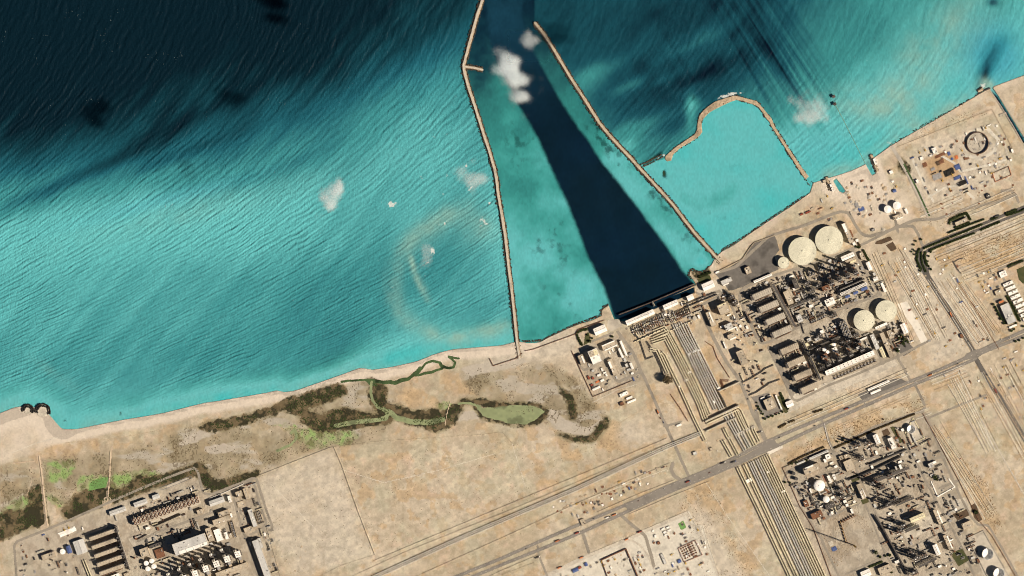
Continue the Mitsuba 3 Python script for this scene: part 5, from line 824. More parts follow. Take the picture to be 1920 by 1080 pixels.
# ---------------------------------------------------------------- pipelines
def offset(path, o):
    p = np.array(WP(path)); d = np.diff(p, axis=0); d /= np.linalg.norm(d, axis=1, keepdims=True)
    n = np.c_[-d[:, 1], d[:, 0]]
    m = np.vstack([n[:1], n[:-1] + n[1:], n[-1:]]); m /= np.linalg.norm(m, axis=1, keepdims=True)
    c = np.ones(len(p)); c[1:-1] = np.minimum(1 / np.maximum((m[1:-1] * n[:-1]).sum(1), .3), 2)
    return p + m * (o * c)[:, None]
BUND = [  # pipes, spacing, material, route, phrase
 (5, 3.0, 'pipe_cream', [(1222, 641), (1249, 632), (1270, 672), (1292, 716), (1312, 757), (1324, 790)], 'in the cream bundle nearest the middle of the corridor'), (4, 3.0, 'pipe_cream', [(1224, 634), (1254, 621), (1275, 660), (1298, 704), (1316, 742), (1331, 778)], 'in the cream bundle that bends below the pump halls'),
 (6, 2.6, 'pipe_grey', [(1272, 605), (1286, 633), (1303, 662), (1322, 703), (1338, 736), (1354, 768)], 'in the grey bundle right of the corridor middle'), (4, 2.6, 'pipe_grey', [(1285, 605), (1296, 628), (1311, 658), (1330, 696), (1346, 727)], 'in the rightmost grey bundle ending at a white valve house'), (2, 3.2, 'pipe_grey', [(1263, 608), (1277, 637), (1292, 665), (1310, 704), (1327, 738), (1341, 768)], 'in the lone pair between the cream and grey bundles'),
 (3, 3.2, 'pipe_cream', [(1240, 660), (1246, 666), (1258, 692), (1274, 724), (1302, 786), (1322, 826)], 'in the leftmost cream bundle of the corridor'), (3, 3.0, 'pipe_cream', [(1218, 655), (1232, 657), (1240, 674), (1252, 700)], 'in the short cream bundle ending in the sand'), (4, 3.0, 'pipe_cream', [(1225, 622), (1245, 614), (1251, 621)], 'in the stub bundle below the pump halls'),
 (4, 3.2, 'pipe_cream', [(1324, 793), (1352, 780), (1383, 766), (1388, 770), (1403, 803)], 'in the cream loop that turns across the corridor'), (3, 2.8, 'pipe_cream', [(1357, 803), (1366, 821)], 'in the short cream bundle by the sand mounds'), (4, 2.6, 'pipe_grey', [(1358, 776), (1372, 800), (1381, 816)], 'in the short grey bundle under the pipe loop'), (3, 2.6, 'pipe_grey', [(1368, 772), (1381, 797), (1388, 811)], 'in the next short grey bundle under the pipe loop'), (4, 2.8, 'pipe_cream', [(1379, 768), (1389, 790), (1397, 806)], 'in the short cream bundle under the pipe loop'),
 (3, 2.8, 'pipe_cream', [(1355, 826), (1372, 856)], 'in the leftmost bundle reaching the highway'), (5, 2.8, 'pipe_cream', [(1367, 821), (1384, 853)], 'in the second bundle reaching the highway'), (4, 2.6, 'pipe_grey', [(1381, 817), (1397, 845)], 'in the first grey bundle reaching the highway'), (4, 2.6, 'pipe_grey', [(1391, 812), (1406, 840)], 'in the second grey bundle reaching the highway'), (5, 2.8, 'pipe_cream', [(1401, 807), (1416, 836)], 'in the fifth bundle reaching the highway'), (4, 2.8, 'pipe_cream', [(1411, 803), (1424, 829)], 'in the rightmost bundle reaching the highway'),
 (4, 3.0, 'pipe_cream', [(1383, 876), (1423, 958), (1455, 1026), (1485, 1090)], 'in the leftmost cream bundle below the highway'), (3, 3.0, 'pipe_cream', [(1395, 871), (1434, 953), (1467, 1024), (1498, 1090)], 'in the second cream bundle below the highway'), (7, 2.6, 'pipe_grey', [(1407, 866), (1446, 948), (1480, 1022), (1512, 1090)], 'in the broad grey bundle below the highway'), (3, 2.6, 'pipe_grey', [(1418, 861), (1458, 944), (1491, 1016), (1525, 1090)], 'in the narrow grey bundle below the highway'), (5, 3.0, 'pipe_cream', [(1428, 856), (1468, 940), (1502, 1014), (1538, 1090)], 'in the wide cream bundle below the highway'), (3, 3.0, 'pipe_cream', [(1438, 851), (1479, 938), (1513, 1010), (1550, 1090)], 'in the rightmost bundle below the highway'),
 (5, 1.9, 'pipe_grey', [(672, 1096), (760, 1056), (862, 1010), (960, 968), (1080, 917), (1180, 870), (1253, 837), (1315, 812)], 'in the long grey bundle crossing the desert flats'), (3, 2.4, 'rust', [(1366, 714), (1353, 713), (1352, 716), (1359, 732)], 'in the small hooked rusty bundle'), (4, 3.4, 'pipe_cream', [(157, 1050), (174, 1092)], 'in the pale pipe bank at the lower left plant'),
 (2, 2.6, 'steel_dark', [(1391, 717), (1404, 711), (1427, 697), (1434, 691), (1450, 684)], 'in the thin dark pair left of the lower trains'), (2, 2.6, 'steel_dark', [(1404, 741), (1418, 735), (1437, 722), (1442, 718), (1462, 711)], 'in the second thin dark pair left of the lower trains'), (1, 1, 'rust', [(1322, 640), (1337, 650), (1345, 672), (1368, 708)], 'alone beside the corridor road'), (1, 1, 'rust', [(1257, 739), (1275, 765), (1290, 790)], 'alone left of the corridor'), (2, 2.5, 'steel_dark', [(1190, 624), (1200, 640), (1211, 673), (1225, 668)], 'in the black loop below the pump halls'), (2, 3, 'steel_dark', [(1212, 640), (1228, 664), (1240, 690), (1243, 704)], 'in the black pair left of the cream pipes'),
]
n_pipe = 0
for n, sp, m, path, ph in BUND:
    fat = n > 1 and m in ('pipe_cream', 'pipe_grey')
    n, sp = (max(2, round(n * sp / 5.8)), 6.0) if fat and sp > 2 else (3, 4.4) if fat else (n, sp if n > 1 else 3.0)
    foot.append(LineString(WP(path)).buffer(n * sp / 2 + 2))
    for j in range(n):
        o = (j + .5 - n / 2) * sp
        pp = offset(path, o)
        k = one('pipeline', tube([(*q, ZG + (4.0 if fat else 1.6)) for q in pp], sp * (.23 if fat else .30), 6), m, ('one of the pipes ' if n > 1 else 'single thin brown pipe ') + ph, 'pipeline', ('pipes ' + ph) if n > 1 else None)
    if n > 1:   # concrete sleepers under the pipes
        l = LineString(WP(path)); c = max(int(l.length / 26), 2)
        put('pipe_sleeper', join([bx(*p, ZG + .02, ZG + (2.5 if fat else .6), .9, n * sp + 1.0, math.atan2(q[1] - p[1], q[0] - p[0])) for p, q in [(l.interpolate(d).coords[0], l.interpolate(d + .5).coords[0]) for d in np.linspace(2, l.length - 2, c)]]), 'concrete', 'pipeline' if n_pipe == 0 else f'pipeline_{n_pipe:03d}')
    n_pipe += n
for x, y, L, Wd, l in ((1304, 658, 10, 3, 'wide white valve box across the grey pipe bundle'), (1311, 656.5, 5, 3, 'white valve box across the rightmost grey pipes'), (1293, 664, 5, 4, 'white valve box on the lone pipe pair'), (1287, 712.5, 8, 3, 'white valve box across the first cream bundle'), (1293, 698, 6, 3, 'white valve box across the bending cream bundle'), (1274, 725, 4.5, 3, 'white valve box on the leftmost cream bundle'), (1338, 754, 4, 5, 'white valve box low on the lone pipe pair'), (1348, 729, 6, 5, 'white valve house at the end of the rightmost grey pipes'), (1440, 885, 5, 3, 'white valve box below the highway'), (1469, 921, 6, 3, 'white valve box on the outer pipes by the plant fence'), (1404, 901, 10, 6, 'white crossover platform on the pipes left of the plant')):
    k = thing('valve_box', l, 'valve box'); at = frame(GA, x, y)
    put('housing', bx(*at(0, 0), ZG + .1, ZG + 3.6, L * S, Wd * S, GA), 'white_roof', k); put('lid', bx(*at(0, 0), ZG + 3.62, ZG + 4, L * S + .6, Wd * S + .6, GA), 'white_roof', k)
for x, y, L, Wd in ((1367, 821, 8, 4), (1384, 814, 8, 6), (1392, 811, 8, 6), (1402, 806, 8, 6), (1412, 801, 8, 5)):
    k = key_for('pipe_culvert'); at = frame(GA, x, y)
    put('slab', bx(*at(0, 0), ZG + 2.6, ZG + 3.3, L * S, Wd * S, GA), 'concrete', k); put('side_wall', join([bx(*at(s * L / 2, 0), ZG, ZG + 2.58, .5, Wd * S, GA) for s in (-1, 1)]), 'concrete', k)
    later(k, 'grey cover slab over a pipe bundle', 'c', x, y, 'culvert')
# pump lines of the intake: short pipes from each pump with valve, meter and support
for i in range(30):
    big = i < 17
    x, y = (1183 + 3.55 * i, 614 - 1.55 * i) if big else (1253 + 3.1 * (i - 17), 592 - 1.35 * (i - 17))
    ln = 18 + 5 * rng.random() if big else 16
    k = key_for('pump_line'); ex, ey = x + ln * .42, y + ln * .9
    m = rng.choice(['steel_dark', 'steel_grey', 'pipe_cream', 'rust'])
    put('discharge_pipe', tube([(*W(x, y), ZG + 2.2), (*W(ex, ey), ZG + 2.2)], .85, 8), m, k)
    put('pump_motor', lathe(*W(x, y), [(1.5, ZG), (1.5, ZG + 5.5), (1.0, ZG + 6.5)], 10), 'steel_dark', k)
    for t in (.35, .62): put('valve', bx(*W(x + ln * .42 * t, y + ln * .9 * t), ZG + .4, ZG + 5 + 3 * rng.random(), 2.4, 2.0, GA), rng.choice(['steel_dark', 'white_roof', 'steel_grey']), k)
    put('access_step', bx(*W(x + ln * .3, y + ln * .55), ZG + 3.4, ZG + 3.6, 2.6, 3.6, GA), 'rust', k)
    later(k, 'short dark valve pipe in the row below the ' + ('longest pump hall' if big else 'mid-length pump hall'), 'a', x, y, 'pump', 'pump lines below the ' + ('longest pump hall' if big else 'mid-length pump hall'))
for i, (a_, b_) in enumerate((((1190, 641), (1250, 614)), ((1253, 622), (1297, 602)), ((1280, 572), (1342, 548)), ((1284, 577), (1345, 552)))):
    k = one('collector_pipe', tube([(*W(*a_), ZG + 3.5), (*W(*b_), ZG + 3.5)], 1.5, 8), 'pipe_cream' if i < 2 else 'steel_dark', ['thick pale collector pipe below the longest pump hall', 'thick pale collector pipe below the mid-length pump hall', 'upper of two dark collector pipes right of the short pump hall', 'lower of two dark collector pipes right of the short pump hall'][i], 'pipe')
    for j in range(8):
        t = (j + .5) / 8; put('valve_stand', bx(*W(a_[0] + (b_[0] - a_[0]) * t, a_[1] + (b_[1] - a_[1]) * t), ZG, ZG + 6.5, 1.6, 2.6, GA), 'steel_dark', k)

# ---------------------------------------------------------------- walls, canals, marine works
def wall(path, h, w, m, label, cat='wall', name='wall'):
    return one(name, prism(LineString(WP(path)).buffer(w / 2, cap_style=3, join_style=2), ZG - .1, ZG + h), m, label, cat)
WALLS = [([(1392, 486), (1405, 466), (1414, 455), (1453, 441)], 3, 1.2, 'sand_wall', 'wall closing the dark yard on its seaward side'), ([(1342, 511), (1392, 486)], 3, 1, 'sand_wall', 'wall between the dark yard and the east jetty'), ([(985, 658), (1000, 655), (1080, 626), (1084, 618), (1134, 600)], 3, 1, 'rust', 'long brown wall between the harbour shore and the compound'), ([(918, 672), (925, 686), (968, 672), (978, 662)], 3, 1.2, 'rust', 'angled brown wall near the west breakwater foot'), ([(1072, 658), (1112, 744), (1185, 714)], 3, .8, 'rust', 'thin fence on the lower side of the staff compound'),
         ([(1697, 810), (1712, 784), (1733, 821), (1707, 833), (1697, 810)], 2.5, 1.6, 'cream_roof', 'square cream bund wall round the small open tank'), ([(1815, 1009), (1844, 995), (1898, 1090)], 2.5, 2.2, 'concrete', 'bund wall round the two large open tanks'), ([(1815, 1009), (1855, 1088)], 2.5, 1.6, 'concrete', 'inner bund wall left of the two large open tanks'), ([(1746, 903), (1758, 931), (1790, 913)], 2.2, 2.6, 'white_roof', 'pale sloped wall round the lined pond'), ([(1790, 913), (1779, 898)], 2.2, 2.6, 'white_roof', 'short pale wall on the right of the lined pond'),
         ([(1467, 877), (1480, 905), (1500, 950), (1525, 990), (1560, 1085)], 2.6, .9, 'rust', 'brown fence between the process plant and the pipe corridor'), ([(1467, 877), (1540, 846)], 2.4, .8, 'steel_dark', 'dark fence on top of the process plant'), ([(1730, 775), (1760, 830), (1800, 905), (1835, 975), (1860, 1005), (1910, 1090)], 2.6, .9, 'rust', 'long brown fence on the right of the process plant'), ([(1545, 794), (1552, 826), (1560, 843)], 2.2, .8, 'white_roof', 'low white wall beside the plant entrance road'),
         ([(1128, 1050), (1174, 1029)], 5, 2.4, 'rust', 'dark retaining wall on top of the excavated pit'), ([(1174, 1029), (1200, 1090)], 5, 2.4, 'rust', 'dark retaining wall on the right of the excavated pit'), ([(1128, 1050), (1142, 1090)], 4, 1.4, 'rust', 'thin retaining wall on the left of the excavated pit'), ([(1271.5, 1028), (1303, 1013), (1317, 1040), (1283, 1054), (1271.5, 1028)], 3, 1, 'brick', 'brown foundation wall round the grid of column bases'), ([(1290, 1019), (1302, 1046)], 3, .9, 'brick', 'brown cross wall inside the grid of column bases'),
         ([(1694, 313), (1717, 363), (1740, 410)], 1.2, 1.2, 'concrete', 'left kerb wall of the light drainage canal'), ([(1684, 275), (1860, 205), (1905, 290)], 1.5, 1, 'sand_wall', 'bank wall round the upper right construction site'), ([(1861, 325), (1891, 312)], 2.5, .8, 'rust', 'upper foundation wall beside the tank being built'), ([(1861, 325), (1866, 341), (1896, 328), (1891, 312)], 2.5, .8, 'orange_paint', 'lower foundation wall beside the tank being built'), ([(1787, 515), (1830, 580), (1873, 655)], 2, 1, 'rust', 'long straight fence left of the camp'), ([(1890, 503), (1912, 493), (1925, 488)], 2.5, 1.2, 'steel_dark', 'dark wall along the top of the camp'), ([(1787, 492), (1798, 486), (1806, 484)], 2.5, 1.6, 'steel_dark', 'short dark wall at the canal head left of the camp'), ([(1787, 490), (1795, 505), (1801, 512)], 2.5, 2, 'steel_dark', 'dark trench wall at the canal head left of the camp'),
         ([(393, 934), (420, 924), (457, 907)], 3, 1, 'white_roof', 'dashed white shade roof along the left plant road'), ([(300, 915), (358, 893), (360, 897), (304, 919), (300, 915)], 1.6, .8, 'steel_grey', 'thin wall round long slabs near the left plant road'), ([(1857, 690), (1876, 720)], 1.2, 1.8, 'white_roof', 'pale strip wall right of the crossroads'), ([(1825, 760), (1870, 840), (1925, 935)], 1, 3, 'pale_gravel', 'long pale kerb strip on the lower right'), ([(1508, 625), (1500, 600), (1524, 590)], 4, 1.6, 'steel_dark', 'dark wall of the upper works transformer yard'), ([(1349, 584), (1352, 584)], 1, .5, 'steel_dark', 'x')]
for i, (w_, p_) in enumerate(((4, [(1712, 300), (1735, 352), (1750, 378)]), (4, [(1735, 276), (1790, 306), (1800, 322), (1850, 310), (1886, 300)]), (5, [(1800, 330), (1815, 362), (1826, 372)]), (6, [(1808, 290), (1838, 298), (1864, 285), (1872, 262), (1850, 240), (1826, 244)]), (3, [(1860, 232), (1882, 262), (1892, 300), (1880, 330)]), (3, [(1740, 370), (1770, 352), (1795, 348)]))):
    struct('site_track', sheet(rough(LineString(WP(p_)).buffer(w_ * S / 2), 5, 1.2, 70 + i), 2.22 + .01 * i), 'camp_gravel' if i != 4 else 'pale_gravel')
for p, h, w, m, l in WALLS:
    if l != 'x': wall(p, h, w, m, l, 'fence' if 'fence' in l else 'wall', 'fence' if 'fence' in l else 'wall')
struct('canal', join([sheet(Polygon(WP([(1668, 274), (1674, 272), (1692, 300), (1728, 364), (1745, 404), (1738, 408), (1722, 370), (1686, 304)])), ZG + .35)]), 'salt_bed', 'light shallow drainage canal running inland from the upper right beach')
struct('canal_water', join([sheet(LineString(WP([(1695, 308), (1720, 356), (1742, 404)])).buffer(2.2), ZG + .5)]), 'creek_green', 'narrow green water in the light drainage canal')
for i, o in enumerate((-5.4, 5.4)):
    one('canal_wall', prism(LineString(offset([(1860, 168), (1880, 197), (1902, 233), (1935, 290), (1958, 328)], o)).buffer(1.0), -.5, ZG + .8), 'concrete', ['right-hand concrete side wall of the dark outfall canal', 'left-hand concrete side wall of the dark outfall canal'][i], 'wall')
k = thing('canal_bridge', 'small concrete bridge over the dark outfall canal', 'bridge'); at = frame(GA, 1880, 214.5)
put('deck', bx(*at(0, 0), ZG + .9, ZG + 1.6, 20, 6, GA), 'concrete', k); put('rail', join([bx(*at(0, s * 1.9), ZG + 1.61, ZG + 2.6, 20, .3, GA) for s in (-1, 1)]), 'steel_dark', k)
k = thing('outfall_gate', 'dark outfall gate where the canal meets the sea', 'sluice gate'); at = frame(GA, 1851, 168)
put('beam', bx(*at(0, 0), 2.5, 4.2, 18, 3, GA), 'steel_dark', k); put('pier', join([bx(*at(u, 0), -1, 2.48, 1.6, 4, GA) for u in (-6, -2, 2, 6)]), 'concrete', k)
for x, y, l in ((1563, 181, 'upper of two small dark marine towers offshore'), (1565, 195, 'lower of two small dark marine towers offshore')):
    k = thing('marine_tower', l, 'platform'); at = frame(.5, x, y)
    put('piles', join([tube([(*at(u, v), -2), (*at(u, v), 6)], .6, 6) for u in (-1.5, 1.5) for v in (-1.5, 1.5)]), 'steel_dark', k); put('deck', bx(*at(0, 0), 6, 7, 8, 8, .5), 'steel_dark', k); put('beacon', lathe(*at(.5, .5), [(.9, 7), (.8, 11), (.2, 12)], 10), 'rust', k)
one('outfall_pipe', tube([(*W(x, y), .12) for x, y in ((1567, 198), (1580, 222), (1594, 250), (1608, 278), (1622, 306))], .55, 6), 'pool_green', 'thin submerged pipe line running ashore from the two marine towers', 'pipeline')
for a_, b_, l in (((1632, 290), (1645, 322), 'rubble groyne beside the second teal basin'), ((1549, 332), (1557, 356), 'rubble groyne left of the first teal basin'), ((1843, 166), (1834, 172), 'short rubble groyne at the canal outfall')):
    k = thing('groyne', l, 'groyne'); put('rubble_bank', ridge([a_, ((a_[0] + b_[0]) / 2 + .8, (a_[1] + b_[1]) / 2), b_], 7, 4.2, -.6, 3, .4, .3, 4), 'rock', k)
    labels[put('armour_stone', rocks([a_, b_], 3.4, 2.2, 60, 1.4, 5), 'wet_rock', k)] = {'kind': 'stuff'}

# ---------------------------------------------------------------- lay-down stacks, earth heaps
STACK = [(1779, 323, 21, 13, 2.5, 'black_fill', 'big black steel stack with a jagged edge'), (1804, 343, 19, 9, 2.5, 'black_fill', 'black steel stack, upper one near the site gate'), (1809, 355, 13, 3, 2, 'black_fill', 'narrow black stack strip near the site gate'), (1811, 360, 12, 2.4, 2, 'black_fill', 'narrowest black stack strip near the site gate'), (1795, 313, 11, 11, 2, 'blue_paint', 'square blue stack of formwork'), (1795, 333, 15, 7, 2, 'blue_paint', 'wide blue stack of formwork'), (1812, 338, 2.6, 18, 2, 'blue_paint', 'long thin blue row of formwork'), (1822, 352, 3, 9, 2, 'blue_paint', 'short blue row at the site corner'), (1779, 288, 6, 8, 2, 'blue_paint', 'dark blue stack by the ring wall'), (1785, 298, 5, 5, 2, 'blue_paint', 'small blue stack'), (1763, 291, 22, 6, 1.8, 'rust', 'long brown timber stack'), (1765, 303, 10, 8, 1.8, 'rust', 'brown timber stack in the middle'), (1758, 306, 7, 9, 1.8, 'brown_soil', 'dark brown timber stack'), (1734, 309, 9, 9, 1.6, 'rust', 'brown stack at the left fence'), (1757, 331, 18, 12, 1.6, 'steel_grey', 'big grey reinforcing bar stack'), (1749, 317, 9, 6, 1.5, 'steel_grey', 'small grey bar stack'), (1750, 325, 12, 2, 1.6, 'black_fill', 'thin black bar stack'), (1763, 321, 6, 4, 2, 'black_fill', 'small black stack'), (1793, 295, 7, 8, 1.6, 'orange_paint', 'orange stack by the ring wall'), (1746, 291, 6, 3, 2, 'blue_paint', 'small blue stack by the white shed'),
         (1615, 392, 12, 8, 1.5, 'blue_paint', 'blue sheet-pile stack by the road bend'), (1606, 385, 8, 10, 1.2, 'steel_grey', 'grey bar stack by the road bend'), (1564, 1029, 10, 9, 1.5, 'blue_paint', 'blue tarpaulin heap beside the flare'), (1558, 1019, 9, 10, 1.2, 'pale_gravel', 'pale scrap heap beside the flare'), (127, 997, 36, 10, 2, 'white_roof', 'long white block stack near the left plant road'), (1546, 897, 5, 15, .6, 'brick', 'brick-red paved strip by the white dome'), (1697, 607, 6, 3, 1.5, 'red_paint', 'red pipe stack right of the large tanks'), (332, 905, 46, 5, .5, 'concrete', 'row of long grey slabs near the left plant road'), (1120, 716, 8, 4, 1.4, 'orange_paint', 'orange scrap stack in the compound')]
for x, y, L, Wd, h, m, l in STACK:
    k = key_for('material_stack'); at = frame(GA, x, y); zn = 'j' if x > 1700 and y < 380 else 'f' if y < 420 else 'h' if x < 520 else 'g' if y > 800 else 'b' if x < 1300 else 'l'
    foot.append(Point(W(x, y)).buffer(5))
    n = max(3, min(14, int(L * Wd / 7)))
    put('timber_bed', bx(*at(0, 0), ZG + .5, ZG + .8, L * S * .92, Wd * S * .9, GA), m, k)
    for i in range(n):
        u, v = rng.uniform(-.36, .36) * L, rng.uniform(-.34, .34) * Wd
        put('stacked_bundle', bx(*at(u, v), ZG + .81, ZG + h * rng.uniform(.6, 1.3), L * S * rng.uniform(.2, .42), Wd * S * rng.uniform(.12, .36), GA + rng.uniform(-.12, .12)), m, k)
    later(k, l, zn, x, y, 'material stack')
for i, (p, n, rr) in enumerate((([(1575, 350), (1640, 330), (1700, 345), (1660, 440), (1600, 400)], 34, 5), ([(1020, 955), (1250, 872), (1255, 885), (1060, 965)], 46, 3.2), ([(1700, 480), (1745, 520), (1820, 650), (1760, 690), (1690, 560)], 26, 2.6), ([(1790, 560), (1840, 560), (1870, 640), (1840, 640)], 14, 2.2), ([(1780, 700), (1850, 700), (1900, 790), (1860, 800)], 18, 2.2), ([(1745, 380), (1900, 330), (1905, 350), (1770, 410)], 30, 3), ([(1300, 815), (1350, 800), (1360, 850), (1310, 870)], 16, 2.4), ([(1480, 760), (1690, 680), (1690, 690), (1490, 775)], 26, 1.8), ([(1840, 290), (1890, 240), (1910, 320), (1870, 350)], 30, 3), ([(500, 1000), (560, 1000), (600, 1080), (520, 1080)], 16, 2.0), ([(1130, 1050), (1170, 1035), (1190, 1080), (1145, 1080)], 9, 3.5))):
    pg = Polygon(WP(p)); a0, b0, a1, b1 = pg.bounds; c = 0
    while c < n:
        x, y = rng.uniform(a0, a1), rng.uniform(b0, b1)
        if not pg.contains(Point(x, y)): continue
        r = rr * rng.uniform(.5, 1.3); t = np.arange(9) * 2 * math.pi / 9
        q = np.c_[x + r * np.cos(t) * rng.uniform(.8, 1.6), y + r * np.sin(t)] + nrg.normal(0, r * .14, (9, 2))
        v = np.vstack([np.c_[q, [ZG - .05] * 9], np.c_[(q - [x, y]) * .45 + [x, y] + nrg.normal(0, r * .06, (9, 2)), [ZG + r * .35] * 9], [[x, y, ZG + r * .42]]])
        j = np.arange(9); m = (j + 1) % 9
        k = put('earth_heap', (v, np.vstack([np.c_[j, m, 9 + m], np.c_[j, 9 + m, 9 + j], np.c_[9 + j, 9 + m, np.full(9, 18)]])), rng.choice(['rock', 'pale_gravel', 'sand_wall', 'rust' if i in (1, 5) else 'salt_bed']), None, 30)
        z_ = ['on the coastal flat near the teal basins', 'on the strip above the highway', 'between the corridor tracks', 'beside the straight fence left of the camp', 'below the crossroads at right', 'along the tracks below the upper right site', 'under the pipe corridor by the highway', 'on the pale spoil strip above the highway', 'beside the tank under construction', 'on the graded lot right of the left plant', 'on the floor of the excavated pit'][i]
        labels[k] = {'label': 'small rubble heap ' + z_, 'category': 'heap', 'group': 'heaps ' + z_}
        c += 1

# ---------------------------------------------------------------- small plant, containers, vehicles
def skid(kind, x, y, a, grp, zname):
    k = key_for(kind); at = frame(a, x, y)
    B = lambda u, v, z0, z1, l, w, t=None: bx(*at(u / S, v / S), ZG + z0, ZG + z1, l, w, a, t)
    s = rng.uniform(.8, 1.25)
    if kind == 'pump_skid':
        put('bed_plate', B(0, 0, 0, .5, 6 * s, 3.4), 'concrete', k); put('pump_body', tube([(*at(-1.6 / S, 0), ZG + 1.7), (*at(1.8 / S, 0), ZG + 1.7)], 1.05 * s, 9), rng.choice(['steel_dark', 'steel_grey', 'rust']), k); put('pipe_spool', tube([(*at(0, 0), ZG + 1.6), (*at(0, 3 / S), ZG + 1.6), (*at(6 / S, 3.4 / S), ZG + 1.6)], .45, 5), 'pipe_grey', k)
    elif kind == 'horizontal_vessel':
        put('saddle', join([B(u, 0, 0, 1.4, .7, 2.6) for u in (-2.2, 2.2)]), 'concrete', k); put('shell', tube([(*at(-4.4 * s / S, 0), ZG + 2.8), (*at(-4 * s / S, 0), ZG + 2.8), (*at(4 * s / S, 0), ZG + 2.8), (*at(4.4 * s / S, 0), ZG + 2.8)], 1.6 * s, 12), rng.choice(['tank_white', 'steel_grey', 'steel_dark', 'rust']), k); put('manway', lathe(*at(1 / S, 0), [(.7, ZG + 4), (.7, ZG + 5.2)], 8), 'steel_dark', k)
    elif kind == 'valve_station':
        put('header', join([tube([(*at(-5 / S, v / S), ZG + 1.4), (*at(5 / S, v / S), ZG + 1.4)], .5, 6) for v in (-1.6, 0, 1.6)]), rng.choice(['rust', 'steel_dark', 'pipe_grey']), k); put('valve', join([B(u, v, 1.2, 3.2 + rng.random(), 1, 1) for u in (-3, 0, 3) for v in (-1.6, 0, 1.6)]), 'steel_dark', k); put('walkway', B(0, -3, 2.6, 2.8, 9, 1.3), 'steel_grey', k)
    elif kind == 'transformer':
        put('plinth', B(0, 0, 0, .5, 8, 6), 'concrete', k); put('transformer_body', B(0, 0, .5, 4.6 * s, 4.6, 3), 'steel_grey', k); put('radiator_fin', join([B(u, s_ * 2.2, 1, 4, .35, 1.1) for u in (-1.6, -.8, 0, .8, 1.6) for s_ in (-1, 1)]), 'steel_dark', k); put('fire_wall', join([B(s_ * 4.4, 0, 0, 6, .5, 7) for s_ in (-1, 1)]), 'sand_wall', k)
    elif kind == 'upright_vessel':
        put('shell', lathe(*at(0, 0), [(1.9 * s, ZG), (1.9 * s, ZG + 8 * s), (1.2, ZG + 9 * s), (.2, ZG + 9.4 * s)], 14), rng.choice(['tank_white', 'steel_grey', 'steel_dark', 'rust', 'tank_cream']), k); put('ladder', B(2.1 * s, 0, 0, 8 * s, .4, .8), 'steel_dark', k); put('outlet_pipe', tube([(*at(0, 0), ZG + 1), (*at(-4 / S, -1 / S), ZG + 1)], .5, 6), 'pipe_grey', k)
    elif kind == 'pipe_trestle':
        L = 9 * s; put('post', join([B(u, 0, 0, 4.6, .5, 3) for u in (-L, -L / 3, L / 3, L)]), 'steel_dark', k); put('carried_pipe', join([tube([(*at(-L / S, v / S), ZG + 5), (*at(L / S, v / S), ZG + 5)], .4, 5) for v in (-1.1, -.2, .8)]), rng.choice(['steel_dark', 'rust', 'pipe_cream', 'pipe_grey']), k)
    elif kind == 'equipment_shelter':
        put('post', join([B(u, v, 0, 4.2, .4, .4) for u in (-3.6, 3.6) for v in (-2.4, 2.4)]), 'steel_dark', k); put('roof', B(0, 0, 4.2, 4.6, 8.4 * s, 5.8), rng.choice(['steel_grey', 'white_roof', 'grey_roof', 'tan_roof', 'rust']), k); put('machine', B(.4, 0, 0, 2.8, 4.6, 2.8), 'steel_dark', k)
    elif kind == 'shipping_container':
        m = rng.choice(['white_roof', 'steel_grey', 'rust', 'white_roof', 'tan_roof', 'concrete', 'white_roof', 'grey_roof', 'blue_paint', 'steel_dark']); put('box', B(0, 0, .2, 2.8, 9 * s, 2.8), m, k); put('corner_post', join([B(u, v, .1, 2.9, .3, .3) for u in (-4.4 * s, 4.4 * s) for v in (-1.3, 1.3)]), 'steel_dark', k)
    elif kind == 'pallet_stack':
        put('pallet', join([B(u, v, 0, rng.uniform(.6, 2), 2.2, 2.2) for u in (-3, 0, 3) for v in (-1.4, 1.4)]), rng.choice(['rust', 'steel_grey', 'tan_roof', 'brick', 'concrete', 'rock']), k); put('cover', B(-1.5, 0, 1.9, 2.1, 5.2 * s, 5), rng.choice(['steel_grey', 'white_roof', 'steel_dark', 'rust']), k)
    elif kind == 'site_machine':
        put('track', join([B(0, v, 0, 1.1, 5, .9) for v in (-1.4, 1.4)]), 'steel_dark', k); put('cab_body', B(-.6, 0, 1.1, 3.2, 3.6, 2.8), 'yellow_paint', k); put('boom', tube([(*at(1 / S, 0), ZG + 2.4), (*at(4.5 / S, .4 / S), ZG + 5.4), (*at(7.5 / S, .5 / S), ZG + 1.6)], .4, 5), 'yellow_paint', k)
    elif kind == 'column_base':
        put('footing', B(0, 0, 0, .7, 4.4, 4.4), 'rust', k); put('starter_column', B(0, 0, .7, 3.2, 1.8, 1.8), 'brown_soil', k)
    lb = kind.replace('_', ' ')
    labels[k] = {'label': f'small {lb} {zname}', 'category': lb.split()[-1] if kind != 'shipping_container' else 'container', 'group': f'{lb}s {zname}'}
PL = ['pump_skid', 'horizontal_vessel', 'valve_station', 'upright_vessel', 'pipe_trestle', 'equipment_shelter', 'valve_station', 'pipe_trestle', 'pump_skid']
SITE = ['shipping_container', 'pallet_stack', 'pallet_stack', 'shipping_container', 'site_machine', 'pallet_stack']
from shapely.strtree import STRtree
road_m = unary_union([RD, highway, east]).buffer(1)
shapely.prepare(road_m)
foot += [g_.buffer(4) for g_ in BASINS.geoms]
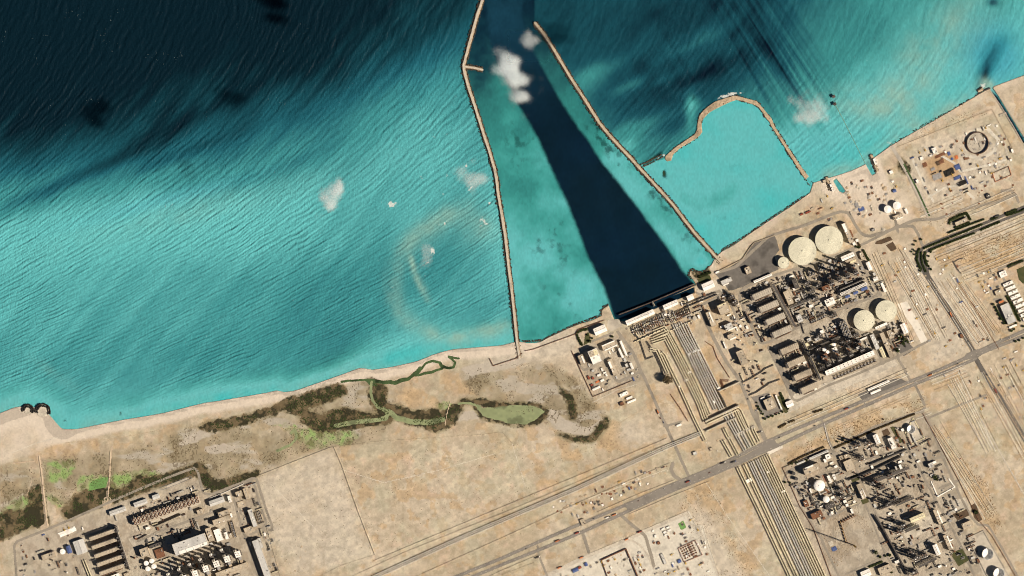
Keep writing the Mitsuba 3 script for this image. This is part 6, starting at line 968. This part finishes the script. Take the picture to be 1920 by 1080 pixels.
def scatter(zname, poly, n, kinds, a, gap=6.5, tries=60):
    pg = Polygon(WP(poly)); a0, b0, a1, b1 = pg.bounds; c = t = 0; mine = []
    near = np.array(foot, dtype=object); tree_ = STRtree(foot)
    while c < n and t < n * tries:
        t += 1
        x, y = rng.uniform(a0, a1), rng.uniform(b0, b1); q = Point(x, y)
        if not pg.contains(q) or road_m.contains(q): continue
        fq = q.buffer(gap * .6)
        if any(f.intersects(fq) for f in near.take(tree_.query(fq))) or any(math.hypot(x - u, y - w) < gap * 1.2 for u, w in mine): continue
        mine.append((x, y)); foot.append(fq); c += 1
        skid(rng.choice(kinds), x / S + 960, 540 - y / S, a + rng.choice([0, math.pi / 2]), None, zname)
scatter('among the upper desalination trains', [(1394, 548), (1440, 528), (1498, 610), (1470, 625), (1428, 640)], 45, PL, GA, 5.4)
scatter('in the middle of the upper works', [(1450, 525), (1500, 510), (1550, 585), (1500, 612)], 62, PL, GA, 5.4)
scatter('around the boilers of the upper works', [(1505, 508), (1600, 470), (1648, 552), (1555, 588)], 75, PL, GA, 5.4)
scatter('among the lower desalination trains', [(1452, 655), (1505, 640), (1548, 712), (1495, 745)], 54, PL, GA, 5.4)
scatter('around the boilers of the lower works', [(1500, 640), (1570, 602), (1632, 630), (1640, 655), (1550, 700)], 94, PL, GA, 5.4)
scatter('beside the stores of the lower works', [(1640, 600), (1690, 600), (1710, 640), (1665, 668), (1640, 640)], 29, PL, GA, 5.4)
for i in range(13): skid('transformer', 1566 + 6.2 * i, 708 - 2.72 * i, GA + math.pi / 2, None, 'in the row below the cream turbine hall')
for x, y in ((1597, 564), (1614, 556.5), (1631, 549.5), (1571, 574.5)): skid('transformer', x, y, GA + math.pi / 2, None, 'below the white turbine hall of the upper works')
for i in range(7): skid('transformer', 1522 + 3.9 * i, 603 - 1.7 * i, GA + math.pi / 2, None, 'in the transformer yard of the upper works')
for i in range(9): skid('transformer', 434 + .9 * i, 980 + 3.2 * i, GL, None, 'in the upright row at lower left')
for i in range(7): skid('transformer', 1653 + 4.2 * (i - 3), 541 + 0 * i, GA, None, 'x') if 0 else skid('pipe_trestle', 1649 + .85 * i, 530 + 1.9 * i, GA, None, 'beside the narrow white shed at the fence')
for u in range(4):
    for v in range(2): skid('transformer', 482 + 3.0 * v + 1.8 * u * .8, 962 + 4.6 * u - 1.5 * v, GL, None, 'in the walled cells beside the grey switchgear hall')
for u in range(6):
    for v in range(5): skid('column_base', 1277 + 4.4 * u * .92 + 2.0 * v, 1029 - 2.1 * u + 4.4 * v, GA, None, 'in the grid inside the brown foundation wall')
scatter('in the upper half of the process plant', [(1490, 880), (1560, 850), (1720, 786), (1765, 860), (1700, 900), (1600, 940), (1500, 920)], 99, PL, GA, 5.4)
scatter('in the middle of the process plant', [(1625, 915), (1760, 870), (1800, 945), (1650, 1005)], 83, PL, GA, 5.4)
scatter('in the lower half of the process plant', [(1655, 1005), (1800, 950), (1830, 1010), (1840, 1078), (1680, 1080)], 89, PL, GA, 5.4)
scatter('around the domed tanks', [(1488, 908), (1560, 900), (1610, 915), (1600, 950), (1530, 980)], 70, PL, GA, 5.4)
scatter('around the left plant turbine hall', [(255, 1005), (420, 950), (455, 1080), (250, 1080)], 94, PL, GL, 5.4)
scatter('beside the long cooling tower at lower left', [(215, 970), (380, 905), (420, 930), (270, 1000)], 29, PL, GL, 5.4)
scatter('in the left corner of the left plant', [(40, 1020), (160, 970), (150, 1080), (40, 1080)], 26, PL + SITE, GL)
scatter('in the right yard of the left plant', [(440, 910), (478, 905), (510, 1000), (520, 1080), (505, 1080), (455, 1000)], 32, PL, GL, 5.4)
scatter('at the intake works', [(1165, 614), (1300, 552), (1345, 545), (1310, 600), (1240, 640)], 48, PL, GA, 5.4)
scatter('beside the upper intake road', [(1350, 545), (1395, 548), (1420, 640), (1380, 640), (1330, 600)], 35, PL, GA, 5.4)
scatter('in the staff compound', [(1085, 665), (1165, 630), (1205, 705), (1120, 735)], 22, ['equipment_shelter', 'shipping_container', 'pump_skid'], GA)
scatter('near the lone square block', [(1365, 650), (1425, 640), (1440, 735), (1400, 745)], 21, PL, GA, 5.4)
scatter('on the upper right construction site', [(1706, 290), (1760, 272), (1870, 226), (1905, 300), (1880, 340), (1800, 366), (1745, 372)], 72, SITE, GA, 5)
scatter('on the pale construction site', [(1205, 1000), (1288, 965), (1320, 1000), (1340, 1075), (1230, 1080)], 40, SITE, GA, 5)
scatter('beside the excavated pit', [(1040, 1075), (1125, 1045), (1200, 1020), (1215, 1080), (1060, 1085)], 26, SITE, GA, 5)
scatter('along the strip above the highway', [(1020, 950), (1250, 865), (1258, 890), (1070, 975)], 34, SITE, GA, 5)
scatter('on the coastal flat', [(1500, 400), (1560, 350), (1680, 320), (1700, 400), (1630, 430)], 26, SITE, GA)
scatter('between the corridor tracks', [(1640, 470), (1700, 455), (1820, 660), (1770, 690), (1690, 580)], 26, SITE, GA)
scatter('right of the boulevard', [(1745, 480), (1785, 480), (1870, 640), (1840, 655)], 18, SITE, GA)
scatter('in the camp yard', [(1828, 515), (1870, 500), (1885, 545), (1860, 555), (1845, 545)], 16, SITE, GA, 5)
scatter('below the crossroads', [(1740, 700), (1920, 640), (1925, 800), (1860, 800)], 24, SITE, GA)
CARS = [(1083, 999, 't'), (1045.5, 1014, 't'), (986, 1029, 'c'), (1152.5, 965, 't'), (1008, 1045, 't'), (1050, 1064, 't'), (1091, 1045, 't'), (1200, 997, 't'), (1176, 1011, 't'), (1197, 939, 'c'), (1290, 903, 't'), (1245, 916, 'c'), (1376, 866, 't'), (1388, 853, 'c'), (1356, 868, 't'), (1461, 820, 'c'), (1527, 798, 'c'), (1588, 766, 't'), (1622, 756, 'c'), (1701, 716, 'c'), (1716, 717, 'c'), (1745, 703, 't'), (1795, 682, 'c'), (1547, 824, 'c'), (1559, 851, 'c'), (1234, 773, 't'), (1244, 792, 'c'), (1238, 784, 'c'), (1876, 636, 'c'), (1893, 634, 'c'), (1850, 703, 'c'), (1867, 733, 't'), (1885, 762, 'c'), (1755, 545, 'c'), (1783, 590, 't'), (1815, 640, 'c'), (1728, 510, 'c'), (1760, 452, 'c'), (1815, 436, 'c'), (1870, 405, 't'), (1840, 424, 'c'), (880, 1077, 'c'), (1113, 972, 'c'), (1140, 970, 't'), (1330, 886, 'c'), (1418, 770, 'c'), (1425, 810, 't'), (1402, 748, 'c'), (1700, 700, 'c'), (1590, 578, 'c'), (1510, 520, 'c'), (1545, 720, 'c'), (1432, 752, 'c'), (1448, 778, 'c'), (1456, 774, 'c'), (1441, 781, 'c'), (1778, 820, 'c'), (1800, 860, 'c'), (460, 1010, 'c'), (446, 960, 'c'), (437, 1000, 'c')]
for x, y, t in CARS:
    k = key_for('truck' if t == 't' else 'car'); at = frame(GA if y > 690 or x < 1700 else math.radians(22), x, y); vert = abs(x - 1780) < 60 and 500 < y < 660 or x > 1845 and y > 690 or 1230 < x < 1260 and y < 800
    a = GA - (math.pi / 2 if vert else 0); at = frame(a, x, y); zr = 3.0 if road_m.contains(Point(W(x, y))) else ZG + .3
    B = lambda u, v, z0, z1, l, w, tp=None: bx(*at(u / S, v / S), zr + z0, zr + z1, l, w, a, tp)
    c = rng.choice(['white_roof', 'white_roof', 'red_paint', 'steel_dark', 'blue_paint', 'steel_grey'])
    if t == 't':
        put('trailer', B(-1.8, 0, 1.1, 3.9, 9.5, 2.6), rng.choice(['white_roof', 'red_paint', 'steel_dark', 'orange_paint']), k); put('cab', B(5, 0, .7, 3.5, 2.6, 2.5, (2.0, 2.3)), c, k); put('wheel', join([lathe(*at(u / S, v / S), [(.55, zr), (.55, zr + 1)], 8) for u in (-5.4, -4, 2, 5) for v in (-1.1, 1.1)]), 'black_fill', k)
    else:
        put('body', B(0, 0, .4, 1.0, 4.8, 1.9), c, k); put('cabin', B(-.3, 0, 1.01, 1.65, 2.6, 1.8, (1.9, 1.5)), 'glass_dark', k); put('wheel', join([lathe(*at(u / S, v / S), [(.38, zr), (.38, zr + .7)], 8) for u in (-1.5, 1.5) for v in (-.85, .85)]), 'black_fill', k)
    where = 'on the highway' if 830 < x < 1830 and road_m.contains(Point(W(x, y))) and abs(np.interp(x, [p[0] for p in HU], [p[1] for p in HU]) + 6 - y) < 12 else 'on the boulevard' if x > 1700 and y < 680 else 'in the office car park' if 1425 < x < 1460 and 745 < y < 785 else 'on the road below the crossroads' if x > 1840 and y > 690 else 'on a service road of the works'
    labels[k] = {'label': ('long lorry ' if t == 't' else 'small car ') + where, 'category': 'truck' if t == 't' else 'car', 'group': ('lorries ' if t == 't' else 'cars ') + where}

# ---------------------------------------------------------------- trees, hedges, scrub
def leafy(n, rx, ry, rz, cz, size, g):
    """Leaf sprays filling an uneven crown."""
    p = g.normal(size=(n, 3)); p /= np.linalg.norm(p, axis=1, keepdims=True); p *= (g.random((n, 1)) ** .45)
    lob = .72 + .5 * meshkit.noise(p * 1.6 + g.random(3) * 50)
    p = p * lob[:, None] * [rx, ry, rz] + [0, 0, cz]
    a, b = g.normal(size=(2, n, 3)); a /= np.linalg.norm(a, axis=1, keepdims=True); b = np.cross(a, b); b /= np.linalg.norm(b, axis=1, keepdims=True)
    s = size * (.6 + .8 * g.random((n, 1)))
    v = np.stack([p - a * s, p + b * s * .7, p + a * s, p - b * s * .7], 1).reshape(-1, 3)
    i = np.arange(n) * 4
    return v, np.vstack([np.c_[i, i + 1, i + 2], np.c_[i, i + 2, i + 3]])
def tree(x, y, r, m='leaves', where='', dry=False):
    k = key_for('tree'); cx, cy = W(x, y); g = np.random.default_rng(int(x * 13 + y * 7)); r *= S
    put('trunk', lathe(cx, cy, [(.14 * r + .1, ZG - .1), (.09 * r + .08, ZG + r * .8), (.05 * r, ZG + r * 1.3)], 7), 'bark', k)
    put('limb', join([tube([(cx, cy, ZG + r * .7), (cx + r * .6 * math.cos(t), cy + r * .6 * math.sin(t), ZG + r * 1.25)], .05 * r + .05, 5) for t in (.4, 2.3, 4.5)]), 'bark', k)
    v, f = leafy(150 if r < 6 else 260, r, r, r * .75, r * 1.15, .34 * r if r < 6 else .16 * r, g)
    put('crown', (v + [cx, cy, ZG], f), m, k)
    labels[k] = {'label': where[0], 'category': 'tree', **({'group': where[1]} if len(where) > 1 else {})}
TR = [('one of the round dark trees lining the office car park', 'trees lining the office car park', 2.1, [(1434, 785), (1441, 782), (1448.5, 780), (1455, 777), (1461, 775), (1467, 772), (1421, 762), (1424, 767), (1427, 771), (1430, 776), (1419, 755)]), ('dark tree beside the workshop yard of the lower works', 'trees beside the workshop yard', 3, [(1690, 630), (1695, 636), (1701, 640), (1686, 634), (1693, 644)]), ('tree in the roadside grove at the boulevard bend', 'trees at the boulevard bend', 2.0, [(1717, 452), (1713, 459), (1712, 468), (1714, 477), (1718, 486), (1722, 500), (1727, 449), (1716, 471), (1709, 472), (1745, 472), (1741, 480), (1739, 490), (1741, 499), (1745, 505), (1725, 508)]),
      ('garden tree among the camp houses', 'garden trees of the camp', 2.4, [(1905, 606), (1912, 601), (1918, 612), (1896, 620), (1901, 617), (1891, 606), (1882, 606), (1872, 590), (1866, 577), (1869, 583), (1876, 598), (1904, 640), (1911, 638), (1918, 634), (1862, 571)]), ('dark shrub-like tree at the bottom of the process plant', 'trees at the bottom of the process plant', 2.6, [(1650, 1044), (1660, 1042), (1668, 1041), (1752, 895), (1756, 899)]), ('tree in the small park near the quay', 'trees in the small quay park', 2.4, [(1110, 634), (1106, 640), (1102, 628), (1148, 631), (1325, 512), (1331, 511), (1319, 515)]), ('low tree at the entrance road of the process plant', 'trees at the plant entrance', 2, [(1484, 869), (1493, 867), (1512, 862), (1570, 828), (1580, 824), (1514, 903), (1481, 905), (1472, 904)])]
for l, gname, r, pts in TR:
    for x, y in pts: tree(x, y, r * rng.uniform(.8, 1.2), 'leaves', (l, gname))
tree(1251, 711, 10.5, 'dry_leaves', ('big bare brown tree standing alone beside the cream pipes',)); tree(1642, 1035.5, 4.5, 'leaves', ('round dark tree alone at the foot of the flare yard',)); tree(1682.5, 657, 4, 'leaves', ('round dark tree at the lower works road junction',)); tree(1752, 893, 4.5, 'leaves', ('dark tree above the lined pond',)); tree(1830, 960, 3.6, 'leaves', ('dark tree beside the brown soil pit',)); tree(1656, 786, 1.6, 'dry_leaves', ('small dry bush on the sandy plot above the plant',))
HEDGES = [([(1724, 466), (1720, 476), (1719, 488), (1727, 505)], 2.6, 'hedge on the outer side of the boulevard bend'), ([(1728, 472), (1727, 482), (1729, 494), (1736, 510)], 2.2, 'dark hedge in the median of the boulevard bend'), ([(1732, 466), (1748, 459), (1779, 446.5)], 2.2, 'left dark hedge of the boulevard median'), ([(1782, 445), (1812, 433), (1842, 420.5)], 2.2, 'middle dark hedge of the boulevard median'), ([(1857, 412), (1870, 406.5)], 3.4, 'short dark hedge of the boulevard median'), ([(1884, 401.5), (1905, 393)], 3.4, 'right green hedge of the boulevard median'), ([(1742, 470), (1756, 464), (1771, 458), (1800, 447), (1827, 437)], 2.2, 'long dark hedge on the lower side of the boulevard'), ([(1839, 431), (1874, 416)], 2.4, 'dark hedge on the lower side of the boulevard near the right edge'), ([(1777, 437), (1810, 424), (1845, 411)], 1.8, 'thin green hedge on the upper side of the boulevard'), ([(1779, 420), (1782, 412), (1800, 403), (1812, 400), (1820, 413)], 3.4, 'black hedge wrapped round the gatehouse'), ([(1789, 427), (1818, 416)], 2, 'lower hedge of the gatehouse'), ([(1888, 404), (1912, 396), (1925, 390)], 2, 'green verge hedge by the right edge'), ([(1735, 472), (1733, 482), (1738, 498)], 3, 'thick hedge inside the boulevard bend'),
          ([(1082, 624), (1090, 619), (1101, 617)], 3.4, 'upper dark hedge of the quay park'), ([(1082, 628), (1086, 638), (1092, 648)], 3.2, 'left dark hedge of the quay park'), ([(1309, 520), (1322, 515), (1331, 511)], 3.4, 'dark hedge behind the white quay workshop'), ([(1463, 737), (1470, 752), (1478, 768)], 3, 'dark hedge between the white wall shed and the white block'), ([(1618, 468), (1624, 480), (1629, 488)], 2.6, 'dark hedge beside the small tan block in the upper works'), ([(1604, 462), (1612, 464)], 3, 'dark hedge patch at the upper works junction'), ([(1630, 1063), (1642, 1058), (1654, 1053)], 2.6, 'hedge above the white office wing'), ([(1662, 1058), (1667, 1065), (1672, 1073)], 3, 'hedge right of the bottom office block'), ([(1887, 556), (1898, 572), (1911, 598)], 2.2, 'long green hedge between the camp houses and the hall'), ([(1866, 575), (1876, 594), (1887, 607)], 1.6, 'broken hedge left of the camp hall'), ([(1889, 500), (1896, 496), (1918, 488)], 1.8, 'dark hedge above the camp green'), ([(1460, 802), (1474, 794)], 2.4, 'left scrub hedge on the highway verge'), ([(1479, 792), (1490, 788)], 2.2, 'middle scrub hedge on the highway verge'), ([(1526, 773), (1541, 768)], 2.4, 'right scrub hedge on the highway verge'), ([(1607, 453), (1613, 462)], 2, 'scrub hedge below the tall tank'), ([(1545, 838), (1500, 858), (1478, 870)], 1.8, 'dry hedge along the process plant fence'), ([(1565, 840), (1640, 806), (1715, 776)], 2.0, 'long dry hedge below the sandy plot')]
for p, w, l in HEDGES:
    L = LineString(WP(p)); g = np.random.default_rng(len(l)); ms = []
    n = max(int(L.length / (w * S * .7)), 2)
    for i in range(n):
        c = L.interpolate((i + g.random()) / n, normalized=True).coords[0]
        v, f = leafy(110, w * S * .85, w * S * .85, 2.4, 2.0, 1.05, g); ms.append((v + [c[0], c[1], ZG], f))
    k = thing('hedge', l, 'hedge')
    put('foliage', join(ms), 'dry_leaves' if 'dry' in l or 'scrub' in l else 'leaves', k); put('stem', join([lathe(*L.interpolate((i + .5) / n, normalized=True).coords[0], [(.25, ZG - .1), (.15, ZG + 1.2)], 5) for i in range(n)]), 'bark', k)
# scrub tufts over the marsh and the sandy plots
def tufts(poly, n, r, seed, keep=None):
    g = np.random.default_rng(seed); pg = [Polygon(WP(p)).buffer(0) for p in poly]; P = []
    ar = np.array([q.area for q in pg]); ar /= ar.sum()
    for q, w in zip(pg, ar):
        a0, b0, a1, b1 = q.bounds; m = int(n * w * q.envelope.area / q.area)
        xy = np.c_[g.uniform(a0, a1, m), g.uniform(b0, b1, m)]
        P.append(xy[shapely.contains_xy(q, xy[:, 0], xy[:, 1])])
    P = np.vstack(P); d = meshkit.fbm(np.c_[P / 30, np.zeros(len(P))], 3, seed); P = P[d > .46]
    m = len(P); t = np.arange(5) * 2 * math.pi / 5
    s = r * (.4 + .9 * g.random((m, 1))) ; ph = g.random((m, 1)) * 6
    rad = s * (.7 + .6 * g.random((m, 5)))
    ring = np.dstack([P[:, :1] + rad * np.cos(t + ph), P[:, 1:] + rad * np.sin(t + ph), np.full((m, 5), ZG + .02)])
    top = np.c_[P + g.normal(0, .2, (m, 2)), ZG + s[:, 0] * .9][:, None]
    v = np.concatenate([ring, top], 1).reshape(-1, 3); i = np.arange(m) * 6
    return v, np.vstack([np.c_[i + j, i + (j + 1) % 5, i + 5] for j in range(5)])
for poly, n, r, sd, m, l in ((SCRUB, 5200, 1.5, 1, 'leaves', 'dark salt scrub crowding the marsh edges'), (MUD, 5200, 1.1, 2, 'dry_leaves', 'scattered dry tufts on the mud flats'), ([ORANGE[i] for i in (7, 8, 9, 10, 11, 12, 13, 14)], 4200, .9, 3, 'brown_scrub', 'scattered desert scrub on the sandy plots'), (GREEN, 1500, .9, 4, 'leaves', 'green tufts in the wet parts of the marsh'), ([[(1468, 860), (1545, 805), (1556, 835), (1480, 878)], [(1548, 808), (1735, 742), (1728, 768), (1565, 838)], [(1810, 880), (1850, 900), (1880, 990), (1850, 975)], [(1800, 455), (1920, 430), (1920, 475), (1805, 500)]], 1700, 1.2, 5, 'brown_scrub', 'dense brown scrub around the process plant'), ([[(480, 880), (960, 820), (1240, 840), (700, 1060), (510, 1080)], [(1250, 640), (1380, 760), (1300, 780)], [(820, 1060), (1100, 930), (1240, 870), (1000, 1000)], [(1700, 250), (1850, 190), (1860, 205), (1700, 270)]], 1500, .8, 6, 'dry_leaves', 'sparse dry tufts on the open desert flats')):
    labels[one('scrub', tufts(poly, n, r, sd), m, l, 'scrub')]['kind'] = 'stuff'

# ---------------------------------------------------------------- low clouds and their shadows
def cloud(px, py, ax, ay, rot, dens, label, seed, thick=46, rough_=1.0, z=610.0):
    """A small cloud seen at plan point (px, py) from above; half lengths ax, ay in plan units."""
    f = 1 - z / ALT
    cx, cy = ((px - 960) * S * f, (540 - py) * S * f)
    n, m = 84, 20
    g = np.random.default_rng(seed)
    Z, Y, X = np.mgrid[-1:1:m * 1j, -1:1:n * 1j, -1:1:n * 1j]
    c, s = math.cos(math.radians(rot)), math.sin(math.radians(rot))
    R = max(ax, ay) * 1.75
    u, v = (X * c + Y * s) * R / ax, (-X * s + Y * c) * R / ay
    q = np.stack([X * R / 17 + seed, Y * R / 17, Z * .8], -1)
    e = np.sqrt(u ** 2 + v ** 2 + (Z * 1.15) ** 2)
    body = 1.0 - e + rough_ * 1.75 * (meshkit.fbm(q, 5, seed) - .5)
    edge = np.clip(2.6 * (1 - np.hypot(X, Y)), 0, 1) * np.clip(2.5 * (1 - np.abs(Z)), 0, 1)
    d = np.clip(body * 1.6, 0, 1) ** 1.5 * edge * (.5 + .6 * meshkit.fbm(q * 1.6 + 9, 3, seed + 5))
    d = gaussian_filter(d, (.8, 1.5, 1.5)) * 1.15
    tw = mi.ScalarTransform4f().translate([cx, cy, z]).scale([R * S, R * S, thick])
    k = key_for('cloud')
    scene[k] = {'type': 'cube', 'to_world': tw, 'bsdf': {'type': 'null'}, 'interior': {'type': 'heterogeneous', 'albedo': {'type': 'constvolume', 'value': {'type': 'rgb', 'value': [.930, .972, .998]}}, 'scale': float(dens), 'sigma_t': {'type': 'gridvolume', 'grid': mi.VolumeGrid(np.ascontiguousarray(d[..., None], dtype=np.float32)), 'to_world': tw @ mi.ScalarTransform4f().translate([-1, -1, -1]).scale(2)}}}
    labels[k] = {'label': label, 'category': 'cloud'}
cloud(962, 148, 29, 48, 20, .052, 'largest white cloud puff over the harbour entrance', 3, 46, 1.5)
cloud(991, 76, 17, 20, 0, .022, 'faint little cloud just above the largest cloud', 5, 40, 1.0, 740.0)
cloud(619, 370, 19, 34, -30, .048, 'oblong soft cloud over the open sea at left', 8, 40, 1.25)
cloud(1516, 203, 36, 34, 20, .026, 'thin hazy cloud over the shallows right of the lagoon', 11)
cloud(886, 335, 32, 24, -30, .026, 'ragged scrap of cloud beside the west breakwater', 14, 30, 1.5)
cloud(800, 482, 18, 28, -10, .012, 'wispy scrap of cloud over the sandy shallows', 17, 30, 1.6)
cloud(735, 383, 12, 9, 0, .010, 'tiny cloud scrap over the open sea', 21, 24, 1.4)

# ---------------------------------------------------------------- labels by look and order
ORD = ['leftmost', 'second from the left', 'third from the left', 'fourth from the left', 'fifth from the left', 'sixth from the left', 'seventh from the left', 'eighth from the left', 'ninth from the left', 'tenth from the left', 'eleventh from the left', 'twelfth from the left', 'thirteenth from the left', 'fourteenth from the left', 'fifteenth from the left', 'sixteenth from the left', 'seventeenth from the left', 'eighteenth from the left', 'nineteenth from the left', 'twentieth from the left']
fam = {}
for row in BL: fam.setdefault((row[1], row[2]), []).append(row)
for (ph, zn), rows in fam.items():
    rows.sort(key=lambda r: r[3])
    whole = any(w in ph for w in (' of four', ' of five', ' of two', 'two biggest', 'biggest tanks', ' in the row below', 'in a cluster', 'slanting row', 'slim pale stack', 'row of camp houses'))
    for i, r in enumerate(rows):
        l = ph + ('' if whole else ' ' + ZL[zn])
        g = labels[r[0]].get('group')
        if len(rows) > 1 and 'in the row below' not in ph: l += ', ' + (ORD[i] if i < len(ORD) else 'further right')
        labels[r[0]]['label'] = ' '.join(l.split()[:16])

ONES = ['', 'first', 'second', 'third', 'fourth', 'fifth', 'sixth', 'seventh', 'eighth', 'ninth']
TENS = {2: 'twenty', 3: 'thirty', 4: 'forty', 5: 'fifty', 6: 'sixty', 7: 'seventy'}
def ordinal(i):
    if i < 20: return ORD[i]
    n = i + 1; t, o = divmod(n, 10)
    return (TENS[t] + '-' + ONES[o] if o else TENS[t][:-1] + 'ieth') + ' from the left'
dup = {}
for k_, d in labels.items():
    if d.get('group') and d.get('label'): dup.setdefault(d['label'], []).append(k_)
first_mesh = {}
for k_ in scene:
    first_mesh.setdefault(k_.split('__')[0], k_)
def left_of(k_):
    return float(np.mean(meshkit.WRITTEN[scene[first_mesh[k_]]['filename']][0][:, 0]))
for l, ks in dup.items():
    if 1 < len(ks) < 79:
        for i, k_ in enumerate(sorted(ks, key=left_of)):
            labels[k_]['label'] = ' '.join((l.replace('one of the pipes', 'pipe').replace('one of the ', '') + ', ' + ordinal(i)).split()[:16])
